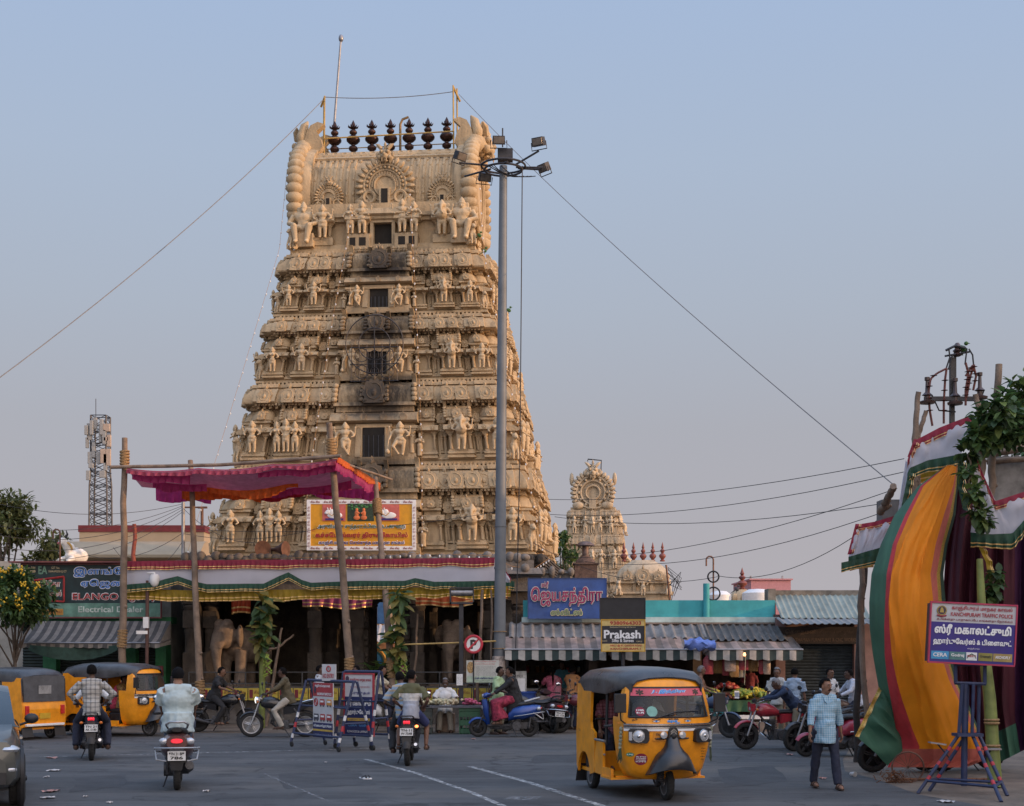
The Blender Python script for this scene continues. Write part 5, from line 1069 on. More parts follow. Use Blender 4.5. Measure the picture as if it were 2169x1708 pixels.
# unseen houses added on the right to shade the street, gap lets sun through
for i,(xx,y0,y1,h,m) in enumerate(((24,-22,8,9.5,BEI),(25,8.4,22,10.5,PINKW),(24.5,22.4,30.6,10.2,BEI),(25,36.4,42.,7.6,WALLD))):
    t=thing('added_shade_house','plain rendered house %s added out of view to shade the street'%['nearest the junction','with a pink front','with a beige front','beyond the sun gap'][i],'house',(xx,(y0+y1)/2,0)); hy=(y1-y0)/2
    b=MB(); b.bx(0,8,-hy,hy,0,h); b.bx(-.15,8.1,-hy-.1,hy+.1,h,h+.18); b.bx(-.7,0,-hy,hy,3.1,3.25); b.build('wall',m,t)
    for k in range(int(hy*2/3)):
        for z in (4.2,7.) if h>8 else (4.2,): w=MB(); yy=-hy+1.6+3*k; w.bx(-.06,.02,yy-.5,yy+.5,z,z+1.3,0); w.bx(-.07,-.05,yy-.42,yy+.42,z+.08,z+1.22,1); w.build('window',[WHITE,mat('window_dark',(.03,.04,.05),.2)],t)
# ================================================================ people
SKIN=mat('brown_skin',(.15,.075,.045),.55,var=.12,scale=9); SKIN2=mat('dark_brown_skin',(.085,.043,.028),.55,var=.12,scale=9); SKIN3=mat('light_brown_skin',(.24,.125,.078),.55,var=.12,scale=9)
HAIRM=mat('black_hair',(.007,.006,.006),.9,var=.5,scale=60,bump=.6,bscale=90,spec=.1); GREYH=mat('grey_hair',(.16,.15,.15),.7,var=.4,scale=40); EYEW=mat('eye_white',(.5,.48,.45),.4); EYED=mat('eye_dark',(.01,.008,.006),.3); LIPM=mat('lip_brown',(.14,.05,.04),.5)
SANDAL=mat('brown_sandal',(.05,.03,.022),.7)
def ik(a,b,l1,l2,hint):
    a,b=V(a),V(b); d=b-a; L=d.length
    if L>(l1+l2)*.999: b=a+d.normalized()*(l1+l2)*.999; d=b-a; L=d.length
    x=(l1*l1-l2*l2+L*L)/(2*L); h=math.sqrt(max(l1*l1-x*x,1e-6)); n=d.normalized(); u=V(hint)-n*V(hint).dot(n)
    u=u.normalized() if u.length>1e-5 else n.orthogonal().normalized()
    return a+n*x+u*h,b
def cloth_noise(vs,amp,sc,seed,z=1.):
    return [v+V((noise.noise(v*sc+V((seed,0,0))),noise.noise(v*sc+V((0,seed,0))),0))*amp for v in vs]
def person(label,loc,rz,hip=(0,0,.93),lean=0,side=0,twist=0,hands=((.26,-.02,.78),(-.26,-.02,.78)),feet=((.1,0,.0),(-.1,0,.0)),look=(0,0),k=1.,fat=1.,skin=None,shirt=None,pants=None,hair=None,sleeve='short',legs='long',hairlen=0,cap=None,kneeh=None,elbow=None,mous=False,shoes=SANDAL,hem=.0,scarf=None,cat='person',group=None,fine=False,shirt2=None,bandz=None):
    """forward is -Y.  x>0 is the figure's left.  hands/feet are (left,right) targets in the same frame"""
    skin=skin or SKIN; hair=hair or HAIRM
    root=thing('person',label,cat,loc,rz,group); hip=V(hip)
    Rt=M.Rotation(R(twist),3,'Z')@M.Rotation(R(side),3,'Y')@M.Rotation(R(lean),3,'X')
    sp=lambda x,y,z: hip+Rt@V((x,y,z))*k
    f=fat; neck=sp(0,.0,.5); headc=sp(0,-.025,.64)
    HR=Rt@M.Rotation(R(-lean*.75),3,'X')@M.Rotation(R(look[0]),3,'Z')@M.Rotation(R(look[1]),3,'X'); hp=lambda x,y,z: headc+HR@V((x,y,z))*k
    sh=[sp(s*.175*(.72+.28*f),.01,.44) for s in (1,-1)]; hj=[hip+Rt@V((s*.09*f,0,-.02))*k for s in (1,-1)]
    el=[];wr=[];kn=[];an=[]
    for i,s in enumerate((1,-1)):
        h=V(hands[i]); e=((s*2,.4,-.1) if elbow=='out' else elbow) if elbow else (s*.6,.6,-.5); q,w=ik(sh[i],h,.28*k,.25*k,Rt@V(e)); el.append(q); wr.append(w)
        ft=V(feet[i]); e=kneeh if kneeh else (s*.12,-1,.1); q,w=ik(hj[i],ft+V((0,.03,.08*k)),.43*k,.42*k,V(e)); kn.append(q); an.append(w)
    feet=[an[i]-V((0,.03,.08*k)) for i in range(2)]
    # body
    b=MB()
    def torso(b,g):
        b.ell(sp(0,0,.02),(.145*f*k+g,.115*f*k+g,.13*k+g),12,rot=Rt); b.ell(sp(0,-.02*(f-1)*8,.16),(.135*f*k+g,(.105*f+.06*(f-1))*k+g,.14*k+g),12,rot=Rt)
        b.ell(sp(0,0,.31),(.158*(.4+.6*f)*k+g,.112*(.5+.5*f)*k+g,.16*k+g),12,rot=Rt); b.tube([sh[0].lerp(sh[1],.04),sp(0,.01,.46),sh[1].lerp(sh[0],.04)],[.058*k*(.6+.4*f)+g,.07*k+g,.058*k*(.6+.4*f)+g],10)
    torso(b,0); b.tube([sp(0,.01,.44),sp(0,.0,.52),hp(0,.015,-.06)],[.07*k,.06*k*f**.4,.056*k*f**.4],10)
    b.ell(hp(0,0,.02),(.074*k,.093*k,.1*k),14,rot=HR); b.ell(hp(0,-.028,-.055),(.056*k,.062*k,.06*k),10,rot=HR); b.tube([hp(0,-.088,.015),hp(0,-.108,-.022)],[.012*k,.018*k],6)
    for s in (1,-1): b.ell(hp(s*.075,.01,-.005),(.012*k,.022*k,.032*k),6,rot=HR)
    b.tube([hp(-.04,-.085,.03),hp(0,-.093,.03),hp(.04,-.085,.03)],[.012*k,.014*k,.012*k],6)
    for i in range(2):
        b.tube([sh[i],sh[i].lerp(el[i],.5),el[i],el[i].lerp(wr[i],.4),wr[i]],[.05*k*f**.5,.043*k*f**.5,.035*k,.037*k,.026*k],8)
        b.tube([hj[i],hj[i].lerp(kn[i],.5),kn[i],kn[i].lerp(an[i],.35),an[i]],[.083*k*f**.5,.073*k*f**.5,.052*k,.054*k,.036*k],10)
        ft=V(feet[i])*1.; d=(V(feet[i])-V((0,.0,0))); b.tube([ft+V((0,.06,.035*k)),ft+V((0,-.03,.04*k)),ft+V((0,-.13,.028*k)),ft+V((0,-.18,.02*k))],[.032*k,.038*k,.036*k,.02*k],8)
    vs,fs=fused(b,.0115 if fine else .015,3); m=MB(); m.add(vs,fs,0,True)
    for i,s in enumerate((1,-1)):   # palms, four unequal bent fingers and a thumb
        d=(wr[i]-el[i]).normalized(); side_=d.cross(V((0,0,1))); side_=side_.normalized() if side_.length>.1 else V((1,0,0)); nrm=d.cross(side_).normalized()
        side_=V((0,-1,0))-d*V((0,-1,0)).dot(d) if abs(d.z)>.75 else side_*s
        side_=side_.normalized(); nrm=d.cross(side_).normalized()
        if nrm.dot(V((-s,0,-.3)))<0: nrm=-nrm
        p=wr[i]; m.tube([p-d*.01,p+d*.045*k,p+d*.09*k],[.026*k,.036*k,.034*k],8,0,flat=.55)
        for q,(o,l) in enumerate(((.028,.06),(.01,.07),(-.009,.065),(-.026,.05))):
            a=p+d*.085*k+side_*o*k; m.tube([a,a+d*l*.5*k+nrm*.008,a+d*l*.85*k+nrm*.03,a+d*l*.9*k+nrm*.045],[.0095*k,.009*k,.008*k,.006*k],5)
        a=p+d*.03*k+side_*.03*k; m.tube([a,a+side_*.025*k+d*.025*k,a+side_*.03*k+d*.05*k+nrm*.015],[.012*k,.011*k,.008*k],5)
    for s in (1,-1):
        m.ell(hp(s*.03,-.088,.012),(.012*k,.007*k,.0045*k),6,1); m.ell(hp(s*.03,-.0935,.012),(.006*k,.003*k,.0048*k),6,2); m.tube([hp(s*.012,-.1,.034),hp(s*.03,-.099,.04),hp(s*.05,-.086,.034)],[.005*k]*3,5,3)
    m.tube([hp(-.024,-.088,-.058),hp(0,-.096,-.058),hp(.024,-.088,-.058)],[.004*k,.007*k,.004*k],5,4)
    if mous: m.tube([hp(-.036,-.083,-.05),hp(-.018,-.1,-.042),hp(0,-.103,-.04),hp(.018,-.1,-.042),hp(.036,-.083,-.05)],[.005*k,.01*k,.009*k,.01*k,.005*k],6,3)
    m.build('body',[skin,EYEW,EYED,hair,LIPM],root)
    # hair cap
    h=MB(); n=18
    hv=[];hf=[]
    for i in range(10):
        a=PI*i/14
        for j in range(n):
            q=2*PI*j/n; d=V((sin(a)*cos(q),sin(a)*sin(q),cos(a))); j_=1+.1*noise.noise(d*7+V((loc[0],loc[1],0)))
            front=-d.y; lim=(1.0 if front<.1 else 1.0); zz=d.z
            if front>.35 and zz<.52: d=V((d.x*.93,d.y*.88,d.z)); j_*=.96
            hv.append(hp(d.x*.089*j_,d.y*.108*j_+.006,d.z*.115*j_+.027))
    for i in range(9):
        for j in range(n):
            q=2*PI*(j+.5)/n; a=PI*(i+.5)/14; fr=-sin(a)*sin(q); zz=cos(a)
            if fr>.3 and zz<.55: continue
            if fr>-.1 and zz<.12: continue
            if zz<-.35 and not hairlen: continue
            hf.append((i*n+j,(i+1)*n+j,(i+1)*n+(j+1)%n,i*n+(j+1)%n))
    h.add(hv,hf,0,True)
    if hairlen==1: h.ell(hp(0,.115,-.02),(.05*k,.045*k,.05*k),8)
    if hairlen==2: h.tube([hp(0,.09,-.03),sp(0,.12,.42),sp(0,.13,.25)],[.035*k,.03*k,.012*k],7)
    h.build('hair' if not cap else 'cap',cap or hair,root)
    # clothes
    if shirt:
        c=MB(); torso(c,.023); hz=-.13-hem; c.tube([sp(0,0,.12),sp(0,0,hz)],[.15*f*k+.022,.172*f*k+.026],12,flat=.84)
        for i in range(2):
            if sleeve=='none': continue
            if sleeve=='short': c.tube([sh[i],sh[i].lerp(el[i],.5),sh[i].lerp(el[i],.85)],[.072*k*f**.45,.076*k*f**.5,.08*k*f**.5],9)
            else:
                t=.55 if sleeve=='rolled' else .97; c.tube([sh[i],sh[i].lerp(el[i],.5),el[i],el[i].lerp(wr[i],t)],[.074*k*f**.6,.066*k*f**.5,.057*k,.054*k if t<.6 else .042*k],9)
        c.ring(sp(0,.005,.505),.058*k,.014*k,(Rt@V((0,-.35,1))),12,6)
        vs,fs=fused(c,.017,2); vs=cloth_noise(vs,.017,8,loc[0]); vs=cloth_noise(vs,.008,21,loc[1]); c=MB(); mi=0
        if shirt2:
            c.add(vs,[],0); inv=Rt.inverted()
            for g in fs:
                ctr=inv@(sum((vs[i] for i in g),V())/len(g)-hip); c.f.append(list(g)); c.s.append(True); c.m.append(bandz(ctr) if bandz else 0)
        else: c.add(vs,fs,0,True)
        c.build('shirt',[shirt]+(shirt2 or []),root)
        if fine:
            c=MB()
            for s in (1,-1): c.loft([[sp(s*.012,-.118,.38),sp(s*.02,-.075,.5),sp(s*.07,-.06,.5),sp(s*.06,-.12,.42)],[sp(s*.012,-.126,.38),sp(s*.02,-.085,.505),sp(s*.072,-.065,.51),sp(s*.06,-.13,.42)]],sm=False)
            c.build('collar',shirt,root)
    if pants:
        c=MB(); g=.014; c.ell(sp(0,0,-.03),(.142*f*k+g*.5,.112*f*k+g*.5,.12*k),12,rot=Rt)
        if legs in('long','short'):
            for i in range(2):
                if legs=='long': c.tube([hj[i],hj[i].lerp(kn[i],.5),kn[i],kn[i].lerp(an[i],.5),an[i]+V((0,0,-.015))],[.1*k*f**.5,.09*k*f**.5,.075*k,.07*k,.066*k],10)
                else: c.tube([hj[i],hj[i].lerp(kn[i],.5),hj[i].lerp(kn[i],.92)],[.1*k*f**.5,.095*k*f**.5,.088*k],10)
        else:   # skirt or wrapped cloth round both legs
            a=(kn[0]+kn[1])/2; d=(an[0]+an[1])/2; w=(kn[0]-kn[1]).length/2
            c.tube([sp(0,0,0),a,d+V((0,0,.04))] if legs!='wrap' else [sp(0,0,0),a,a.lerp(d,.35)],[.16*k*f,.13*k+w*.7,.16*k+w*.8],14,flat=.8)
            for i in range(2): c.tube([hj[i],kn[i],kn[i].lerp(an[i],.8 if legs!='wrap' else .3)],[.11*k,.1*k,.11*k],10)
        vs,fs=fused(c,.017,2); vs=cloth_noise(vs,.012,8,loc[0]+3); vs=cloth_noise(vs,.006,22,loc[1]+3); c=MB().add(vs,fs,0,True); c.build('trousers' if legs in('long','short') else 'skirt',pants,root)
    if scarf:
        c=MB(); pts=[sp(.12,-.13,.2),sp(.11,-.1,.42),sp(0,.06,.52),sp(-.11,.08,.42),sp(-.13,.13,.2),sp(-.12,.16,-.1),sp(-.1,.17,-.3)]
        c.tube(pts,[.06,.065,.06,.09,.11,.12,.06],8,flat=.6); vs,fs=fused(c,.02,2); MB().add(cloth_noise(vs,.02,10,2.),fs,0,True).build('scarf',scarf,root)
    if shoes:
        for i in range(2):
            ft=V(feet[i]); c=MB(); c.loft([[(ft.x+x_,ft.y+y_,ft.z+z_) for x_,y_ in ((-.03*k,.085),(.03*k,.085),(.042*k,-.02),(.044*k,-.12),(.02*k,-.2),(-.02*k,-.2),(-.044*k,-.12),(-.042*k,-.02))] for z_ in (-.002,.018)],sm=False)
            c.ring(ft+V((0,-.09,.03)),.044*k,.008,(0,1,0),10,4,a0=-PI,a1=0) ; c.ring(ft+V((0,-.09,.03)),.044*k,.009,(0,1,0),10,4); c.ring(ft+V((0,.01,.035)),.04*k,.007,(0,1,.3),10,4); c.build('sandal',shoes,root)
    return root
# ================================================================ two-wheelers, rickshaws, car
ENG=mat('engine_grey',(.09,.09,.095),.5,.6,var=.4,scale=20); SEATM=mat('seat_vinyl',(.02,.02,.021),.5,var=.3,scale=12); PLATEW=mat('plate_white',(.6,.6,.58),.5,var=.1)
MIRR=mat('mirror_face',(.7,.72,.75),.05,1.,var=.02); ALLOY=mat('pale_alloy',(.42,.42,.42),.4,.6,var=.15); BALLOY=mat('black_alloy',(.03,.03,.032),.4,.4)
def wheel(root,y,r,w,rim,spokes=5,z=None,kind='wheel',x=0,wire=False):
    z=r if z is None else z; T=M.Translation((x,y,z))
    b=MB(); b.T=T; n=28
    pr=[(r-.085*r/.3,-w*.42),(r-.05*r/.3,-w*.5),(r-.015,-w*.42),(r,-w*.16),(r,w*.16),(r-.015,w*.42),(r-.05*r/.3,w*.5),(r-.085*r/.3,w*.42)]
    b.lathe(pr+[pr[0]],n,axis=(1,0,0),sm=True)
    b.f=[f for f in b.f if len(f)==4]; b.m=b.m[:len(b.f)]; b.s=b.s[:len(b.f)]
    for i in range(n): a=2*PI*i/n; b.T=T@M.Rotation(a,4,'X'); b.bx(-w*.36,w*.36,-.006,.006,r-.012,r-.0005)
    t=b.build(kind,RUBBER,root)
    m=MB(); m.T=T; ri=r-.085*r/.3; m.lathe([(ri-.02,-w*.36),(ri+.006,-w*.4),(ri+.006,w*.4),(ri-.02,w*.36),(ri-.026,0),(ri-.02,-w*.36)],n,axis=(1,0,0)); m.lathe([(.03,-w*.6),(.05,-w*.5),(.05,w*.5),(.03,w*.6)],12,axis=(1,0,0))
    if wire:
        for i in range(18): a=2*PI*i/18; m.tube([(.02*(-1)**i,.045*cos(a),.045*sin(a)),(0,(ri-.02)*cos(a+.25*(-1)**i),(ri-.02)*sin(a+.25*(-1)**i))],.004,4)
    else:
        for i in range(spokes):
            a=2*PI*i/spokes+.3
            for e in (-.16,.16): m.tube([(0,.05*cos(a+e*2),.05*sin(a+e*2)),(0,(ri-.02)*cos(a+e*.6),(ri-.02)*sin(a+e*.6))],[.016,.011],6)
    m.lathe([(.02,-w*.2),(.1,-w*.22),(.1,-w*.3),(.02,-w*.3)],14,axis=(1,0,0)); m.build('rim',rim,t); return t
def tail_plate(root,y,z,lines,tilt=-12,w=.2,h=.1,m=PLATEW,front=False,xm=0):
    o=MB().bx(-w/2,w/2,-.006,.006,-h/2,h/2).build('number_plate',m,root); o.location=(xm,y,z); o.rotation_euler=(R(tilt),0,0 if front else PI)
    n=len(lines)
    for i,l in enumerate(lines): lettering(o,l,0,h*(.5-(i+.5)/n)*.86,w*.86 if len(l)>3 else w*.72,h/n*.66,BKL,y=-.007,bold=.04)
def mirrors(root,x,y,z,s=1,m=BLACK):
    for k in (1,-1):
        b=MB(); b.tube([(k*x*.62,y,z-.16),(k*x*.8,y-.02,z-.06),(k*x,y,z)],.008,6,0); b.ell((k*x,y-.012,z+.02),(.07*s,.022,.048*s),10,0); b.ell((k*x,y+.006,z+.02),(.062*s,.01,.04*s),10,1); b.build('mirror',[m,MIRR],root)
def motorbike(label,loc,rz,paint,rim=BALLOY,lines=('TN-21','AB-7548'),accent=None,group=None,lit=False,sporty=True,steer=0,wire=False,guard=False,lean=0,headlit=False,indlit=False,cat='motorcycle'):
    rt=thing('motorcycle',label,cat,loc,rz,group); rt.rotation_euler=(0,R(lean),rz)
    r=.3; wheel(rt,.63,r,.105,rim,wire=wire); wheel(rt,-.68,r,.09,rim,wire=wire)
    b=MB()  # frame, swing arm, engine block with fins
    b.tube([(0,-.46,.86),(0,-.2,.55),(0,-.12,.28),(0,.2,.26)],.025,8); b.tube([(0,-.44,.88),(0,.1,.72),(0,.5,.72),(0,.78,.78)],.025,8)
    for k in (1,-1): b.tube([(k*.07,.18,.32),(k*.08,.63,r)],.022,6); b.tube([(k*.11,.36,.7),(k*.11,.6,.38)],[.02,.02],6); b.ring((k*.11,.5,.52),.03,.01,(0,.5,-1),10,4); [b.ring((k*.11,.36+.24*t/8,.7-.32*t/8),.03,.009,(0,.24,-.32),10,4) for t in range(1,8)]; b.tube([(k*.13,.16,.3),(k*.22,.16,.28)],.014,6,0); b.tube([(k*.13,.42,.34),(k*.2,.42,.34)],.012,6)
    b.bx(-.13,.13,-.08,.26,.2,.42,tp=(.8,.8)); b.lathe([(.12,0),(.12,.06)],14,(.12,.12,.3),axis=(1,0,0)); b.lathe([(.1,0),(.1,.05)],14,(-.17,.12,.3),axis=(1,0,0))
    for i in range(6): b.bx(-.1,.1,-.18,.02,.42+.035*i,.44+.035*i)
    b.bx(-.06,.06,-.14,-.02,.4,.64); b.tube([(.09,.05,.3),(.09,.63,r)],.035,6,flat=1.)
    b.build('engine_and_frame',ENG,rt)
    b=MB(); b.tube([(-.06,-.16,.5),(-.1,-.22,.34),(-.12,-.05,.2),(-.13,.3,.24)],.022,8,0); b.tube([(-.14,.28,.25),(-.155,.5,.3),(-.16,.82,.4)],[.035,.055,.06],12,0); b.tube([(-.16,.82,.4),(-.16,.85,.41)],[.045,.03],10,1); b.build('exhaust',[DARKSTEEL,CHROME],rt)
    b=MB(); secs=[]
    for y,z0_,z1_,w in ((-.45,.76,.86,.06),(-.36,.7,.98,.13),(-.2,.69,1.0,.145),(-.02,.7,.93,.12),(.1,.72,.84,.08)):
        secs.append([(w*cos(a)*(1.08 if sin(a)<0 else 1),y,(z0_+z1_)/2+(z1_-z0_)/2*sin(a)) for a in [2*PI*i/14 for i in range(14)]])
    b.loft(secs); o=b.build('fuel_tank',[paint],rt)
    if accent: MB().loft([[(k*.148,-.34,.86),(k*.15,-.3,.9),(k*.125,.0,.86),(k*.13,-.02,.82)] for k in (-1,1)][:1]+[[(-.152,-.34,.86),(-.154,-.3,.9),(-.13,.0,.86),(-.135,-.02,.82)]],sm=False).build('tank_badge',accent,rt)
    b=MB(); secs=[]
    for y,z,w,h in ((.02,.78,.08,.05),(.14,.8,.12,.05),(.4,.79,.14,.06),(.62,.83,.12,.05),(.78,.87,.06,.025)): secs.append([(w*cos(a),y,z+h*sin(a)) for a in [2*PI*i/12 for i in range(12)]])
    b.loft(secs); b.build('seat',SEATM,rt)
    b=MB()
    for k in (1,-1): b.loft([[(k*.05,.1,.76),(k*.12,.12,.73),(k*.1,.12,.55),(k*.05,.1,.55)],[(k*.05,.45,.77),(k*.13,.45,.76),(k*.11,.45,.62),(k*.05,.45,.6)],[(k*.03,.86,.86),(k*.07,.86,.86),(k*.06,.84,.78),(k*.03,.84,.78)]],sm=False)
    b.bx(-.07,.07,.68,.86,.76,.83); b.build('tail_panel',paint,rt)
    def fender(y0,a0,a1,rr,w,m,name):
        b=MB(); b.grid(lambda a,c:((a-.5)*w,y0+ (rr-.02*(2*a-1)**2)*sin(a0+(a1-a0)*c),r+(rr-.03*(2*a-1)**2)*cos(a0+(a1-a0)*c)),6,10); b.grid(lambda a,c:((a-.5)*w,y0+ (rr-.012-.02*(2*a-1)**2)*sin(a0+(a1-a0)*c),r+(rr-.012-.03*(2*a-1)**2)*cos(a0+(a1-a0)*c)),6,10); return b.build(name,m,rt,fix=False)
    fender(-.68,-1.0,1.2,r+.035,.12,paint,'front_mudguard'); fender(.63,-.3,1.45,r+.06,.14,BLACK,'rear_mudguard')
    b=MB()
    for k in (1,-1): b.tube([(k*.075,-.68,r),(k*.075,-.58,.56),(k*.075,-.44,.98)],[.026,.026,.018],8)
    b.bx(-.1,.1,-.5,-.4,.93,.97); b.build('front_fork',CHROME if not sporty else STEEL,rt)
    b=MB(); b.tube([(.36,-.27,1.06),(.28,-.35,1.06),(.1,-.44,1.0),(-.1,-.44,1.0),(-.28,-.35,1.06),(-.36,-.27,1.06)],.013,8,0)
    for k in (1,-1): b.tube([(k*.36,-.27,1.06),(k*.25,-.37,1.055)],.02,8,1); b.tube([(k*.36,-.33,1.05),(k*.24,-.42,1.04)],.007,5,1)
    b.build('handlebar',[CHROME,RUBBER],rt)
    b=MB(); b.lathe([(.02,.14),(.07,.1),(.09,.03),(.088,0)],16,(0,-.56,.9),axis=(0,1,0)); b.ell((0,-.565,.9),(.08,.03,.08),14,1)
    if sporty: b.loft([[(-.1,-.5,.98),(.1,-.5,.98),(.09,-.48,.8),(-.09,-.48,.8)],[(-.08,-.6,.98),(.08,-.6,.98),(.08,-.58,.82),(-.08,-.58,.82)],[(-.05,-.6,1.02),(.05,-.6,1.02),(.07,-.6,.95),(-.07,-.6,.95)]],2,sm=False); b.bx(-.07,.07,-.5,-.46,1.0,1.06)
    b.build('headlight',[BLACK if sporty else CHROME,LENS if not headlit else mat('lit_headlamp',(1,.95,.85),.3,emit=2.5),paint],rt)
    b=MB(); b.ell((0,.89,.815),(.055,.035,.03),10,0); b.build('tail_light',REDLIT if lit else REDLENS,rt)
    if lit: MB().ell((.045,.915,.815),(.02,.025,.034),8).ell((-.045,.915,.815),(.02,.025,.034),8).build('lit_brake_lamp',REDLIT,rt)
    for k in (1,-1):
        for y,z in ((.86,.74),(-.5,.86)): b=MB(); b.tube([(k*.08,y,z),(k*.16,y,z)],.008,5,0); b.ell((k*.18,y,z),(.035,.03,.028),8,1); b.build('indicator',[BLACK,(mat('lit_indicator',(1,.22,.06),.3,emit=4) if indlit and k<0 and y>0 else AMBER)],rt)
    b=MB(); b.tube([(-.1,.5,.84),(-.12,.72,.9),(-.1,.9,.93),(.1,.9,.93),(.12,.72,.9),(.1,.5,.84)],.014,6); b.build('grab_rail',CHROME if not sporty else DARKSTEEL,rt)
    MB().loft([[(-.07,.86,.76),(.07,.86,.76)],[(-.09,.93,.55),(.09,.93,.55)],[(-.07,.96,.38),(.07,.96,.38)]],closed=False,sm=False).build('tail_flap',BLACK,rt)
    tail_plate(rt,.945,.64,lines,-14,.24,.14); mirrors(rt,.33,-.36,1.28)
    b=MB(); b.tube([(.1,.1,.26),(.2,.28,.02)],.012,6); b.build('side_stand',DARKSTEEL,rt)
    if guard: MB().tube([(-.06,-.3,.6),(-.28,-.22,.52),(-.28,-.2,.34),(-.06,-.15,.24)],.014,6).tube([(.06,-.3,.6),(.28,-.22,.52),(.28,-.2,.34),(.06,-.15,.24)],.014,6).build('leg_guard',CHROME,rt)
    return rt
def scooter(label,loc,rz,paint,lines=('TN-21','BP 786'),group=None,lit=False,trim=BLACK,rail=True,lean=0,rackcol=CHROME):
    rt=thing('scooter',label,'scooter',loc,rz,group); rt.rotation_euler=(0,R(lean),rz); r=.225
    wheel(rt,.6,r,.1,BALLOY); wheel(rt,-.64,r,.095,BALLOY)
    def ov(y,z,w,h,n=14,sq=.8): return [(w*math.copysign(abs(cos(a))**sq,cos(a)),y,z+h*math.copysign(abs(sin(a))**sq,sin(a))) for a in [2*PI*i/n for i in range(n)]]
    b=MB(); b.loft([ov(.1,.5,.13,.12),ov(.22,.58,.2,.17),ov(.45,.6,.235,.19),ov(.68,.64,.22,.16),ov(.88,.68,.14,.09)]); b.build('rear_body',paint,rt)
    b=MB(); b.loft([ov(.06,.76,.08,.04),ov(.16,.79,.14,.055),ov(.4,.79,.155,.06),ov(.62,.82,.14,.06),ov(.76,.85,.07,.03)]); b.build('seat',SEATM,rt)
    b=MB(); secs=[]
    for z,y,w,d in ((.3,-.36,.1,.03),(.42,-.38,.19,.05),(.6,-.42,.22,.07),(.78,-.44,.2,.08),(.92,-.46,.13,.07)): secs.append([(x_*w,y-dd*d-.02,z) for x_,dd in ((-1,-.6),(-.8,.3),(-.35,1),(.35,1),(.8,.3),(1,-.6),(.6,-1),(-.6,-1))])
    b.loft(secs); b.build('front_apron',paint,rt)
    MB().bx(-.17,.17,-.42,.14,.25,.31).build('floorboard',trim,rt,bev=.02)
    b=MB(); b.loft([[(-.14,-.4,.28),(.14,-.4,.28),(.1,-.35,.2),(-.1,-.35,.2)],[(-.2,.1,.28),(.2,.1,.28),(.15,.1,.18),(-.15,.1,.18)],[(-.14,.4,.5),(.14,.4,.5),(.12,.4,.36),(-.12,.4,.36)]],sm=False); b.bx(-.05,.05,.2,.62,.2,.36); b.lathe([(.11,-.09),(.11,.09)],14,(.1,.3,.28),axis=(1,0,0)); b.tube([(-.16,.2,.24),(-.17,.5,.3),(-.17,.8,.36)],[.03,.055,.06],10); b.tube([(.13,.6,r),(.13,.66,.6)],.025,6); b.build('engine',ENG,rt)
    b=MB(); b.tube([(.06,-.64,r),(.06,-.56,.42),(0,-.46,.62),(0,-.42,.95)],.022,8); b.tube([(-.06,-.64,r),(-.06,-.56,.42),(0,-.5,.55)],.022,8); b.build('front_fork',DARKSTEEL,rt)
    b=MB(); b.grid(lambda a,c:((a-.5)*.14,-.64+(r+.04-.03*(2*a-1)**2)*sin(-1.1+2.4*c),r+(r+.04-.04*(2*a-1)**2)*cos(-1.1+2.4*c)),6,10); b.grid(lambda a,c:((a-.5)*.14,-.64+(r+.028-.03*(2*a-1)**2)*sin(-1.1+2.4*c),r+(r+.028-.04*(2*a-1)**2)*cos(-1.1+2.4*c)),6,10); b.build('front_mudguard',paint,rt,fix=False)
    b=MB(); b.loft([ov(-.52,1.0,.05,.04),ov(-.49,1.0,.14,.07),ov(-.42,1.02,.16,.07),ov(-.34,1.02,.1,.04)]); b.build('handlebar_cowl',paint,rt)
    b=MB(); b.tube([(.34,-.3,1.03),(.2,-.4,1.03),(-.2,-.4,1.03),(-.34,-.3,1.03)],.014,8,0); [b.tube([(k*.35,-.29,1.03),(k*.23,-.38,1.03)],.02,8) for k in (1,-1)]; b.build('handlebar',RUBBER,rt)
    b=MB(); b.ell((0,-.52,1.0),(.09,.03,.05),12); b.build('headlight',LENS,rt); b=MB(); b.ell((0,-.53,.72),(.1,.025,.06),10); b.build('front_lamp',LENS,rt)
    b=MB(); b.loft([ov(.83,.7,.1,.04,12),ov(.915,.7,.07,.028,12)]); b.build('tail_light',REDLIT if lit else REDLENS,rt)
    for k in (1,-1): MB().ell((k*.175,.83,.695),(.07,.06,.05),8).build('indicator',LENS,rt)
    b=MB(); b.tube([(-.13,.5,.86),(-.15,.7,.92),(-.1,.86,.96),(.1,.86,.96),(.15,.7,.92),(.13,.5,.86)],.017,7); b.build('grab_rail',DARKSTEEL if rackcol is CHROME else rackcol,rt)
    if rail:
        b=MB(); b.tube([(-.16,.2,.5),(-.3,.45,.54),(-.3,.82,.6),(-.14,.97,.61),(.14,.97,.61),(.3,.82,.6),(.3,.45,.54),(.16,.2,.5)],.012,6); b.tube([(-.3,.7,.6),(-.27,.92,.45),(-.14,.95,.43)],.011,6); b.tube([(.3,.7,.6),(.27,.92,.45),(.14,.95,.43)],.011,6); b.build('crash_rail',rackcol,rt)
    MB().loft([[(-.09,.86,.62),(.09,.86,.62)],[(-.11,.93,.48),(.11,.93,.48)],[(-.07,.92,.3),(.07,.92,.3)]],closed=False,sm=False).build('tail_flap',BLACK,rt)
    tail_plate(rt,.945,.5,lines,-8,.24,.13); mirrors(rt,.3,-.36,1.24)
    MB().tube([(.12,.2,.24),(.2,.3,.02)],.012,6).build('side_stand',DARKSTEEL,rt); return rt
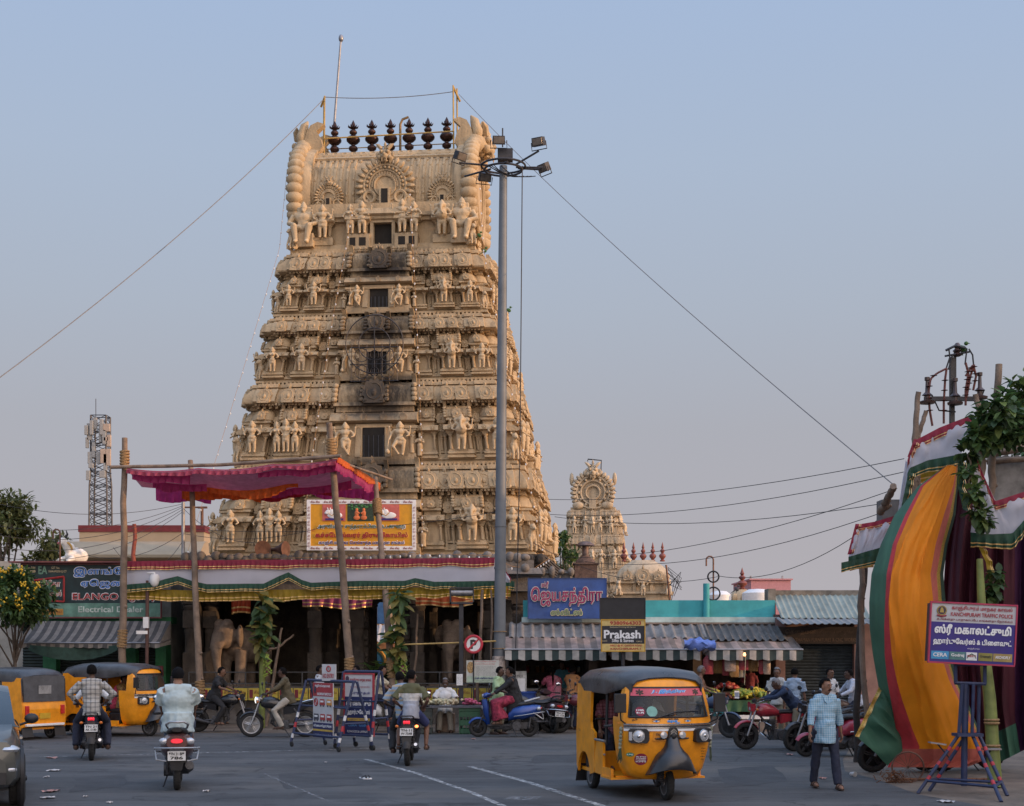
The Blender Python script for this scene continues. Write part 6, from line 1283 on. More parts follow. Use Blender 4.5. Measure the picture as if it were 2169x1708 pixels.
YEL=mat('rickshaw_yellow',(.85,.31,.006),.42,var=.2,scale=3.5,coat=.25,bump=.12,bscale=5); BVIN=mat('black_vinyl',(.06,.061,.065),.27,var=.3,scale=3,bump=.25,bscale=7); GVIN=mat('grey_canvas',(.07,.072,.078),.65,var=.3,scale=3,bump=.3,bscale=9)
WGL=glass('windscreen_glass',(.045,.05,.05),.55,.04); INTER=mat('dark_interior',(.02,.018,.016),.8)
def rickshaw(label,loc,rz,hood=BVIN,hero=False,back=None,headlit=False):
    """three-wheeler, forward -Y"""
    rt=thing('auto_rickshaw',label,'auto rickshaw',loc,rz)
    fw=wheel(rt,-.98,.235,.11,STEEL,6); 
    for k in (1,-1): wheel(rt,.92,.235,.12,STEEL,6,x=k*.54)
    # front shell: (z, half width, y at centre, sweep back at the edge)
    SEC=[(.30,.36,-1.0,.1),(.34,.50,-1.06,.16),(.45,.565,-1.13,.2),(.7,.62,-1.2,.22),(.95,.65,-1.235,.23),(1.12,.66,-1.235,.23),(1.19,.655,-1.215,.22)]
    SECW=[(1.19,.655,-1.215,.22),(1.35,.64,-1.165,.2),(1.5,.615,-1.11,.18),(1.62,.585,-1.055,.16)]
    SECT=[(1.62,.585,-1.055,.16),(1.69,.57,-1.02,.15),(1.75,.54,-.95,.13),(1.79,.48,-.8,.1)]
    def row(z,w,y,sw,n=16,t0=-1,t1=1): return [(w*t,y+sw*abs(t)**2.6,z) for t in [t0+(t1-t0)*i/n for i in range(n+1)]]
    def side(z,w,y,sw): return [(-w,-.52,z)]+row(z,w,y,sw)+[(w,-.52,z)]
    b=MB(); b.loft([side(*q) for q in SEC],closed=False); b.loft([side(*q) for q in SECT],closed=False)
    for a0,a1 in ((-1,-.9),(.9,1)):
        b.loft([([(-q[1],-.75,q[0])] if a0<0 else [])+row(*q,n=3,t0=a0,t1=a1)+([(q[1],-.75,q[0])] if a0>0 else []) for q in SECW],closed=False)
    b.add(side(*SEC[0]),[tuple(range(19))])
    b.build('front_shell',YEL,rt)
    b=MB(); b.loft([row(q[0],q[1]-.004,q[2]+.006,q[3],16,-.9,.9) for q in SECW],closed=False); b.build('windscreen',WGL,rt)
    b=MB(); bot=row(1.2,.655,-1.218,.22,16,-.9,.9); top=row(1.615,.586,-1.06,.16,16,-.9,.9); b.tube(bot+[(top[-1])]+top[::-1]+[bot[0]],.014,6); b.build('windscreen_gasket',BLACK,rt)
    # floor, sills, rear tub and quarter panels
    b=MB(); b.bx(-.62,.62,-.55,1.3,.27,.32); b.bx(-.72,.72,-.62,-.1,.27,.3); 
    W_=.67
    for k in (1,-1):
        b.prism([(-.52,.3),(.36,.3),(.36,.9),(.3,.93),(-.02,.93),(-.06,.9),(-.06,.62),(-.52,.62)],0,.05) if False else None
        T=M.Translation((k*W_,0,0))@M.Rotation(PI/2,4,'Z'); b.T=T
        b.prism([(-.52,.30),(-.52,.42),(-.1,.42),(-.1,.78),(.22,.78),(.3,.62),(.34,.4),(.3,.3)] ,-.02,.02)   # low door sill
        arch=[(.92+.33*cos(R(a)),.25+.33*sin(R(a))) for a in range(180,-1,-20)]
        b.prism([(.34,.3)]+[(x_,z_) for x_,z_ in arch if x_>.34]+[(1.33,.34),(1.36,.8),(1.33,1.0),(1.27,1.62),(.62,1.66),(.5,1.62),(.56,1.05),(.52,.96),(.34,.9)],-.02,.02)
    b.T=M.Identity(4)
    b.loft([[(-W_,1.33,.34),(W_,1.33,.34)],[(-W_,1.37,.8),(W_,1.37,.8)],[(-W_*.99,1.34,1.0),(W_*.99,1.34,1.0)]],closed=False,sm=False)
    b.bx(-W_,W_,.30,.34,.32,.62)
    b.build('body',YEL,rt)
    b=MB(); b.bx(-.6,.6,.5,1.15,.32,.58); b.bx(-.58,.58,.55,1.05,.58,.7); b.bx(-.58,.58,1.02,1.16,.7,1.25); b.bx(-.3,.3,-.28,.1,.32,.6); b.bx(-.28,.28,-.26,.08,.6,.7); b.build('seat',SEATM,rt,bev=.03)
    b=MB(); b.tube([(0,-.95,.6),(0,-.72,1.05)],.03,8); b.tube([(-.33,-.62,1.12),(0,-.7,1.08),(.33,-.62,1.12)],.02,8); b.build('handlebar',BLACK,rt)
    # posts and waist rails
    b=MB()
    for k in (1,-1): b.tube([(k*.64,-.12,.75),(k*.62,-.12,1.7)],.022,6); b.tube([(k*.655,-.5,1.05),(k*.66,-.12,1.02)],.022,6)
    b.tube([(-.64,.45,1.1),(.64,.45,1.1)],.018,6); b.build('post',BLACK,rt)
    b=MB()
    for k in (1,-1): b.tube([(k*.67,-.14,.8),(k*.675,.34,.8)],.02,6); b.tube([(k*.67,-.14,.6),(k*.675,.3,.6)],.014,6)
    b.build('side_rail',STEEL,rt)
    # hood: vinyl over hoops
    hs=[]
    for y,zt,w,dz in ((-.98,1.74,.52,.05),(-.9,1.81,.58,.14),(-.6,1.86,.64,.3),(-.15,1.87,.67,.34),(.4,1.88,.69,.35),(.9,1.86,.69,.36),(1.2,1.8,.68,.4),(1.34,1.68,.66,.42)):
        sc_=.018*sin(y*9)
        hs.append([(-w,y,zt-dz+sc_),(-w*1.01,y,zt-.2-sc_),(-w*.98,y,zt-.09),(-w*.86,y,zt-.025),(-w*.5,y,zt+.012),(0,y,zt+.025),(w*.5,y,zt+.012),(w*.86,y,zt-.025),(w*.98,y,zt-.09),(w*1.01,y,zt-.2-sc_),(w,y,zt-dz+sc_)])
    b=MB(); b.loft(hs,closed=False); b.loft([[(x_*.985,y_,z_-.015) for x_,y_,z_ in s] for s in hs],closed=False)
    b.build('hood',BVIN,rt,fix=False)
    b=MB(); zb=1.0
    b.loft([[(-.655,1.36,1.0),(0,1.375,1.0),(.655,1.36,1.0)],[(-.65,1.35,1.3),(0,1.365,1.3),(.65,1.35,1.3)],[(-.66,1.335,1.66),(0,1.35,1.69),(.66,1.335,1.66)]],closed=False); 
    if not hero:
        for k in (1,-1): b.loft([[(k*.685,.56,1.0),(k*.685,1.35,1.0)],[(k*.69,.5,1.6),(k*.68,1.34,1.6)]],closed=False,sm=False)
    b.build('back_curtain',hood if hero else GVIN,rt,fix=False)
    b=MB(); b.bx(-.2,.2,1.372,1.38,1.2,1.42); b.build('rear_window',mat('clear_plastic',(.25,.25,.25),.25,var=.3),rt,bev=.02)
    for k in (1,-1):
        b=MB(); b.bx(k*.56-.06,k*.56+.06,1.36,1.4,.66,.9); b.build('tail_light',REDLENS,rt,bev=.012)
    MB().bx(-.6,.6,1.34,1.42,.36,.42).build('bumper',WHITE,rt,bev=.01); 
    o=MB().bx(-.17,.17,1.372,1.384,.55,.7).build('number_plate',mat('plate_yellow',(.55,.33,.02),.5),rt)
    for k in (1,-1): MB().loft([[(k*.35,1.3,.36),(k*.68,1.3,.36)],[(k*.34,1.36,.08),(k*.7,1.36,.08)]],closed=False,sm=False).build('mud_flap',BLACK,rt)
    # front: mudguard, lamps, trims
    b=MB(); mg=[]
    for z,w,y,d,li in ((.95,.07,-1.23,.05,0),(.87,.095,-1.23,.1,0),(.79,.115,-1.22,.15,0),(.745,.15,-1.21,.19,0),(.725,.165,-1.21,.2,0),(.71,.185,-1.2,.225,0),(.66,.235,-1.19,.27,0),(.58,.275,-1.18,.31,.01),(.5,.31,-1.16,.34,.03),(.43,.345,-1.14,.355,.07),(.385,.37,-1.13,.36,.1),(.375,.362,-1.12,.345,.1)):
        mg.append([(w*cos(a),y-d*abs(sin(a))**.75,z+li*abs(sin(a))**1.5) for a in [PI*i/16 for i in range(17)]])
    b.loft(mg,closed=False); b.loft([[(x_*.96,y_+.01,z_) for x_,y_,z_ in s] for s in mg],closed=False); b.build('front_mudguard',mat('black_paint',(.02,.021,.024),.3,var=.25,coat=.3),rt,fix=False)
    b=MB(); b.tube([(-.15,-1.02,.24),(-.15,-1.12,.4),(-.11,-1.06,.62)],.03,8); [b.ring((-.14,-1.13,.3+.028*i),.045,.012,(0,-.2,1),12,5) for i in range(8)]; b.tube([(-.1,-.98,.235),(-.17,-1.0,.235)],.03,8); b.tube([(.1,-.98,.235),(.1,-1.0,.55)],.025,8); b.build('front_suspension',DARKSTEEL,rt)
    for k in (1,-1):
        xc=k*.47; yc=-1.235+.23*(.47/.655)**2.6; Tn=M.Translation((xc,yc-.015,.935))@M.Rotation(k*.36,4,'Z')
        b=MB(); b.T=Tn; b.loft([[(x_*.15,.04,z_*.105) for x_,z_ in ((-1,-.75),(-.7,-1),(.8,-1),(1,-.6),(1,.6),(.75,1),(-.8,1),(-1,.8))],[(x_*.145,-.05,z_*.1) for x_,z_ in ((-1,-.75),(-.7,-1),(.8,-1),(1,-.6),(1,.6),(.75,1),(-.8,1),(-1,.8))]],sm=False)
        b.build('headlight_housing',BLACK,rt,bev=.008); b=MB(); b.T=Tn; b.lathe([(.0,-.075),(.03,-.074),(.065,-.066),(.085,-.05)],20,axis=(0,1,0),m=0) ; b.ring((0,-.055,0),.083,.008,(0,1,0),20,6,1); b.ell((0,-.07,0),(.028,.02,.028),8,1)
        b.build('headlight',[LENS,CHROME],rt); b=MB(); b.T=Tn; b.bx(k*.115-.022,k*.115+.022,-.062,-.04,-.06,.06); b.build('indicator',LENS,rt)
    def frow(z,off,n=18,t0=-1,t1=1):
        for q,q2 in zip(SEC,SEC[1:]):
            if q[0]<=z<=q2[0]: f=(z-q[0])/(q2[0]-q[0]); return [(x,y-off,z_) for x,y,z_ in row(z,q[1]+(q2[1]-q[1])*f,q[2]+(q2[2]-q[2])*f,q[3]+(q2[3]-q[3])*f,n,t0,t1)]
    for z,m_,h in ((1.095,CHROME,.012),(1.07,DARKSTEEL,.008),(1.05,CHROME,.012),(1.02,WHITE,.016)):
        b=MB(); b.loft([frow(z-h,.004),frow(z-h,.014),frow(z+h,.014),frow(z+h,.004)],closed=False,sm=False); b.build('chrome_trim' if m_ is not WHITE else 'white_trim',m_,rt)
    for k in (1,-1):
        b=MB(); b.tube([(k*.62,-1.02,1.1),(k*.72,-1.1,1.16),(k*.74,-1.14,1.26)],.012,6,0); b.box((k*.745,-1.14,1.4),(.17,.05,.27),0); b.build('mirror',[BLACK],rt,bev=.02)
    b=MB(); b.tube([(-.24,-1.245,.9),(.24,-1.245,.9)],.013,6); b.build('fog_lamp_bar',BLACK,rt)
    for k in (1,-1): b=MB(); b.lathe([(.0,.05),(.045,.03),(.05,0),(.0,-.008)],14,(k*.14,-1.275,.95),axis=(0,1,0)); b.build('fog_lamp',LENS,rt)
    if not hero:
        return rt
    b=MB(); b.lathe([(.03,.03),(.038,-.02),(.02,-.03),(0,-.03)],12,(0,-1.3,.94),axis=(0,1,0)); b.prism([(-.08,.86),(.08,.86),(.065,1.02),(.04,1.06),(-.04,1.06),(-.065,1.02)],-1.29,-1.22); b.build('horn_cover',BLACK,rt)
    b=MB()
    for z in (.955,.985): b.prism([(-.045,z),(0,z+.035),(.045,z),(.045,z+.02),(0,z+.055),(-.045,z+.02)],-1.298,-1.289)
    b.build('chevron_badge',CHROME,rt)
    b=MB(); [b.bx(-.05,.05,-1.455-.0,-1.44,.7+.02*i,.71+.02*i) for i in range(0)]; 
    # pink sun strip with the name, decals, wiper
    def wrow(z,off,t0=-.9,t1=.9):
        for q,q2 in zip(SECW,SECW[1:]):
            if q[0]-1e-6<=z<=q2[0]+1e-6: f=(z-q[0])/(q2[0]-q[0]); return [(x,y-off,z_) for x,y,z_ in row(z,q[1]+(q2[1]-q[1])*f,q[2]+(q2[2]-q[2])*f,q[3]+(q2[3]-q[3])*f,16,t0,t1)]
    b=MB(); b.loft([wrow(1.5,.004),wrow(1.55,.004),wrow(1.615,.004)],closed=False); b.build('pink_sun_strip',mat('pink_strip',(.6,.1,.14),.5),rt)
    def wrapped(body,x,z,w,h,m,zsec='b',bold=.03,dy=.012,slant=0,outline=None,rz_=0):
        for mm,yy,bb,gr in ((outline,dy-.003,bold+.05,1.06),(m,dy,bold,1.)):
            if mm is None: continue
            o=lettering(rt,body,x,z,w*gr,h*gr,mm,y=0,bold=bb,ext=.0,slant=slant,rz=rz_)
            for v in o.data.vertices:
                t=v.co.x; zz=min(max(v.co.z,.31),1.61); S=SEC if zz<1.19 else SECW
                for q,q2 in zip(S,S[1:]):
                    if q[0]-1e-6<=zz<=q2[0]+1e-6:
                        f=(zz-q[0])/(q2[0]-q[0]); w_=q[1]+(q2[1]-q[1])*f; y_=q[2]+(q2[2]-q[2])*f; s_=q[3]+(q2[3]-q[3])*f; v.co.y=y_+s_*min(1,abs(t)/w_)**2.6-yy; break
    SKYB=mat('sky_blue_lettering',(.03,.22,.6),.5); PALEB_=mat('pale_blue_outline',(.4,.6,.75),.5); DKB=mat('dark_lettering',(.05,.03,.02),.6)
    wrapped('J . இந்திரா',.0,1.56,.5,.062,SKYB,outline=PALEB_,slant=.25,dy=.01)
    for k in (1,-1): b=MB(); b.T=M.Translation((k*.4,-1.07+.0,1.56)); 
    wrapped('*',-.42,1.55,.1,.09,DKB,dy=.01); wrapped('*',.42,1.55,.1,.09,DKB,dy=.01)
    wrapped('வாடகை',.02,1.172,.15,.024,DKB); wrapped('apé',.0,1.142,.15,.045,SKYB,outline=PALEB_,bold=.05); wrapped('City',.075,1.115,.09,.03,SKYB,outline=PALEB_,rz_=.3,slant=.2); wrapped('KK-30',-.52,1.165,.07,.03,DKB,rz_=.35)
    for k in (1,-1):   # painted eyes
        b=MB(); n=10
        def pt(x,z): return (x,-1.232+.23*(abs(x)/.657)**2.6-.008,z)
        b.add([pt(k*.235+.05*cos(2*PI*i/n),1.145+.014*sin(2*PI*i/n)) for i in range(n)],[tuple(range(n))],0); b.add([(q[0],q[1]-.003,q[2]) for q in [pt(k*.235+.016*cos(2*PI*i/n),1.145+.014*sin(2*PI*i/n)) for i in range(n)]],[tuple(range(n))],1)
        b.tube([pt(k*.235-.06,1.165),pt(k*.235,1.185),pt(k*.235+.06,1.165)],.004,4,2); b.tube([pt(k*.235-.055,1.143),pt(k*.235,1.162),pt(k*.235+.055,1.143)],.003,4,2); b.build('painted_eye',[WHITE,SKYB,DKB],rt)
    def sticker(x,z,r_,m,lines,tm,asp=1.,glassy=False):
        b=MB(); n=20; S=SECW if glassy else SEC
        def yy(xx,zz):
            for q,q2 in zip(S,S[1:]):
                if q[0]-1e-6<=zz<=q2[0]+1e-6: f=(zz-q[0])/(q2[0]-q[0]); return q[2]+(q2[2]-q[2])*f+(q[3]+(q2[3]-q[3])*f)*(abs(xx)/(q[1]+(q2[1]-q[1])*f))**2.6
        b.add([(x+r_*cos(2*PI*i/n),yy(x+r_*cos(2*PI*i/n),z+r_*asp*sin(2*PI*i/n))-.006,z+r_*asp*sin(2*PI*i/n)) for i in range(n)],[tuple(range(n))]); b.build('sticker',m,rt)
        for i,l in enumerate(lines): wrapped(l,x,z+r_*asp*(.55-1.1*(i+.5)/len(lines)),r_*1.5,r_*asp*1.0/len(lines)*.8,tm,bold=.05,dy=.009)
    STR=mat('sticker_maroon',(.25,.02,.05),.5); STG=mat('sticker_green',(.03,.25,.12),.5); STC=mat('sticker_teal',(.2,.42,.36),.5)
    sticker(-.42,.6,.085,STR,['RTO','277/2024','11.05.2029','KPM'],WL); sticker(-.56,.665,.048,STG,['LPG'],WL,.6); sticker(-.44,1.28,.065,STR,['1705','B1-PS'],WL,glassy=True); sticker(-.28,1.28,.075,STC,[],WL,glassy=True); sticker(-.28,1.28,.06,WHITE,[],WL,glassy=True) if False else None
    b=MB(); P_=lambda x,z:(x,-1.232+.23*(abs(x)/.655)**2.6-.007,z); b.add([P_(-.28,.86),P_(-.09,.86),P_(-.09,.99),P_(-.28,.99)],[(0,1,2,3)]); b.build('number_panel',mat('orange_panel',(.6,.22,.01),.45),rt); wrapped('TN-21',-.185,.955,.12,.035,BKL,dy=.011); wrapped('AR-2104',-.185,.893,.16,.036,BKL,dy=.011)
    for i,(w_,z_) in enumerate(((.1,.74),(.1,.7),(.08,.66),(.1,.62),(.07,.58))): wrapped('தமிழ்நாடு',.53,z_,w_,.018,DKB,rz_=-.1)
    b=MB(); b.tube([(-.2,-1.24,1.2),(.05,-1.225,1.275),(.42,-1.14,1.285)],[.01,.012,.009],6); b.tube([(-.05,-1.24,1.225),(.1,-1.235,1.262)],.007,5); b.build('wiper',BLACK,rt)
    for k in (1,-1):
        b=MB()
        for i in range(6): b.ell((k*.68,-.98+.01*i,1.03-.055*i),(.028,.028,.035),6,0)
        for i in range(7): b.tube([(k*.68,-.95,.75),(k*(.66+.01*i),-.97+.012*i,.58-.02*(i%3))],[.012,.004],4,1)
        b.build('tassel',[mat('tassel_grey',(.25,.27,.2),.8),mat('tassel_green',(.05,.07,.04),.9)],rt)
    lettering(rt,'TN 21',0,0,.1,.04,BKL).matrix_local=M.Translation((-.692,1.1,.9))@M.Rotation(-PI/2,4,'Z')
    return rt
GREYC=mat('grey_car_paint',(.085,.09,.085),.3,.4,var=.06,coat=.6)
def car(label,loc,rz):
    rt=thing('suv_car',label,'car',loc,rz); b=MB()
    # side-to-side sections along y, front at -2.1
    S=[(-2.12,.7,.42,.72),(-2.08,.82,.35,.92),(-1.8,.88,.3,1.0),(-1.2,.9,.28,1.06),(-.95,.9,.28,1.1),(1.3,.9,.28,1.12),(1.95,.87,.32,1.08),(2.1,.78,.42,.95)]
    def sec(y,w,z0_,z1_): return [(x_*w,y,z0_+(z1_-z0_)*t) for x_,t in ((-.9,0),(-1,.18),(-1.0,.55),(-.97,.8),(-.86,1),(-.4,1.03),(.4,1.03),(.86,1),(.97,.8),(1.0,.55),(1,.18),(.9,0))]
    b.loft([sec(*q) for q in S]); b.build('body',GREYC,rt)
    C=[(-.98,.82,1.06,1.1),(-.3,.74,1.08,1.56),(.2,.72,1.1,1.64),(1.4,.7,1.1,1.6),(1.95,.74,1.05,1.12)]
    b=MB(); b.loft([[(x_*w,y,z) for x_,z in ((-1.08,z0_),(-1,z1_-.03),(-.8,z1_),(.8,z1_),(1,z1_-.03),(1.08,z0_))] for y,w,z0_,z1_ in C],mf=lambda i,j:0 if j in (1,2,3) and 1<=i<=2 else 1); b.build('cabin',[GREYC,mat('car_glass',(.02,.025,.025),.06,var=.1,coat=.5)],rt)
    for k in (1,-1):
        for y in (-1.32,1.3):
            m=MB(); m.ring((k*.885,y,.38),.41,.05,(1,0,0),26,6); m.lathe([(.37,-.02),(.37,.02)],24,(k*.89,y,.38),axis=(1,0,0)); m.build('wheel_arch',BLACK,rt)
            wheel(rt,y,.37,.22,BALLOY,5,x=k*.84)
        m=MB(); m.tube([(k*.88,-.7,1.08),(k*1.0,-.72,1.12)],.02,6); m.ell((k*1.04,-.72,1.17),(.1,.07,.075),10); m.build('mirror',BLACK,rt)
        m=MB(); m.ell((k*.72,-1.98,.82),(.16,.14,.06),10); m.build('headlight',LENS,rt); m=MB(); m.ell((k*.74,-2.04,.55),(.1,.08,.05),8); m.build('fog_lamp',LENS,rt)
        MB().bx(k*.9-.02,k*.9+.02,-.4,-.2,.86,.89).build('door_handle',CHROME,rt)
    b=MB(); b.bx(-.7,.7,-2.16,-2.05,.36,.52); [b.bx(-.45,.45,-2.15,-2.1,.62+.05*i,.64+.05*i) for i in range(4)]; b.build('grille',BLACK,rt); tail_plate(rt,-2.17,.46,['TN 21'],0,.5,.11,front=True); return rt
# ================================================================ cloth, poles, mast, signs, trees
def pline(pts,n):
    pts=[V(p) for p in pts]; L=[0]
    for a,c in zip(pts,pts[1:]): L.append(L[-1]+(c-a).length)
    out=[]
    for i in range(n+1):
        s=L[-1]*i/n; k=0
        while k<len(L)-2 and L[k+1]<s: k+=1
        f=(s-L[k])/max(1e-9,L[k+1]-L[k]); out.append(pts[k].lerp(pts[k+1],f))
    return out,L[-1]
CR=mat('crimson_satin',(.27,.02,.05),.55,var=.2,thin=.25); CGN=mat('green_satin',(.02,.075,.045),.55,var=.25,thin=.25); CY=mat('yellow_satin',(.36,.24,.015),.55,var=.25,thin=.3); CW=mat('white_voile',(.62,.62,.68),.85,var=.06,scale=1.2,thin=.35); GOLDT=mat('gold_trim',(.7,.48,.2),.35,.4,var=.2)
def frill(par,pts,h,m,name='frill',gath=.13,dirv=(0,0,-1),amp=.035,gold=True,n=None):
    pl,L=pline(pts,n or max(12,int(sum((V(b_)-V(a_)).length for a_,b_ in zip(pts,pts[1:]))/.035))); N=len(pl)-1; d=V(dirv); b=MB()
    def f(a,c):
        i=int(round(a*N)); p=pl[i]; s=a*L; w=amp*c*sin(2*PI*s/gath+1.5*noise.noise(V((s*2,1,h)))); hh=h*(1+(.22 if gold else .75)*noise.noise(V((s*1.3,p.x,2))))
        t=(pl[min(i+1,N)]-pl[max(i-1,0)]); t.normalize(); nn=t.cross(d); nn.normalize()
        return p+d*hh*c+nn*w+t*(.4*w)
    b.grid(f,N,12,mf=lambda i,j:1 if gold and j in(8,11) else 0); return b.build(name,[m,GOLDT],par,fix=False)
def ruled(par,top,bot,m,name='cloth',n=40,k=8,amp=.05,seed=0):
    a_,_=pline(top,n); b_,_=pline(bot,n)
    def f(a,c):
        i=int(round(a*n)); p=a_[i].lerp(b_[i],c); return p+V((0,-amp*sin(PI*c)*(.5+noise.noise(V((a*7,c*1.5,seed))))-.02*noise.noise(V((a*25,c*2,seed))),0))
    return MB().grid(f,n,k).build(name,m,par,fix=False)
def root_at(name,label,cat,p,group=None): return thing(name,label,cat,p,0,group)
def rel(o,pts): return [V(p)-o.location for p in pts]
# bunting along the front of the hall
Y=38.9; t=root_at('cloth_valance','long white cloth valance with crimson, green and yellow frills across the hall front','valance',P(650,1215,Y)); q=lambda *uv:rel(t,[P(u,v,Y) for u,v in uv])
topl=((266,1192),(400,1190),(700,1188),(1048,1184)); wl=[(266,1248),(330,1243),(352,1236),(378,1230),(408,1240),(440,1247),(520,1246),(560,1246),(592,1230),(612,1222),(640,1238),(660,1244),(760,1240),(858,1240),(880,1234),(920,1242),(1048,1240)]
gl_=[(u,v-9) for u,v in wl]
ruled(t,q(*topl),q(*wl),CW,n=90); frill(t,[p+V((0,-.1,.03)) for p in q(*topl)],.24,CR,'crimson_frill'); o=frill(t,[p+V((0,-.1,0)) for p in q(*gl_)],.22,CGN,'green_frill'); frill(t,[p+V((0,.1,.02)) for p in q((266,1248),(400,1252),(640,1250),(860,1246),(1048,1244))],.3,CY,'yellow_frill',.17)
frill(t,rel(t,[P(262,1192,Y),P(264,1220,Y),P(263,1246,Y)]),.28,CR,'crimson_end_frill',dirv=(1,0,0))
t=root_at('cloth_valance','short end of the frilled cloth valance hanging just right of the lamp mast','valance',P(1075,1225,38.5)); q=lambda *uv:rel(t,[P(u,v,38.5) for u,v in uv])
ruled(t,q((1050,1188),(1066,1205),(1080,1226)),q((1050,1228),(1066,1232),(1080,1236)),CW,n=14); frill(t,q((1050,1186),(1066,1203),(1082,1224)),.14,CR,'crimson_frill',n=20); frill(t,q((1052,1228),(1090,1232)),.24,CGN,'green_frill',n=24); frill(t,q((1056,1242),(1082,1242)),.3,CY,'yellow_frill',n=18); frill(t,q((1060,1246),(1076,1246)),.3,mat('orange_satin',(.6,.12,.03),.6,thin=.2),'orange_frill',n=14)
# swags of cloth on the hall ceiling
for lab,u0,u1,v,m in (('orange and red cloth swag under the hall beam right of the doorway',880,1000,1250,MATS['orange_satin']),('pink and white braided cloth swag under the hall beam left of the doorway',640,790,1254,mat('pink_satin',(.4,.08,.2),.6,thin=.2))):
    t=root_at('cloth_swag',lab,'cloth',P((u0+u1)/2,v,40.2)); frill(t,rel(t,[P(u0,v,40.2),P((u0+u1)/2,v+5,40.2),P(u1,v-2,40.2)]),.42,m,'cloth',.3,amp=.07)
t=root_at('hanging_cloth','orange cloth bundle hanging in the left bay of the hall','cloth',P(510,1262,40.2)); frill(t,rel(t,[P(490,1258,40.2),P(532,1258,40.2)]),.55,mat('orange_red_cloth',(.42,.06,.02),.7,thin=.2),'cloth',.12,n=30,amp=.06)
# rough poles
def pole(label,pts,r0,r1,seed,ropes=(),name='wooden_pole',group=None,m=WOOD):
    a,c=V(pts[0]),V(pts[-1]); t=thing(name,label,'pole',a,0,group); b=MB(); line=[]
    for i,(p,q_) in enumerate(zip(pts,pts[1:])): line+=wobbly(p,q_,8,.07,seed+i)[(1 if i else 0):]
    n=len(line); b.tube([p-a for p in line],[r0+(r1-r0)*i/(n-1) for i in range(n)],9)
    for k in range(3): i=2+k*2; b.ell(line[min(i,n-1)]-a+V((r0*.7,-r0*.5,0)),r0*.45,5)
    b.build('pole',m,t)
    for s in ropes:
        g=MB(); i=s*(n-1); p=line[int(i)].lerp(line[min(int(i)+1,n-1)],i-int(i))-a; ax=(line[min(int(i)+1,n-1)]-line[int(i)]).normalized()
        for k in range(12): g.ring(p+ax*(.04*k-.25),r0*1.08,.019,ax+V((.08*(-1)**k,0,0)),12,5)
        g.build('rope_lashing',ROPE,t)
    return t
pole('upright wooden pole at the left end of the pink canopy',[P(259,1543,38.4),P(262,1200,38.4),P(264,928,38.5)],.11,.075,3,(.28,.92))
pole('leaning wooden pole in front of the left hall bay, second from the left',[P(429,1545,38.2),P(417,1330,38.3),P(403,976,39.6)],.11,.07,8,(.2,))
pole('tall leaning wooden pole left of the temple doorway',[P(748,1545,38.2),P(728,1240,38.3),P(697,896,37.4)],.12,.08,15,(.22,.93))
pole('leaning wooden pole right of the temple doorway, bound with rope',[P(838,1545,38.2),P(822,1330,38.4),P(795,1012,40.4)],.11,.07,22,(.3,.9))
pole('thin crooked pole in the hall bay right of the doorway',[P(876,1470,40.2),P(884,1300,40.2)],.035,.03,31); pole('thin crooked sapling pole behind the no parking sign',[P(1008,1530,38.6),P(1018,1350,38.6),P(1022,1250,38.6)],.05,.035,35)
pole('thin bamboo stick standing beside the lamp mast',[P(1042,1530,38.),P(1040,1250,38.)],.03,.025,41)
pole('crooked branch leaning in the hall with a sunlit top',[P(563,1540,39.4),P(582,1420,39.6),P(597,1330,39.8)],.055,.03,51); pole('short crooked branch tied across the leaning branch',[P(560,1378,39.7),P(590,1372,39.7),P(622,1345,39.7)],.04,.025,57)
pole('horizontal pole along the front edge of the pink canopy',[P(235,990,38.3),P(470,985,37.9),P(722,966,37.2)],.05,.045,61,name='canopy_pole'); pole('short horizontal pole at the right edge of the pink canopy',[P(700,972,37.3),P(830,1016,40.4)],.035,.03,66,name='canopy_pole')
# pink canopy
A,B_,C_,D_=P(268,992,38.2),P(712,970,37.2),P(300,1030,41.5),P(803,1027,40.8)
t=root_at('cloth_canopy','pink cloth canopy with magenta and orange frills slung between wooden poles','canopy',P(520,1000,39)); o0=t.location
def cn(a,c):
    p=(A.lerp(B_,a)).lerp(C_.lerp(D_,a),c); return p-o0+V((0,0,-.34*sin(PI*a)*sin(PI*c)-.1*sin(PI*a)*(1-c)-.07*abs(sin(a*9))))
PNK=mat('pink_canopy_cloth',(.6,.12,.2),.8,var=.15,scale=1.5,thin=.55); MGT=mat('magenta_frill_cloth',(.5,.05,.21),.6,var=.2,thin=.5); ORF=mat('orange_frill_cloth',(.75,.16,.025),.6,var=.25,thin=.5); GRYC=mat('grey_lining',(.5,.46,.49),.85,thin=.6)
MB().grid(cn,40,14).build('roof_cloth',PNK,t,fix=False); MB().grid(lambda a,c:V(cn(a,c))+V((0,0,-.03)),40,14).build('lining',GRYC,t,fix=False)
for c,m,a0,a1,h in ((0.0,PNK,0,1,.1),(.08,MGT,.02,.3,.2),(.08,MGT,.62,1,.2),(.3,MGT,.1,.35,.2),(.4,ORF,.3,.75,.22),(.6,MGT,.55,.95,.2),(.66,ORF,.2,.55,.24),(.85,mat('red_frill_cloth',(.5,.03,.05),.6,thin=.4),.4,.85,.22),(1.,MGT,.06,.3,.36),(1.,PNK,.3,.6,.22),(1.,MGT,.6,1,.3)):
    frill(t,[V(cn(a0+(a1-a0)*i/24,c))-V((0,0,.04)) for i in range(25)],h,m,'frill',.22,amp=.05,gold=False)
frill(t,[V(cn(1,i/12)) for i in range(13)],.3,MGT,'end_frill',.2,amp=.05,gold=False); frill(t,[V(cn(1.0,i/12))+V((.04,0,.07)) for i in range(13)],.16,ORF,'end_frill',.2,gold=False)
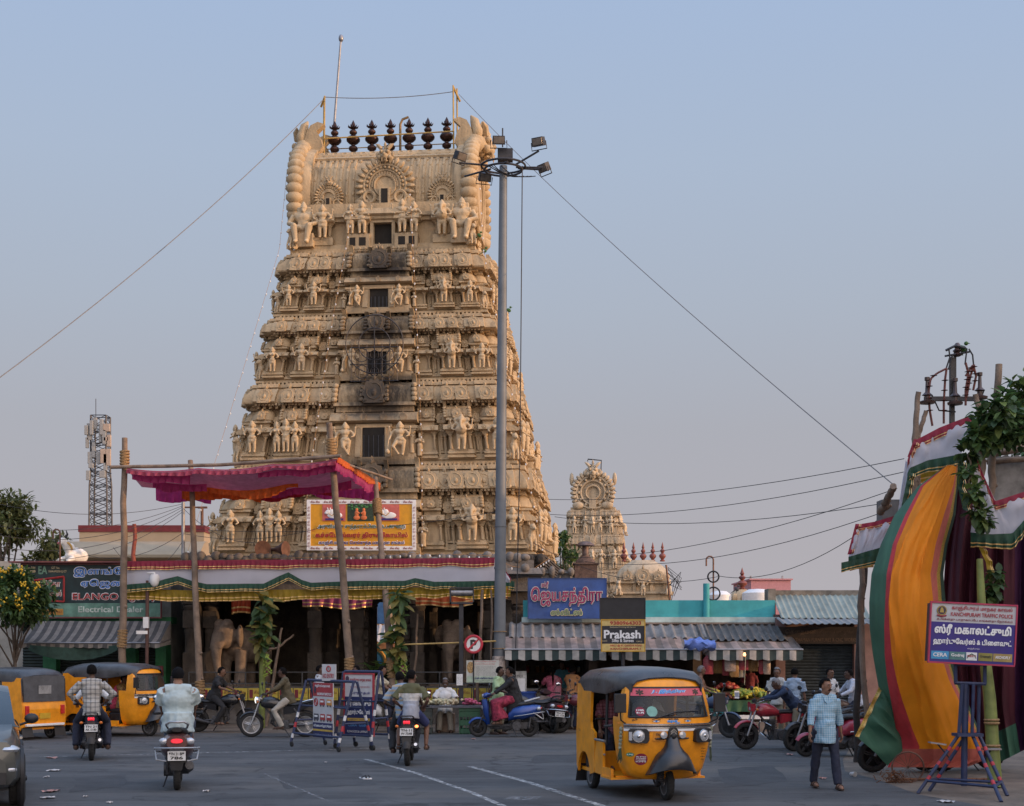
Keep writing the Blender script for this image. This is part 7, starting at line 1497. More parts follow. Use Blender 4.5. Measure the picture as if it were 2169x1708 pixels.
# temple sign
SGN=mat('temple_sign_yellow',(.62,.29,.01),.5,var=.1); DKG=mat('dark_green_lettering',(.01,.09,.06),.5); DRD=mat('deep_red_lettering',(.32,.01,.02),.5); NVL=mat('navy_lettering',(.02,.02,.16),.5)
t,fx,fz=board('temple_sign','yellow temple name sign with white border fixed on the tower front','signboard',658,873,1068,1157,44.0,SGN,.1)
b=MB(); Wd=(fx(650),fx(881),fz(1166),fz(1059)); I=(fx(658),fx(873),fz(1157),fz(1068)); b.bx(Wd[0],Wd[1],-.02,.1,I[3],Wd[3]); b.bx(Wd[0],Wd[1],-.02,.1,Wd[2],I[2]); b.bx(Wd[0],I[0],-.02,.1,I[2],I[3]); b.bx(I[1],Wd[1],-.02,.1,I[2],I[3]); b.build('border',WHITE,t)
for k in range(8): txt(t,fx,fz,'சிவ சிவ',668+28*k,1063.5,20,5,MAROON,y=-.028,bold=.03); txt(t,fx,fz,'சிவ சிவ',668+28*k,1161.5,20,5,MAROON,y=-.028,bold=.03)
for k in range(6): txt(t,fx,fz,'சி',654,1076+15*k,5,5,MAROON,y=-.028); txt(t,fx,fz,'வ',654,1082+15*k,5,4,MAROON,y=-.028); txt(t,fx,fz,'சி',877,1076+15*k,5,5,MAROON,y=-.028); txt(t,fx,fz,'வ',877,1082+15*k,5,4,MAROON,y=-.028)
PKP=mat('salmon_panel',(.5,.12,.1),.6)
for u0,u1,kd in ((683,732,0),(736,792,1),(797,846,0)):
    plate(t,'picture_panel',fx(u0),fx(u1),fz(1104),fz(1069 if not kd else 1067),-.02,.02,PKP if not kd else mat('dark_picture',(.02,.04,.02),.6,var=.8,scale=30))
    b=MB(); s=abs(fx(1)-fx(0)); c=(u0+u1)/2
    if not kd:
        b.T=M.Translation((fx(c),-.03,fz(1092))); e=s
        b.ell((2*e,0,0),(16*e,.02,7*e),14); b.ell((-12*e,-.005,7*e),(6*e,.02,5*e),10); b.ell((-16*e,-.008,5*e),(4*e,.02,3*e),8); b.ell((-4*e,-.004,7*e),(6*e,.02,6*e),10); b.tube([(-12*e,-.01,12*e),(-14*e,-.01,16*e)],1.3*e,5); b.tube([(-8*e,-.01,12*e),(-7*e,-.01,16*e)],1.3*e,5); b.bx(-18*e,20*e,-.01,0,-10*e,-6.5*e,1); b.tube([(-10*e,-.022,3*e),(-4*e,-.024,-1*e),(4*e,-.022,6*e)],.9*e,5,2); b.build('bull_relief',[WHITE,NVL,mat('gold_relief',(.55,.3,.06),.5)],t)
    else:
        b.T=M.Translation((fx(c),-.03,fz(1086))); e=s; sf=mat('saffron_relief',(.6,.16,.05),.6); gr_=mat('leaf_relief',(.04,.16,.04),.6)
        for k in range(26): b.ell((random.uniform(-25,25)*e,0,random.uniform(6,17)*e),(2.4*e,.01,1.8*e),6,1)
        for xx in (-8,7): b.ell((xx*e,-.012,6*e),(3*e,.015,3.4*e),8); b.ell((xx*e,-.012,-2*e),(4.5*e,.015,7*e),8); b.tube([(xx*e,-.015,0),((xx+(6 if xx<0 else -6))*e,-.015,-2*e)],1.6*e,6); b.ell((xx*e,-.01,-11*e),(7*e,.015,5*e),8)
        b.build('figures_relief',[sf,gr_],t)
outl(t,fx,fz,'அருள்மிகு சுந்தராம்பிகை உடனுறை',766,1116,184,11,DKG,WL,.03,.035,-.03); outl(t,fx,fz,'கச்சபேஸ்வரர் திருக்கோயில்',766,1135,196,15,DRD,mat('amber_outline',(.7,.4,.05),.5),.03,.04,-.03); outl(t,fx,fz,'காஞ்சி மாநகர செங்குந்த மகாஜன சங்கம்',766,1150.5,180,9,NVL,WL,.03,.03,-.03); txt(t,fx,fz,'ஸ்ரீ',664,1124,8,6,DRD,y=-.03,rz=.5)
b=MB(); [b.tube([(fx(u),.1,fz(1060)),(fx(u),.75,fz(1066))],.03,5) for u in (670,860)]+[b.tube([(fx(u),.1,fz(1160)),(fx(u),.6,fz(1160))],.03,5) for u in (670,860)]; b.build('fixing_bracket',DARKSTEEL,t)
# horn loudspeakers
RUST=mat('rusty_horn',(.16,.085,.06),.65,.5,var=.4)
for u,v,rz,lab in ((555,1168,.25,'rusty horn loudspeaker facing the street on the hall roof'),(588,1168,1.15,'rusty horn loudspeaker turned sideways on the hall roof')):
    t=thing('horn_loudspeaker',lab,'loudspeaker',P(u,1188,41.2),rz); b=MB(); h=.33; b.lathe([(.22,-.28),(.235,-.28),(.2,-.2),(.11,-.05),(.05,.12),(.05,.3),(.04,.31)],18,(0,0,h),axis=(0,1,0)); b.lathe([(.215,-.27),(.18,-.18),(.1,-.04),(.0,.0)],18,(0,0,h),axis=(0,1,0),m=1); b.build('horn',[RUST,DARKHOLE],t); b=MB(); b.lathe([(.09,.3),(.09,.45),(.05,.47)],12,(0,0,h),axis=(0,1,0)); b.build('driver',DARKSTEEL,t); MB().tube([(0,.2,-.08),(0,.2,h)],.02,6).build('bracket',DARKSTEEL,t)
# lamp mast
MASTM=mat('galvanised_mast',(.15,.165,.18),.6,.2,var=.18,scale=1.5,bump=.1); mx_,my_=X(1057,37.6),37.6
t=thing('lamp_mast','tall grey lamp mast with a ring of floodlights in front of the tower','lamp mast',(mx_,my_,0)); zt=Z(352,my_); ls=.115
b=MB(); b.tube([(0,0,0),(ls*.5,0,zt*.5),(ls,0,zt)],[.165,.14,.105],14); b.lathe([(.28,0),(.28,.04),(.19,.06),(.17,.35)],14); b.lathe([(.165,0),(.165,.02)],14,(ls*.36,0,zt*.36)); b.lathe([(.162,0),(.162,.06)],14,(.03,0,Z(1206,my_))); b.build('column',MASTM,t)
b=MB(); hz=Z(352,my_); rx_=ls
for r,z in ((.58,hz),(.5,hz-.1)): b.ring((rx_,0,z),r,.028,(0,0,1),24,6)
arms=[((-1.05,-.3),.0),((-.95,.5),-.15),((.85,-.35),.5),((1.1,.35),.05),((.1,-.9),-.3),((.95,.1),.02)]
for (ax,ay),dz in arms: b.tube([(rx_+ax*.35,ay*.35,hz-.02),(rx_+ax*1.1,ay,hz+dz*.6-.02)],.026,6)
b.bx(rx_-.15,rx_+.25,-.15,.15,hz+.14,hz+.42); b.tube([(rx_-.02,0,hz+.5),(rx_-.02,0,hz+1.0)],.02,5); b.build('lamp_ring',DARKSTEEL,t)
for (dx,dy,dz,tx,rz_) in ((-.12,-.35,.56,.05,.05),(-1.13,-.3,.16,.5,.8),(.92,-.4,.5,-.15,-.5),(1.08,.3,.06,.5,-.9),(-.5,.5,-.12,.9,.3)):
    o=MB().bx(-.17,.17,-.08,.08,-.11,.11,0,(.92,1)).bx(-.14,.14,-.09,-.08,-.085,.085,1).build('floodlight',[DARKSTEEL,mat('floodlight_glass',(.15,.13,.11),.2,var=.3)],t,bev=.01); o.location=(rx_+dx,dy,hz+dz); o.rotation_euler=(R(18)+tx*.3,0,rz_); MB().tube([(-.21,0,0),(-.22,.0,-.2),(.22,0,-.2),(.21,0,0)],.014,5).build('bracket',DARKSTEEL,o)
b=MB(); random.seed(4)
for k in range(5): p=V((rx_+random.uniform(-.5,.6),-.2,hz-.05)); b.tube(sag(p,(rx_+.45+.1*k,-.1,hz-.3),.12,8),.012,4)
b.tube([(rx_+.5,-.15,hz-.05),(rx_+.44,-.15,hz*.5),(rx_+.3,-.15,.9)],.014,5); b.build('cable',CABLE,t)
b=MB(); tp=MB(); [b.lathe([(.18,0),(.182,.3),(.178,.5)],14,(.0,0,z)) for z in (1.45,)]; b.build('pasted_bill',mat('torn_bills',(.42,.36,.32),.85,var=.5,scale=12),t); [tp.ring((.02,0,z),.185,.012,(0,0,1),14,5) for z in (1.2,2.15,2.6)]; tp.build('strap',ROPE,t)
# black lantern post, no parking sign, posters
t=thing('lantern_post','black iron post carrying a blank rectangular lantern frame','lamp post',(X(977,37),37,0)); b=MB(); b.bx(-.055,.055,-.055,.055,0,Z(1280,37)); b.build('post',DARKSTEEL,t); b=MB(); zz=Z(1280,37); b.bx(-.3,.33,-.12,.12,zz,zz+.05); b.bx(-.3,-.26,-.12,.12,zz,zz+.42); b.bx(.3,.33,-.12,.12,zz,zz+.42); b.bx(-.3,.33,-.1,.1,zz+.4,zz+.44); b.build('lamp_frame',DARKSTEEL,t); MB().tube([(-.27,0,zz+.3),(.3,0,zz+.3)],.09,12).build('lamp_tube',STEEL,t)
t=thing('no_parking_sign','round no parking sign with a red slash on a thin post','traffic sign',(X(1003,36.8),36.8,Z(1365,36.8))); b=MB(); b.lathe([(.225,0),(.225,.012)],28,(0,-.012,0),axis=(0,1,0)); b.build('disc',WHITE,t); b=MB(); b.ring((0,-.012,0),.215,.035,(0,1,0),28,6); b.T=M.Translation((0,-.02,0))@M.Rotation(R(-45),4,'Y'); b.bx(-.2,.2,-.006,.004,-.022,.022); b.build('red_band',mat('sign_red',(.45,.02,.04),.4),t); lettering(t,'P',0,0,.17,.25,BKL,bold=.06,y=-.014); MB().tube([(0,.03,.2),(0,.03,-t.location.z)],.02,6).build('post',DARKSTEEL,t)
t,fx,fz=board('festival_poster','printed white and green poster tied beside the lamp mast','poster',988,1057,1399,1446,36.9,mat('poster_white',(.52,.53,.48),.6,var=.12),.012)
for v,m,h,w in ((1401.5,MATS['sign_red'],4,50),(1407,MATS['sign_red'],3.5,46)): txt(t,fx,fz,'மகா கும்பாபிஷேகம் திருவிழா',1026,v,w,h,m)
for k in range(9): txt(t,fx,fz,'காஞ்சிபுரம் கச்சபேஸ்வரர் திருக்கோயில்',1030,1412+2.5*k,42,1.6,BKL)
MB().bx(fx(989),fx(1056),-.004,.0,fz(1446),fz(1433)).build('green_strip',mat('pale_green_print',(.4,.5,.38),.6),t); txt(t,fx,fz,'பாரதி பர்னிச்சர் வேல்டு',1026,1437,44,5,NVL,y=-.016,bold=.04); txt(t,fx,fz,'காஞ்சிபுரம் - 2',1026,1442.5,34,3,BKL,y=-.016); b=MB(); b.ell((fx(997),-.006,fz(1414)),(.1,.006,.15),14); b.build('picture',mat('poster_gold',(.4,.25,.1),.6,var=.6,scale=30),t)
t,fx,fz=board('paper_notice','small white paper notice taped on the black lantern post','notice',967,980,1428,1452,36.85,WHITE,.01); [txt(t,fx,fz,'அறிவிப்பு விவரம்',973.5,1432+3*k,10,1.6,BKL) for k in range(6)]
pole_=MB().tube([P(842,1366,38.1),P(960,1362,37.4),P(1055,1358,37.5)],.022,6); tag(pole_.build('yellow_rope',mat('yellow_rope',(.5,.34,.12),.8)),'taut yellow rope tied from the right wooden pole to the lamp mast','rope')
# flower and plantain stems tied to the poles
LF=[mat('leaf_dark',(0.042,0.083,0.030),.5,var=.4,scale=4,thin=.4),mat('leaf_mid',(0.075,0.135,0.039),.5,var=.4,scale=4,thin=.4),mat('leaf_light',(0.128,0.180,0.045),.5,var=.4,scale=4,thin=.3)]
def leaf(b,p,d,up,L,w,m,fold=.3):
    d=d.normalized(); s=d.cross(up); s=s.normalized() if s.length>.05 else d.orthogonal().normalized(); n=s.cross(d)
    b.add([p,p+d*L*.35+s*w-n*0+n*fold*w,p+d*L*.75+s*w*.7+n*fold*w*.4-n*L*.05,p+d*L-n*L*.14,p+d*L*.75-s*w*.7+n*fold*w*.4-n*L*.05,p+d*L*.35-s*w+n*fold*w,p+d*L*.5-n*L*.02],[(0,1,6),(1,2,6),(2,3,6),(3,4,6),(4,5,6),(5,0,6)],m,True)
def rv(): return V((random.gauss(0,1),random.gauss(0,1),random.gauss(0,1))).normalized()
def foliage(b,c,r,n,L,w=.45,ms=3,flat=1.):
    for _ in range(n):
        d=rv(); p=V(c)+V((d.x*r[0],d.y*r[1],d.z*r[2]))*random.random()**.42; leaf(b,p,(d*.6+rv()+V((0,0,-.35))),V((0,0,1)),L*random.uniform(.6,1.25),L*w*.5,random.choices(range(ms),(3,4,2)[:ms])[0])
def garland(label,u,v0,v1,Y,seed,dx=0):
    random.seed(seed); t=thing('banana_plant',label,'plant',P(u-6,1545,Y)); o=t.location; b=MB(); st=[P(u-6,1545,Y)-o,P(u-4,1400,Y)-o,P(u,v0,Y)-o]; b.tube(st,[.09,.085,.05],9); b.build('stem',mat('plantain_green',(.17,.2,.05),.6,var=.35,scale=3),t); b=MB()
    for k in range(85):
        f=random.random(); p=P(u+dx*f,v0+(v1-v0)*f,Y-.1)-o+V((random.uniform(-.12,.16),random.uniform(-.12,.12),0)); leaf(b,p,V((random.uniform(-1,1),random.uniform(-1,.3),random.uniform(-1.2,.5))),V((0,-.5,1)),random.uniform(.25,.5),random.uniform(.07,.12),random.choice((0,1,1,2,2)))
    b.build('leaves',LF[:2]+[mat('leaf_yellowing',(.2,.17,.04),.6,thin=.3)],t); b=MB()
    for k in range(18): b.tube([P(u+8,1385,Y-.15)-o+V((random.uniform(-.1,.1),random.uniform(-.08,.08),-.03*k)),P(u+8,1385,Y-.15)-o+V((random.uniform(-.14,.14),-.1,-.03*k-.12))],[.02,.018],5)
    b.ell(P(u+8,1420,Y-.15)-o,(.07,.07,.14),8,1); b.build('fruit_bunch',[BA[0],mat('banana_flower',(.2,.04,.08),.5)],t)
garland('plantain stem with drying leaves and fruit tied in the left bay of the hall',560,1262,1385,38.6,5,-4); garland('plantain stem with drooping leaves tied to the pole right of the doorway',845,1255,1420,38.3,9,-10)
random.seed(21); b=MB(); c=G(792,1555); c=P(810,1420,39.5)
for k in range(60): leaf(b,c+V((random.uniform(-.3,.55),random.uniform(-.2,.2),random.uniform(-.2,.1))),V((random.uniform(-1,1),-.4,random.uniform(-.2,.8))),V((0,0,1)),.5,.08,random.choice((0,1,2)))
b.bx(c.x-.3,c.x+.5,c.y-.1,c.y+.3,.2,c.z-.15,3); tag(b.build('palm_heap',LF+[STONE]),'heap of cut palm leaves on a stone block in the temple doorway','palm leaves')
# ---------------------------------------------------------------- festival stand on the right
Y0=23.9; SAR=mat('orange_sari',(.9,.3,.012),.75,var=.08,scale=2,thin=.4,bump=.08,bscale=60); SGR=mat('green_sari',(.06,.16,.1),.75,var=.12,scale=2,thin=.25,bump=.08,bscale=60); SRD=mat('rose_sari',(.55,.05,.06),.75,var=.12,thin=.25); SPK=mat('coral_border',(.55,.14,.1),.75,var=.12,thin=.25); SGD=mat('gold_border',(.42,.26,.05),.45,.3,var=.5,scale=60); SMR=mat('maroon_sari',(.075,.012,.022),.75,var=.25,scale=1.3,thin=.2); SPU=mat('purple_sari',(.06,.012,.05),.75,var=.25,thin=.2)
rows=[(986,2004,2005,2006,2027,2028,2029,2030),(1030,1945,1950,1956,2019,2023,2026,2029),(1092,1894,1917,1926,1999,2011,2018,2024),(1153,1866,1891,1900,1982,1995,2001,2007),(1216,1846,1878,1888,1971,1984,1991,1998),(1277,1841,1875,1882,1977,1988,1995,2003),(1330,1842,1873,1884,1984,1994,2000,2007),(1388,1849,1874,1889,1994,2003,2008,2014),(1440,1858,1879,1899,2010,2018,2022,2028),(1483,1866,1887,1911,2031,2039,2043,2048),(1546,1880,1898,1933,2060,2066,2070,2074),(1582,1894,1908,1948,2078,2081,2083,2085),(1612,1886,1890,1940,2070,2078,2080,2082),(1626,1880,1884,1935,2010,2030,2040,2046)]
t=root_at('sari_cloth','huge orange, green and rose sari billowing from the festival stand','cloth',P(1930,1620,Y0)); o0=t.location
def rowat(v):
    for a,c in zip(rows,rows[1:]):
        if a[0]<=v<=c[0]: f=(v-a[0])/(c[0]-a[0]); return [x_+(y_-x_)*f for x_,y_ in zip(a[1:],c[1:])]
cols=[(0,1,14,0),(1,2,6,1),(2,3,44,2),(3,4,6,3),(4,5,3,4),(5,6,3,5)]; b=MB(); nv=130; grid=[];cm=[]
for j in range(nv+1):
    v=986+(1626-986)*j/nv; r_=rowat(v); us=[]
    for a,c,k,mi in cols:
        for i in range(k): us.append(r_[a]+(r_[c]-r_[a])*i/k)
    us.append(r_[6]); q=(v-986)/640; row=[]
    for i,u in enumerate(us):
        s=(u-r_[0])/(r_[6]-r_[0]); bulge=1.25*sin(PI*min(1,q*1.02))**.7*(sin(PI*s)**.8)*.8+.5*sin(PI*q)**1.5*(1-s)
        y=Y0-bulge-.05*sin(s*17+q*5)*min(1,q*3)*(.3+q)-.045*noise.noise(V((s*14,q*9,3)))-.035*sin(q*60+s*6)*max(0,q-.55)-.06*(1-abs(sin(s*8+q*2.5+1.5*noise.noise(V((s*3,q*4,8))))))**3*min(1,q*4)-.01*noise.noise(V((s*34,q*5,5))); row.append(P(u,v,y)-o0)
    grid.append(row)
for a,c,k,mi in cols: cm+=[mi]*k
n_=len(cm); k0=len(b.v); b.v=[p for r in grid for p in r]
for j in range(nv):
    for i in range(n_):
        b.f.append([j*(n_+1)+i,j*(n_+1)+i+1,(j+1)*(n_+1)+i+1,(j+1)*(n_+1)+i]); b.s.append(True); vv=986+640*j/nv; b.m.append(cm[i] if vv<1582 else (3 if cm[i] not in(0,) else 1))
b.build('cloth',[SGR,SRD,SAR,SPK,SGD,mat('dark_green_band',(.02,.05,.03),.7)],t,fix=False)
ruled(t,[P(1872,1438,Y0-.2)-o0,P(1846,1490,Y0-.5)-o0,P(1813,1560,Y0-.6)-o0],[P(1900,1470,Y0-.1)-o0,P(1912,1590,Y0-.3)-o0,P(1880,1622,Y0-.3)-o0],SGR,'loose_green_end',30,10,.25,4); frill(t,[P(1870,1438,Y0-.25)-o0,P(1845,1490,Y0-.55)-o0,P(1811,1560,Y0-.65)-o0],.07,SGD,'gold_edge',.3,dirv=(1,0,-.2),n=30)
t=root_at('sari_cloth','dark maroon and purple sari hanging behind the orange one','cloth',P(2080,1400,24.7)); o0=t.location
def mar(a,c):
    u=1985+235*a; v=985+(1600+20*sin(a*5)-985)*c; u=max(u,2028-30*sin(PI*c)+a*190); v=v if u<2042 else max(v,1000+min(1,(u-2042)/60)*95+(v-985)*.0); return P(u,v,24.6+.16*sin(a*26+2*c)+.08*sin(a*61)-.25*sin(PI*c)*sin(a*3))-o0
MB().grid(mar,70,30,mf=lambda i,j:1 if i>48 and j>4 else (2 if j>26 and i>30 else (3 if i in(20,21) else 0))).build('cloth',[SMR,SPU,SGR,mat('plum_stripe',(.1,.02,.035),.75,thin=.2)],t,fix=False)
def pv(lab,Y,top,bot,tb,bb,yl=None,extra=None):
    t=root_at('cloth_valance',lab,'valance',P(*top[0],Y)); q=lambda s,dy=0:[P(u,v,Y+dy)-t.location for u,v in s]
    ruled(t,q(top),q(bot),CW,n=30,amp=.12); frill(t,q(top,-.06),tb,CR,'crimson_frill',.16,amp=.03); frill(t,q(bot,-.08),bb,CGN,'green_frill',.16,amp=.05)
    if yl: frill(t,q(yl,.1),.2,CY,'yellow_frill',.2)
    return t,q
t,q=pv('tilted white cloth valance with crimson top frill at the head of the festival stand',24.0,((1922,975),(1935,935),(1990,906),(2062,878)),((1922,1004),(1926,992),(1966,975),(2036,962)),.16,.2)
ruled(t,q(((1918,975),(1926,985))),q(((1898,1100),(1908,1092))),CW,'side_drop',10,10); frill(t,q(((1924,1000),(1914,1050),(1906,1090)),-.1),.12,CGN,'green_side_frill',.16,dirv=(1,0,-.3),amp=.04); frill(t,q(((1922,968),(1936,930)),-.06),.1,CR,'crimson_side_frill',.15,dirv=(1,0,-.2))
frill(t,q(((1950,990),(1990,985)),.2),.3,CY,'yellow_frill',.2); frill(t,q(((2030,975),(2028,1030),(2040,1080)),-.1),.14,CGN,'green_side_frill',.16,dirv=(1,0,-.3),amp=.05)
t,q=pv('small white cloth valance with green and yellow frills jutting left of the festival stand',24.6,((1812,1112),(1855,1105),(1897,1092)),((1797,1180),(1830,1170),(1866,1160)),.12,.18,((1800,1185),(1850,1178)))
frill(t,q(((1812,1110),(1803,1145),(1795,1175)),-.06),.1,CR,'crimson_side_frill',.15,dirv=(1,0,0)); frill(t,q(((1782,1192),(1830,1182),(1866,1172)),-.3),.16,CGN,'green_frill',.14)
t,q=pv('wide white cloth valance with a stepped crimson edge at the right of the festival stand',23.4,((2062,955),(2085,1010),(2108,1062),(2175,1040)),((2056,1128),(2100,1132),(2145,1130),(2180,1090)),.14,.24)
for u0,v0,u1,v1,Y,r0,lab in ((1946,830,1937,930,25.8,.06,'split wooden pole end left of the power pole'),(1962,870,1945,925,26,.05,'slanting pole end behind the head of the festival stand'),(2116,772,2100,1000,25.5,.075,'tall bare pole end right of the power pole'),(2066,835,2078,888,25.2,.06,'short pole end tied at the tip of the crimson frill'),(1832,1140,1826,1180,25.6,.05,'stub of a pole at the small valance')):
    pole(lab,[P(u1,v1,Y)-V((0,0,1.)),P(u1,v1,Y),P(u0,v0,Y)],r0,r0*.8,int(u0))
pole('dark crooked pole at the left edge of the festival stand',[G(1815,1614),P(1818,1400,26.5),P(1832,1180,26)],.07,.05,71,m=mat('dark_branch',(.06,.05,.045),.9,var=.3,bump=.4)); pole('pale straight pole beside the dark crooked pole',[G(1842,1630)+V((0,0,0)),P(1826,1380,25.6),P(1824,1190,25.6)],.055,.05,77)
pole('horizontal log binding at the left side of the festival stand',[P(1865,1085,26),P(1880,1060,25.6),P(1892,1030,25.2)],.075,.06,83); 
MB_=MB().bx(-.27,.2,-.2,.2,0,.4); o=MB_.build('meter_box',mat('grey_box',(.13,.13,.13),.6)); o.location=P(1893,1106,26.6); tag(o,'grey metal box behind the side drop of the festival stand','box')
pole('post carrying the grey metal box behind the sari',[P(1893,1400,26.7)-V((0,0,2.1)),P(1893,1106,26.7)],.06,.06,90)
# tin sheets and rafters behind the right valance
b=MB(); a=P(2098,1070,26.2); c=P(2190,968,26.2); corrugated(b,a.x,c.x,26.2,a.z-.4,26.1,c.z,.2,.03); tag(b.build('tin_sheet',mat('weathered_tin',(.2,.2,.2),.5,.4,var=.5,scale=2.5)),'weathered corrugated tin sheet behind the stepped crimson edge','tin sheet')
for k,(uv0,uv1) in enumerate((((2085,965),(2190,948)),((2090,978),(2195,972)),((2105,955),(2195,940)))): pole(('upper','lower','topmost')[k]+' rafter pole above the corrugated tin sheet',[P(*uv0,25.9+.2*k),P(*uv1,25.7+.2*k)],.06,.05,95+k)
# power pole with crossarm
t=thing('power_pole','power pole with crossarm, insulators and red taped busbars above the stand','power pole',(X(2017,27),27,0)); z=lambda v:Z(v,27); x=lambda u:X(u,27)-t.location.x
b=MB(); b.bx(-.045,.035,-.05,.05,0,z(758)); b.bx(.035,.07,-.03,.03,z(800),z(745)); b.build('pole',mat('rail_pole',(.09,.085,.08),.8,.3),t)
b=MB(); b.bx(x(1954),x(2076),-.16,-.08,z(852),z(843)); b.tube([(x(2000),-.1,z(745)),(x(2020),-.1,z(735)),(x(2042),-.1,z(740))],.025,5); b.tube([(x(1998),-.1,z(757)),(x(2050),-.1,z(748))],.02,5); b.build('crossarm',DARKSTEEL,t)
INS=mat('brown_insulator',(.06,.035,.03),.3,var=.3)
for u,v in ((1960,860),(2071,850),(2019,862)):
    b=MB(); b.lathe([(.03,0),(.14,.02),(.15,.06),(.05,.1),(.05,.16),(.1,.18),(.04,.24),(.03,.45),(.05,.46),(.05,.52)],12,(x(u),-.12,z(v))); b.build('insulator',INS,t)
b=MB(); b.lathe([(.04,0),(.1,.03),(.04,.08),(.09,.11),(.04,.16),(.08,.19),(.03,.26)],10,(.08,-.05,z(757))); b.build('insulator',INS,t)
BB_=mat('red_taped_busbar',(.13,.04,.03),.6,var=.35)
for pts in (((1970,905),(1964,870),(1962,832),(1966,806),(1980,794),(2000,784)),((1994,900),(1994,855),(1997,805),(2000,784)),((2040,862),(2040,830),(2046,795),(2040,772)),((2056,830),(2062,800),(2056,776),(2040,800)),((2042,845),(2050,800),(2058,776))):
    b=MB(); pl,_=pline([(x(u),-.15,z(v)) for u,v in pts],22); b.tube(pl,.022,6); [b.lathe([(.02,0),(.07,.01),(.02,.025)],8,tuple(pl[i])) for i in (5,9,13,17)]; b.build('busbar',BB_,t)
for pts in (((2000,784),(2008,760),(2006,742)),((2005,786),(2013,755)),((2040,775),(2044,742),(2030,738)),((2058,776),(2056,755),(2048,742)),((1970,840),(1985,872),(2020,875)),((2075,842),(2080,830),(2072,822))): MB().tube([(x(u),-.12,z(v)) for u,v in pts],.016,5).build('jumper_wire',CABLE,t)
# creeper and trees
def creeper(label,clumps,Y,seed,name='creeper'):
    random.seed(seed); t=thing(name,label,'plant',P(clumps[-1][0],clumps[-1][1],Y)); o=t.location; b=MB(); s=MB(); last=None
    for u,v,r,n in clumps:
        c=P(u,v,Y+random.uniform(-.2,.2))-o; k=r*Y/F; foliage(b,c,(k,k*.8,k),n,.2,.62)
        if last is not None: s.tube(wobbly(last,c,5,.15,u),.014,4)
        last=c
    b.build('foliage',LF,t); s.build('stem',WOOD,t); return t
creeper('leafy creeper trailing down beside the orange sari',((2120,868,40,120),(2090,890,34,110),(2070,925,26,90),(2052,960,20,60),(2050,1000,14,34),(2060,1045,16,46),(2075,1085,18,56),(2085,1105,12,30)),23.1,3)
creeper('dark leafy bough reaching in from the right above the festival stand',((2175,830,42,170),(2150,862,40,170),(2168,905,44,190),(2130,915,34,130),(2100,930,26,80)),25.0,6,'leafy_bough')
creeper('bunch of drooping mango leaves tied to the plantain trunk',((2108,1215,10,24),(2104,1240,13,34),(2100,1262,13,34)),23.2,9,'leaf_bunch')
t=thing('banana_plant','cut plantain trunk standing behind the police sign stand','plant',G(2108,1668)); b=MB(); b.tube([(0,0,0),(-.02,.2,1.4),(-.05,.4,2.2),(-.08,.5,3.6)],[.11,.095,.085,.05],10); b.build('trunk',MATS['plantain_green'],t); b=MB(); [b.ring((-.02,.1*z,z),.105,.02,(0,0,1),12,5) for z in (.6,.65,1.0,1.05)]; b.build('rope_lashing',ROPE,t)
t=root_at('yellow_streamer','twisted yellow cloth streamer hanging above the leaf bunch','cloth',P(2085,1170,23.4)); frill(t,[P(2072,1158,23.4)-t.location,P(2088,1190,23.4)-t.location,P(2094,1230,23.4)-t.location],.12,CY,'cloth',.2,dirv=(1,0,-.3))
def tree(label,loc,h,cr,trunk_r,leafL,n,seed,name='tree',mats=None,flowers=None,clump=26,squash=.8,base=.35):
    random.seed(seed); t=thing(name,label,'tree',loc); b=MB(); ch=h*base; b.tube([(0,0,0),(.1*h*.1,0,ch*.5),(0,.05,ch),(0,.1,h*.7)],[trunk_r,trunk_r*.8,trunk_r*.65,trunk_r*.2],9); tips=[]
    for k in range(clump):
        d=rv(); d.z=abs(d.z)*.9-.15; p=V((d.x*cr,d.y*cr,ch+(h-ch)*.5+d.z*(h-ch)*.5*squash))*1.; p=V((p.x*random.uniform(.5,1),p.y*random.uniform(.5,1),p.z)); tips.append(p)
    for p in tips[:14]: q=V((0,.05,ch*random.uniform(.8,1.3))); b.tube([q,q.lerp(p,.5)+rv()*cr*.08,p],[trunk_r*.4,trunk_r*.22,trunk_r*.06],5)
    b.build('trunk',mat('bark',(.09,.07,.055),.9,var=.4,bump=.5,bscale=20),t); b=MB()
    for p in tips: r_=cr*random.uniform(.2,.38); foliage(b,p,(r_,r_,r_*.7),int(n/clump),leafL)
    b.build('crown',mats or LF,t,fix=False)
    if flowers:
        b=MB()
        for p in random.sample(tips,min(len(tips),18)):
            c=p+V((random.uniform(-.2,.2),-cr*.3,.15))
            for k in range(12): b.ell(c+rv()*random.uniform(.03,.16),(.026,.026,.03),5)
        b.build('blossom',flowers,t)
    return t
LFW=[mat('leaf_warm_dark',(0.083,0.093,0.030),.55,var=.4,thin=.4),mat('leaf_warm_mid',(0.135,0.150,0.045),.55,var=.4,thin=.4),mat('leaf_warm_light',(0.240,0.225,0.068),.55,var=.4,thin=.3)]
tree('broad tree at the left edge behind the painted signboard',(X(-2,54),54,0),8.7,2.2,.25,.26,4200,4,mats=LFW,squash=.95)
tree('low rounded tree between the left edge and the bull statue',(X(62,66),66,0),6.6,2.0,.2,.3,1500,14,mats=LFW); tree('small tree behind the bull statue',(X(195,70),70,0),6.2,1.8,.2,.3,1200,15,mats=LF)
tree('flowering tree with yellow blossoms in front of the electrical shop',(X(30,37.6),37.6,0),4.4,1.2,.07,.2,4200,24,'flowering_tree',mats=LF,flowers=mat('yellow_blossom',(.65,.4,.02),.6),clump=30,base=.42,squash=1.0)
tree('dark tree standing between the two temple towers',(X(1190,78),78,0),8.8,1.1,.2,.3,1700,34,squash=1.1)
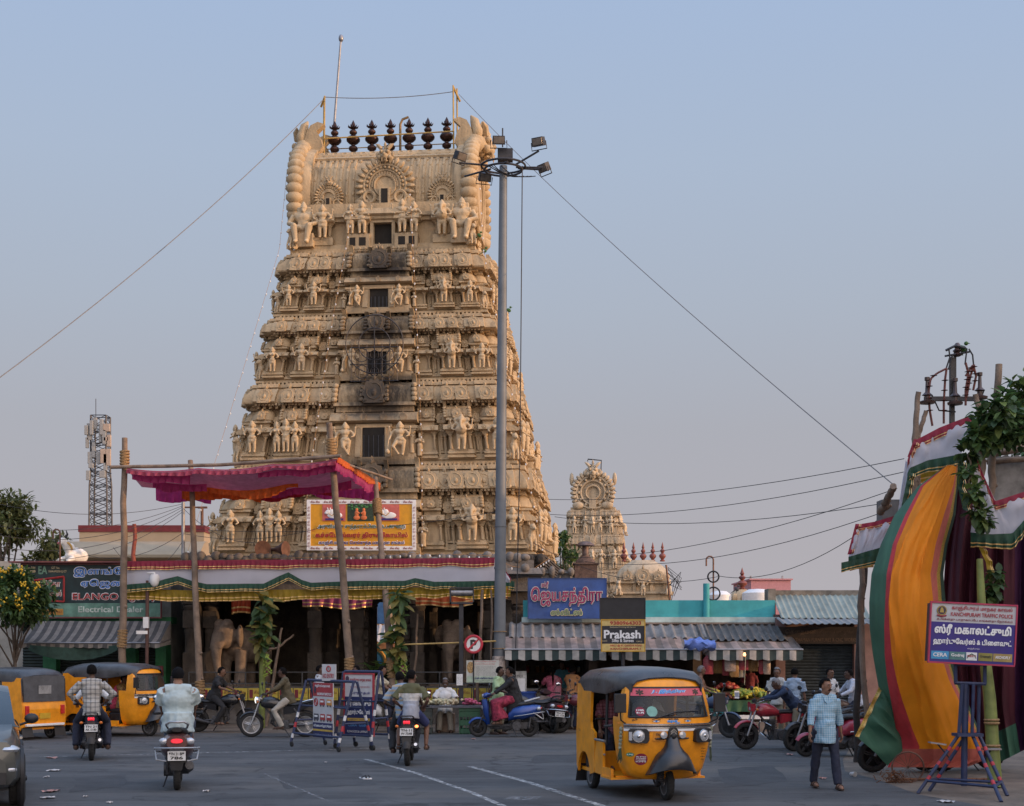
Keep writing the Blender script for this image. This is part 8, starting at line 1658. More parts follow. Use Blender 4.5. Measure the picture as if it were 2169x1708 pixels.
tree('dark tree behind the right hand festival stand, its crown in the corner',(X(2230,29),29,0),7.6,1.3,.2,.24,1500,44)
# ---------------------------------------------------------------- overhead cables and light strings
def cable(label,a,c,d,r=.012,group=None,name='overhead_cable',m=CABLE):
    b=MB().tube(sag(a,c,d,16),r,5); return tag(b.build(name,m),label,'cable',group)
ROPEW=mat('grey_cord',(.17,.165,.165),.8); 
cable('pale cord from the tower top sloping down to the left edge of the sky',P(684,212,49.9),P(-30,822,33),.35,.014,name='guy_cord',m=ROPEW); cable('pale cord from the tower top sloping down to the festival stand on the right',P(972,200,49.6),P(1890,1025,25.5),.3,.01,name='guy_cord',m=ROPEW); cable('thin cord strung between the two pole frames on the tower top',P(688,206,49.9),P(964,194,49.6),.12,.014,name='guy_cord',m=ROPEW)
for k,(a,c) in enumerate((((1160,1058,44),(1915,972,27)),((1165,1090,44),(1915,1000,27)),((1175,1095,44),(1960,1052,27)),((1180,1180,44),(1900,1035,27)),((1240,1190,44),(1900,1075,27)),((1520,1220,38),(1900,1070,27)),((1130,1150,44),(1520,1222,39)))): cable('thin black cable crossing the sky between the towers and the festival stand',P(*a),P(*c),.25+.05*k,.008,'cables strung right of the tower')
for k,(a,c) in enumerate((((386,1068,46),(-30,1062,40)),((386,1072,46),(-30,1110,40)),((386,1075,46),(-30,1130,36)),((386,1080,46),(-30,1155,36)),((386,1085,46),(-30,1175,36)),((386,1130,46),(110,1142,50)),((386,1148,46),(240,1160,45)))): cable('thin black cable fanning left from the grey pole beside the beige building',P(*a),P(*c),.35+.08*k,.008,'cables fanning left')
for k,(a,c) in enumerate((((386,1075,46),(540,1150,43)),((386,1130,46),(700,1112,43.5)),((386,1120,46),(1050,1085,43)))): cable('thin black cable running right from the grey pole past the tower front',P(*a),P(*c),.3,.008,'cables running right')
t=thing('service_pole','slim grey service pole beside the beige building','pole',(X(388,46),46,0)); b=MB(); b.tube([(0,0,0),(0,0,Z(1064,46))],[.07,.055],8); b.build('pole',STEEL,t); b=MB(); b.bx(X(418,46)-X(388,46),X(438,46)-X(388,46),0,.1,Z(1077,46),Z(1073,46)); b.tube([(X(428,46)-X(388,46),0,Z(1076,46)),(X(428,46)-X(388,46),0,Z(1115,46))],.05,6); b.tube([(0,0,Z(1075,46)),(X(428,46)-X(388,46),0,Z(1075,46))],.03,6); b.build('crossarm',RUST,t)
def hookpole(label,u,v0,v1,Y,coils=()):
    t=thing('hooked_pipe',label,'pipe',P(u,v1,Y)); s=Y/F; h=(v1-v0)*s; b=MB(); b.tube([(0,0,-.5),(0,0,h-.12)]+[(-.1+.1*cos(a),0,h-.12+.1*sin(a)) for a in (.5,1.2,1.9,2.6,3.14)]+[(-.2,0,h-.3)],.025,6); b.build('pipe',RUST,t)
    for v,r_ in coils:
        c=MB(); [c.ring((0,-.04+.012*k,(v1-v)*s),r_+.006*(k%3),.014,(0.1*(k%2),1,.05*k),22,5) for k in range(8)]; c.build('cable_coil',CABLE,t)
hookpole('rusty hooked pipe with two black cable coils above the turquoise parapet',1511,1177,1275,40.3,((1222,.15),(1258,.18))); hookpole('rusty hooked pipe on the roof left of the beige building eave',127,1120,1195,41.5)
t=thing('leaning_pipe','leaning rusty pipe tangled with wires in front of the domed shrine roof','pipe',P(1422,1275,41)); s=41/F; b=MB(); b.tube([(.0,0,-.4),(-.13,0,64*s),(-.15,0,78*s)],.03,6); b.build('pipe',RUST,t); b=MB(); random.seed(2); [b.tube([(-.1,0,random.uniform(.3,1)),(random.uniform(.05,.3),-.05,random.uniform(.3,1)),(random.uniform(-.1,.3),0,random.uniform(0,.6))],.008,4) for k in range(10)]; b.build('wire_tangle',CABLE,t)
for k,(u,v0,m) in enumerate(((284,1108,REDC),(1165,1130,None))):
    if m: pole('red painted festival pole topped with straw in front of the beige building',[P(285,1240,44),P(284,1110,44)],.07,.06,200,m=mat('red_pole',(.22,.05,.03),.7))
BULB=mat('white_bulb',(.65,.65,.65),.3)
def lights(label,pts,n,seed):
    pl,_=pline(pts,n); t=thing('light_string',label,'light string',pl[0]); b=MB(); b.tube([p-pl[0] for p in pl],.005,4); b.build('cord',mat('orange_cord',(.35,.17,.05),.7),t); 
    o=MB().ell((0,0,0),(.023,.023,.04),6).build('bulb',BULB,t)
    for i,p in enumerate(pl[1::2]):
        if i: o=o.copy(); COL.objects.link(o)
        o.location=p-pl[0]-V((0,.02,.07))
def tp(a,y,v): # point on the tower in its own frame
    q=V((a,y,0)); c_,s_=cos(R(-5.5)),sin(R(-5.5)); return V((-4.1+a*c_-y*s_,50+a*s_+y*c_,zv(v)))
lights('light bulb string down the left of the central tower bay',[tp(-.9,-2.9,440),tp(-1.5,-3.6,700),tp(-1.85,-4.6,960),tp(-1.9,-5.2,1060)],52,1); lights('light bulb string down the right of the central tower bay',[tp(1.0,-2.9,400),tp(1.35,-3.6,680),tp(1.7,-4.7,960),tp(1.8,-5.3,1170)],56,2); lights('light bulb string along the left edge of the tower',[tp(-3.5,-1.5,330),tp(-3.4,-2.9,520),tp(-4.4,-4.,800),tp(-5.9,-5.,1180)],60,3); lights('light bulb string along the right corner of the tower',[tp(3.2,-2.2,330),tp(3.5,-3.2,540),tp(4.4,-4.2,800),tp(5.6,-5.,1180)],60,4)
lights('light bulb string sagging along the cornice right of the lamp mast',[P(1048,1184,40),P(1085,1200,40),P(1130,1205,41),P(1165,1182,43)],22,5); lights('light bulb string along the hall cornice above the valance',[P(420,1190,39.6),P(620,1182,39.6),P(760,1178,39.6),P(900,1172,39.6),P(1046,1178,39.6)],60,6)
# birds
BRD=mat('bird_grey',(.05,.05,.06),.7); PAR=mat('parrot_green',(.05,.13,.03),.7)
def bird(p,m,label,cat,s=1.,rz=0,g=None):
    b=MB(); b.ell((0,0,.1),(.05,.09,.06),8,rot=M.Rotation(.6,3,'X')); b.ell((0,-.06,.19),.038,7); b.tube([(0,-.09,.19),(0,-.13,.18)],[.014,.002],5); b.tube([(0,.06,.06),(0,.2,-.03)],[.035,.012],5,flat=.4); b.tube([(.015,0,.05),(.015,0,-.01)],.006,4); b.tube([(-.015,0,.05),(-.015,0,-.01)],.006,4); o=b.build('bird',m); o.location=p; o.scale=(s,)*3; o.rotation_euler=(0,0,rz); tag(o,label,cat,g)
bird(P(1252,993,83),BRD,'grey pigeon on the bent pipe of the smaller tower','pigeon',1.6,1.5); bird(P(1297,1040,83.4),BRD,'grey pigeon on the right shoulder of the smaller tower','pigeon',1.5,-1); bird(P(1560,1255,60),BRD,'grey pigeon beside the small red finial','pigeon',1.4,1.)
for k,(a,y,v) in enumerate(((3.3,-2.75,506),(3.5,-3.0,542),(4.35,-3.5,672))): bird(tp(a,y,v),PAR,('upper','lower','lowest')[k]+' green parrot perched on the right corner of the tower','parrot',1.,1.2)
bird(P(2039,752,27),PAR,'green parrot on the crossarm wires of the power pole','parrot',1.1,1.)
# ================================================================ traffic and people
def rot(o,p): return o.matrix_basis@V(p)
SHP=lambda n,c,**k: mat('shirt_'+n,c,.9,var=.12,scale=5,**k)
PTS=lambda n,c: mat('pants_'+n,c,.9,var=.15,scale=5)
NAVYP=PTS('navy',(.02,.024,.045)); BLKP=PTS('black',(.02,.02,.022)); CRMP=PTS('cream',(.36,.33,.28)); KHK=PTS('khaki',(.22,.19,.13)); JEAN=PTS('denim',(.06,.075,.11))
def ride(hipy=.2,hipz=.93,grip=(.31,-.27,1.07),feet=(.2,.06,.2),lean=12,hands=True,**k):
    d=dict(hip=(0,hipy,hipz),lean=lean,hands=((grip[0],grip[1],grip[2]),(-grip[0],grip[1],grip[2])) if hands else ((.24,hipy-.16,1.1),(-.24,hipy-.16,1.1)),feet=((feet[0],feet[1],feet[2]),(-feet[0],feet[1],feet[2])),kneeh=(0,-.5,1),elbow=None); d.update(k); return d
# left car
car('dark grey sport utility car at the left edge of the road',(-8.12,20.75,0),R(19.5))
# rickshaws at left
p=G(70,1560); rickshaw('yellow rickshaw with a grey canvas back seen from behind at the left',(p.x-.35,34.4,0),R(-124),GVIN).scale=(.9,.9,.9)
p=G(265,1556); rickshaw('yellow rickshaw with an open side crossing behind the checked shirt rider',(X(253,35.4),35.4,0),R(66),BVIN).scale=(.95,.95,.95)
hero=rickshaw('front facing yellow auto rickshaw with a pink name strip on its windscreen',(X(1372,20.9),21.35,0),R(13),BVIN,hero=True)
def inride(rk,label,x,y,shirt,pants,skin=SKIN,hands=None,hip=.62,look=(0,0),lean=5,**k):
    q=rot(rk,(x,y,0)); bpy.context.view_layer.update(); return person(label,(q.x,q.y,.02),rk.rotation_euler.z,hip=(0,0,hip+.15),hands=hands or ((.25,-.35,.9),(-.25,-.35,.9)),feet=((.12,-.42,.32),(-.12,-.42,.32)),kneeh=(0,-.3,1),shirt=shirt,pants=pants,skin=skin,look=look,lean=lean,k=.93,**k)
inride(hero,'rickshaw driver in dark shirt and blue wrap behind the windscreen',0,-.08,SHP('charcoal',(.03,.032,.036)),PTS('blue',(.03,.2,.42)),hands=((.3,-.5,1.08),(-.3,-.5,1.08)),legs='wrap')
inride(hero,'passenger in a white shirt on the back seat of the front facing rickshaw',.3,.85,SHP('white',(.6,.6,.6)),NAVYP,hip=.72)
inride(hero,'passenger in a pink checked shirt on the back seat of the front facing rickshaw',-.3,.85,checked('shirt_pink_check',(.45,.2,.24),(.2,.05,.08),.05,.3),NAVYP,hip=.72)
rk2=[o for o in SC.objects if o.get('label','').startswith('yellow rickshaw with an open side')][0]; rk1=[o for o in SC.objects if o.get('label','').startswith('yellow rickshaw with a grey canvas')][0]
inride(rk2,'driver in an orange scarf inside the open sided rickshaw',0,-.08,SHP('ochre',(.3,.19,.08)),KHK,hands=((.3,-.5,1.08),(-.3,-.5,1.08)),scarf=mat('pink_scarf',(.45,.06,.12),.9))
inride(rk1,'driver in a reddish shirt inside the grey backed rickshaw',0,-.08,SHP('brick',(.3,.1,.08)),NAVYP,hands=((.3,-.5,1.08),(-.3,-.5,1.08)))
# plaid rider pair seen from behind
p=G(187,1611); mb1=motorbike('dark motorcycle seen from behind with a lit red tail lamp, left of the scooter',(p.x,p.y-.93,0) if False else (p.x-.1,p.y+.6,0),R(195),mat('dark_blue_tank',(.02,.025,.05),.3,coat=.4),lines=('TN 21','AK 5180'),lit=True)
L1=(p.x-.1,p.y+.6,0); PLAID=checked('shirt_grey_plaid',(.38,.37,.34),(.14,.14,.14),.085,.3)
person('pillion rider in a grey plaid shirt with hands on his thighs',L1,R(195),**ride(.5,1.0,hands=False,lean=3,feet=(.3,.28,.2),elbow='out',k=1.1),shirt=PLAID,pants=NAVYP,skin=SKIN2,sleeve='rolled',look=(0,-5)); 
bpy.context.view_layer.update()
person('front rider hidden behind the grey plaid shirt, white sleeve showing',L1,R(195),**ride(.02,.95,lean=20,k=.9),shirt=SHP('white',(.6,.6,.6)),pants=NAVYP,skin=SKIN2,sleeve='rolled')
# 786 scooter
p=G(358,1673); L2=(p.x,p.y+.6,0); scooter('maroon brown scooter with plate 786 seen from behind',L2,R(192),mat('maroon_scooter',(.11,.045,.04),.3,.2,var=.12,coat=.5),('*TN 21 BP*','786'),lit=True,rackcol=ALLOY).scale=(1.1,1.1,1.1)
person('heavy man in a pale blue tee and black skullcap riding the maroon scooter',L2,R(192),**ride(.25,1.04,(.24,-.2,1.15),(.14,-.12,.34),lean=4),shirt=SHP('pale_blue',(.42,.5,.5)),pants=JEAN,fat=1.55,skin=SKIN3,cap=mat('black_cap',(.008,.008,.009),.95,spec=.1),hem=.04,k=1.08,fine=True)
# black bike rider heading right
L3=(X(470,36.6),36.6,0); motorbike('black motorcycle heading right with a rider all in black',L3,R(86),mat('gloss_black',(.015,.015,.017),.25,coat=.5)); person('bearded rider all in black on the black motorcycle',L3,R(86),**ride(lean=16),shirt=SHP('black',(.018,.018,.02)),pants=BLKP,mous=True)
# classic bike heading left
L4=(X(592,34.6),34.6,0); motorbike('black commuter motorcycle with pale alloy wheels heading left',L4,R(-88),mat('black_tank',(.02,.02,.022),.25,coat=.5),rim=ALLOY,sporty=False,accent=WHITE,headlit=True); person('rider in an olive shirt and white trousers on the pale wheeled motorcycle',L4,R(-88),**ride(lean=10),shirt=SHP('olive',(.085,.07,.04)),pants=CRMP,sleeve='rolled',mous=True,skin=SKIN2)
# TN-11 bike with two riders seen from behind
p=G(862,1622); L5=(p.x,p.y+.6,0); motorbike('dark motorcycle TN-11 W-7548 seen from behind with glowing lamps',L5,R(181),mat('black_tank2',(.02,.02,.022),.3,coat=.4),lines=('TN-11','W-7548'),lit=True,indlit=True)
def band(c): return 0 if abs(c.x)>.215 else 1 if c.z<.2 else (2 if c.z<.335 else 0)
person('boy on the pillion in an olive, white and grey colour block tee',(L5[0]+.1,L5[1],0),R(176),**ride(.48,.99,hands=False,lean=5,feet=(.26,.3,.28)),shirt=SHP('olivegreen',(.1,.1,.05)),shirt2=[SHP('lightgrey',(.33,.35,.4)),SHP('offwhite',(.55,.55,.53))],bandz=band,pants=PTS('blueshort',(.03,.04,.12)),legs='short',skin=SKIN,look=(-38,0),fine=True)
BST=checked('shirt_blue_stripe',(.25,.33,.42),(.42,.34,.24),.09,.4,vert=False)
person('front rider in a blue and tan striped shirt leaning left on the TN-11 motorcycle',(L5[0]-.1,L5[1],0),R(176),**ride(.02,.98,lean=12,side=9),shirt=BST,pants=BLKP,look=(20,0),skin=SKIN2)
# white scooter behind the barricades
L6=(X(818,36.6),36.6,0); scooter('white scooter heading right behind the barricades',L6,R(84),mat('white_scooter',(.5,.5,.5),.3,coat=.4)); person('rider in a cream shirt on the white scooter behind the barricades',L6,R(84),**ride(.25,.95,(.28,-.22,1.05),(.12,-.12,.31),lean=12),shirt=SHP('cream',(.45,.4,.3)),pants=NAVYP,mous=True)
# blue scooter, woman riding, man beside it
L7=(X(1068,34.7),34.7,0); scooter('blue scooter heading left with a silver rail',L7,R(-88),mat('bright_blue',(.015,.06,.27),.3,.2,var=.12,coat=.6),('TN 21','AZ 1020'),rackcol=ALLOY)
person('woman in a black top and long red patterned skirt on the blue scooter',L7,R(-88),**ride(.22,.94,(.26,-.24,1.06),(.16,-.12,.31),lean=6),shirt=SHP('blackveil',(.018,.018,.02)),pants=mat('red_pattern_skirt',(.28,.03,.06),.9,var=.6,scale=14),legs='skirt',hem=.25,hairlen=1,sleeve='long',scarf=mat('black_shawl',(.018,.018,.02),.9),skin=SKIN)
person('man in a light green shirt standing behind the blue scooter',(X(1053,35.6),35.6,0),R(70),hands=((.25,-.35,1.05),(-.2,-.35,1.05)),feet=((.1,-.05,0),(-.1,.1,0)),lean=5,shirt=SHP('lightgreen',(.33,.45,.25)),pants=KHK,mous=True,skin=SKIN2)
# parked scooters and bikes by the sweet shop
scooter('dark red parked scooter seen from behind beside the sweet counter',(X(1158,36.6),36.6,0),R(196),mat('dark_red_scooter',(.05,.025,.03),.3,coat=.5),('TN 21','AD 1118'),lean=-6)
motorbike('black motorcycle parked close behind the blue scooter',(X(1115,36.2),36.2,0),R(-78),mat('black_tank3',(.02,.02,.022),.3,coat=.4),lean=6)
motorbike('maroon motorcycle parked half hidden left of the front facing rickshaw',(X(1240,36.4),36.4,0),R(-80),mat('maroon_tank',(.12,.02,.03),.3,coat=.4),lean=6)
motorbike('dark blue motorcycle half hidden right of the front facing rickshaw',(X(1490,34.6),34.6,0),R(60),mat('navy_tank',(.02,.035,.08),.3,coat=.4),lean=5,guard=True)
motorbike('red motorcycle with black wheels and a chrome leg guard heading left',(X(1640,30.6),30.6,0),R(-72),mat('red_tank',(.34,.025,.04),.3,coat=.5),guard=True,accent=None)
person('balding man in a navy shirt and khaki trousers bending over the red motorcycle',(X(1668,30.9),30.75,0),R(-80),hip=(.1,.12,.93),lean=42,hands=((.15,-.62,1.08),(-.15,-.6,1.05)),feet=((.22,.1,0),(-.25,.25,0)),look=(0,14),shirt=SHP('navy',(.02,.035,.075)),pants=KHK,sleeve='long',skin=SKIN2,hair=GREYH)
scooter('red and black scooter parked right behind the walking man',(X(1768,28.6),28.6,0),R(-75),mat('crimson_scooter',(.34,.03,.06),.3,coat=.5),lean=4); motorbike('black motorcycle parked behind the walking man',(X(1735,30.2),30.2,0),R(-62),mat('black_tank4',(.02,.02,.022),.3,coat=.4),lean=6)
L8=(X(1795,33.2),33.2,0); motorbike('motorcycle with a white shirted rider close to the festival stand poles',L8,R(-85),mat('brown_tank',(.1,.05,.03),.3,coat=.4)); person('rider in a pale white shirt reaching for the handlebar near the stand poles',L8,R(-85),**ride(lean=14),shirt=SHP('bluewhite',(.45,.48,.55)),pants=NAVYP,sleeve='long',skin=SKIN2)
person('man in a light blue shirt turned away behind the bending man',(X(1683,33.5),33.5,0),R(160),shirt=SHP('skyblue',(.28,.36,.46)),pants=KHK,skin=SKIN); person('man in a white shirt half hidden behind the walking man',(X(1757,33),33,0),R(30),shirt=SHP('white',(.6,.6,.6)),pants=NAVYP,skin=SKIN); person('grey haired man in a white vest behind the bending man',(X(1646,34.2),34.2,0),R(-20),shirt=SHP('whitish',(.45,.45,.43)),pants=KHK,hair=GREYH)
p=G(1895,1652); motorbike('black motorcycle parked under the billowing sari',(X(1925,25.),25.,0),R(-80),mat('black_tank5',(.02,.02,.022),.3,coat=.4),lean=6)
motorbike('second dark motorcycle parked deeper under the billowing sari',(X(2030,25.4),25.4,0),R(-75),mat('black_tank6',(.02,.02,.022),.3,coat=.4),lean=6)
# the walking man
p=G(1748,1671); CHK=checked('shirt_teal_check',(.2,.36,.47),(.5,.6,.65),.034,.2)
person('walking man in a blue and white checked shirt and navy trousers',(p.x,p.y,0),R(6),hip=(0,0,.94),hands=((.3,.1,.76),(-.31,-.16,.77)),feet=((.14,-.22,0.0),(-.12,.2,.0)),look=(24,2),shirt=CHK,pants=NAVYP,sleeve='rolled',skin=SKIN3,mous=True,hem=.1,fat=1.08,fine=True,twist=4)
# people at the shops and behind the barricades
person('woman in a pink sari blouse with a long plait facing the sweet counter',(X(1170,38.1),38.1,.0),R(186),shirt=mat('pink_blouse',(.42,.1,.16),.85,var=.4,scale=20),pants=mat('pink_sari_skirt',(.4,.12,.18),.85,var=.4,scale=16),legs='skirt',hairlen=2,hands=((.3,-.4,1.05),(-.3,-.4,1.05)),k=.93,skin=SKIN2,scarf=mat('pink_sari_drape',(.42,.16,.2),.85,var=.3,scale=20))
person('man in an apricot shirt and dark trousers standing at the sweet counter',(X(1212,37.8),37.8,0),R(148),shirt=SHP('apricot',(.42,.2,.08)),pants=NAVYP,hands=((.2,-.4,1.0),(-.2,-.4,1.0)),skin=SKIN2,look=(0,-15),hem=.08)
person('shopkeeper in a teal shirt behind the sweet counter',(X(1190,39.9),39.9,.1),R(10),shirt=SHP('teal',(.06,.2,.26)),pants=NAVYP,look=(0,-25),skin=SKIN2)
person('bare chested man in a pale wrap standing at the fruit stall',(X(1484,36.9),36.9,0),R(80),pants=CRMP,legs='wrap',fat=1.15,hair=GREYH,hands=((.25,-.35,1.05),(-.2,-.3,1.0)),skin=SKIN)
person('fruit seller in a dark red sari sitting behind the fruit stall',(X(1588,38.9),38.9,.1),R(-5),shirt=SHP('darkred',(.2,.04,.05)),pants=SHP('darkred2',(.16,.04,.05)),legs='skirt',k=.85,hairlen=1,skin=SKIN2)
p=(X(943,36.4),36.4,0); FL=thing('flower_table','low flower seller table on green crates with garlands','stall',(X(945,36.),36.,0)); b=MB(); b.bx(-.85,.9,-.3,.3,.66,.7); b.build('table_top',mat('grey_cloth',(.1,.1,.11),.9),FL)
for k,xx in enumerate((-.6,.6)): crate((X(945,36.)+xx,36.,0),GCR if k else mat('dark_crate',(.04,.05,.045),.6),('dark' if not k else 'green')+' plastic crate carrying the flower table at its '+('left' if not k else 'right')+' end',.5,.66,.5)
random.seed(8)
for k,(xx,m,lab) in enumerate(((-.55,mat('jasmine',(.5,.46,.3),.8),'cream'),(-.12,MATS['jasmine'],'cream'),(.12,mat('cream_flower',(.5,.42,.28),.8),'buff'),(.6,mat('pink_flower',(.5,.1,.18),.8),'pink'))):
    b=MB(); [b.ell((random.gauss(0,.09),random.gauss(0,.07),.05+random.random()*.12),(.04,.04,.035),6) for _ in range(45)]; o=b.build('flower_heap',m); o.location=(X(945,36.)+xx,35.9,.7); tag(o,['heap of cream jasmine garlands at the left end of the flower table','heap of cream garlands in front of the flower seller','heap of buff garlands right of the flower seller','heap of pink flowers at the right end of the flower table'][k],'flowers')
person('grey haired flower seller in a white shirt sitting behind the flower table',(X(943,36.7),36.7,.0),R(2),hip=(0,0,.62),hands=((.2,-.35,.85),(-.2,-.35,.85)),feet=((.15,-.4,.0),(-.15,-.4,.0)),kneeh=(0,-1,.6),shirt=SHP('white',(.6,.6,.6)),pants=CRMP,hair=GREYH,skin=SKIN2,mous=True)
o=MB().bx(-.25,.25,-.18,.2,0,.48).build('wooden_stool',WOOD,bev=.02); o.location=(X(943,36.7),36.78,0); tag(o,'low wooden stool under the flower seller','stool')
for u,Y,rz,sh,lab,hr in ((676,37.6,90,SHP('paleblue2',(.4,.43,.48)),'man in a pale shirt walking behind the left barricade',HAIRM),(756,37.2,-60,SHP('plainwhite',(.5,.5,.5)),'dark haired man in a white shirt walking between the barricades',HAIRM)): person(lab,(X(u,Y),Y,0),R(rz),shirt=sh,pants=NAVYP,hair=hr,mous=True,skin=SKIN2)
# ---------------------------------------------------------------- barricades
BLU=mat('navy_tube_paint',(.025,.035,.085),.5,var=.25); RDT=mat('red_tape',(.4,.03,.04),.5); WHT=mat('white_tape',(.6,.6,.6),.5); 
def wheelset(b,p): b.tube([(p[0],p[1],.09),(p[0],p[1],.16)],.018,6,0); b.lathe([(.02,-.02),(.055,-.02),(.06,0),(.055,.02),(.02,.02)],12,(p[0]+.03,p[1],.06),axis=(0,1,.1),m=2)
def barricade(label,c,ax,L,h,sp_,bw,z0,z1,seed):
    ang=math.atan2(ax[1],ax[0]); t=thing('police_barricade',label,'barricade',c,ang); tp_=MB(); b=MB(); tp_=MB()
    for s in (-1,1):
        for k in (-1,1):
            top=V((s*L/2,k*.04,h)); bot=V((s*L/2,k*sp_,.1)); l=MB(); l.tube([top,bot],.03,8,0); 
            for i,(f0,f1) in enumerate(((.52,.6),(.68,.76),(.86,.93))): l.tube([top.lerp(bot,f0),top.lerp(bot,f1)],.0325,8,1 if i%2==0 else 3)
            wheelset(l,bot); l.build('leg',[BLU,WHT,RUBBER,RDT],t)
        b.tube([(s*L/2,-sp_*.62,h*.4),(s*L/2,sp_*.62,h*.4)],.022,6)
    for k in (-1,1): b.tube([(-L/2,k*sp_*.85,.3),(L/2,k*sp_*.85,.3)],.026,6); b.tube([(-L/2,k*sp_*.4,h*.62),(L/2,k*sp_*.4,h*.62)],.022,6)
    b.tube([(-L/2,0,h),(L/2,0,h)],.03,8); b.build('frame',BLU,t); return t
HDR=mat('header_red',(.36,.04,.05),.5); NVB=mat('navy_board',(.02,.028,.1),.45); WB=mat('board_white',(.5,.5,.51),.5,var=.08); YL=mat('yellow_strip',(.5,.33,.06),.5)
c=(G(652,1580)+G(753,1592))/2; t=barricade('navy wheeled barricade with a narrow red and white vehicle ban board',c,(1.24,-1.65),2.05,1.46,.42,.85,.25,1.44,1)
def bd(t,w,z0,z1,y): 
    plate(t,'board',-w/2,w/2,z0,z1,y,.02,WB); return w
y=-.2; w=bd(t,.86,.24,1.42,y); plate(t,'header',-w/2,w/2,1.13,1.42,y-.004,.004,HDR); plate(t,'footer',-w/2,w/2,.24,.56,y-.004,.004,NVB); plate(t,'yellow_strip',-w/2,w/2,.38,.42,y-.008,.004,YL)
lettering(t,'காஞ்சிபுரம் மாநகர காவல்',.0,1.35,.66,.08,WL,y=y-.006,bold=.03); lettering(t,'KANCHIPURAM TRAFFIC POLICE',.08,1.18,.62,.06,WL,y=y-.006,bold=.03); lettering(t,'ஸ்ரீ மகாலட்சுமி ஹார்டுவேர்ஸ்',0,.49,.78,.08,WL,y=y-.006,bold=.03); lettering(t,'காஞ்சிபுரம் - தொலைபேசி',0,.3,.7,.04,WL,y=y-.006)
b=MB()
for i,(xx,zz,m_) in enumerate(((-.02,1.0,0),(.28,1.0,1),(-.28,.68,2),(0,.68,0),(.28,.68,0))): b.bx(xx-.11,xx+.11,y-.012,y-.002,zz-.06,zz+.07,m_,(.8,1)); b.ell((xx-.06,y-.012,zz-.07),(.025,.006,.025),8,2); b.ell((xx+.06,y-.012,zz-.07),(.025,.006,.025),8,2); b.bx(xx-.07,xx+.07,y-.014,y-.004,zz+.0,zz+.04,3)
b.ring((-.29,y-.008,1.0),.075,.014,(0,1,0),16,4,0); b.tube([(-.34,y-.01,1.05),(-.24,y-.01,.95)],.012,5,0); b.build('vehicle_pictogram',[mat('picto_red',(.35,.04,.04),.5),mat('picto_orange',(.55,.25,.05),.5),mat('picto_dark',(.05,.05,.07),.5),WHITE],t)
b=MB(); b.ell((-.33,y-.01,1.27),(.05,.008,.08),10); b.build('crest',mat('crest_dark',(.06,.04,.07),.5,var=.6,scale=40),t)
t2=thing('no_entry_board','small white no entry board standing on the left barricade','sign',(c.x-.05,c.y,1.46),math.atan2(-1.65,1.24)+.35); plate(t2,'board',-.19,.19,0,.36,0,.03,WB); lettering(t2,'NO ENTRY',0,.11,.32,.1,HDR,bold=.03); b=MB(); b.ring((0,-.006,.26),.055,.014,(0,1,0),16,5); b.build('ban_symbol',HDR,t2); lettering(t2,'I',0,.26,.012,.06,BKL)
c=G(764,1588)+V((0,.35,0)); t=barricade('tall navy barricade with a large sponsor board beside the TN-11 motorcycle',c,(.86,-.5),.95,1.66,.36,.7,.2,1.6,2); y=-.13; w=.74; bd(t,w,.3,1.6,y); plate(t,'lower_board',-w/2,w/2,.3,1.12,y-.004,.004,NVB); b=MB(); b.bx(-w/2-.03,w/2+.03,y-.02,y+.03,1.6,1.63); b.bx(-w/2-.03,-w/2,y-.02,y+.03,.27,1.6); b.bx(w/2,w/2+.03,y-.02,y+.03,.27,1.6); b.bx(-w/2,w/2,y-.02,y+.03,.27,.3); b.build('board_frame',HDR,t)
lettering(t,'காஞ்சிபுரம் மாநகர காவல்',.05,1.48,.56,.1,HDR,y=y-.006,bold=.03); lettering(t,'உங்களது பாதுகாப்பே',.03,1.33,.52,.06,HDR,y=y-.006); lettering(t,'பேருந்து தடம்',.03,1.2,.52,.08,NVL,y=y-.006,bold=.03); lettering(t,'ஸ்ரீ மகாலட்சுமி',0,.98,.66,.16,WL,y=y-.008,bold=.03); lettering(t,'ஹார்டுவேர்ஸ்',0,.78,.6,.14,WL,y=y-.008,bold=.03); plate(t,'yellow_strip',-.3,.3,.6,.66,y-.008,.004,YL); lettering(t,'காந்தி ரோடு - காஞ்சிபுரம்',0,.63,.5,.04,NVL,y=y-.012); lettering(t,'CERA  Godrej',0,.5,.56,.08,mat('logo_blue',(.1,.3,.6),.5),y=y-.008); lettering(t,'PLYWOODS & LAMINATES',0,.37,.6,.05,WL,y=y-.008)
b=MB(); b.ell((-.3,y-.01,1.5),(.05,.008,.07),10); b.build('crest',MATS['crest_dark'],t)
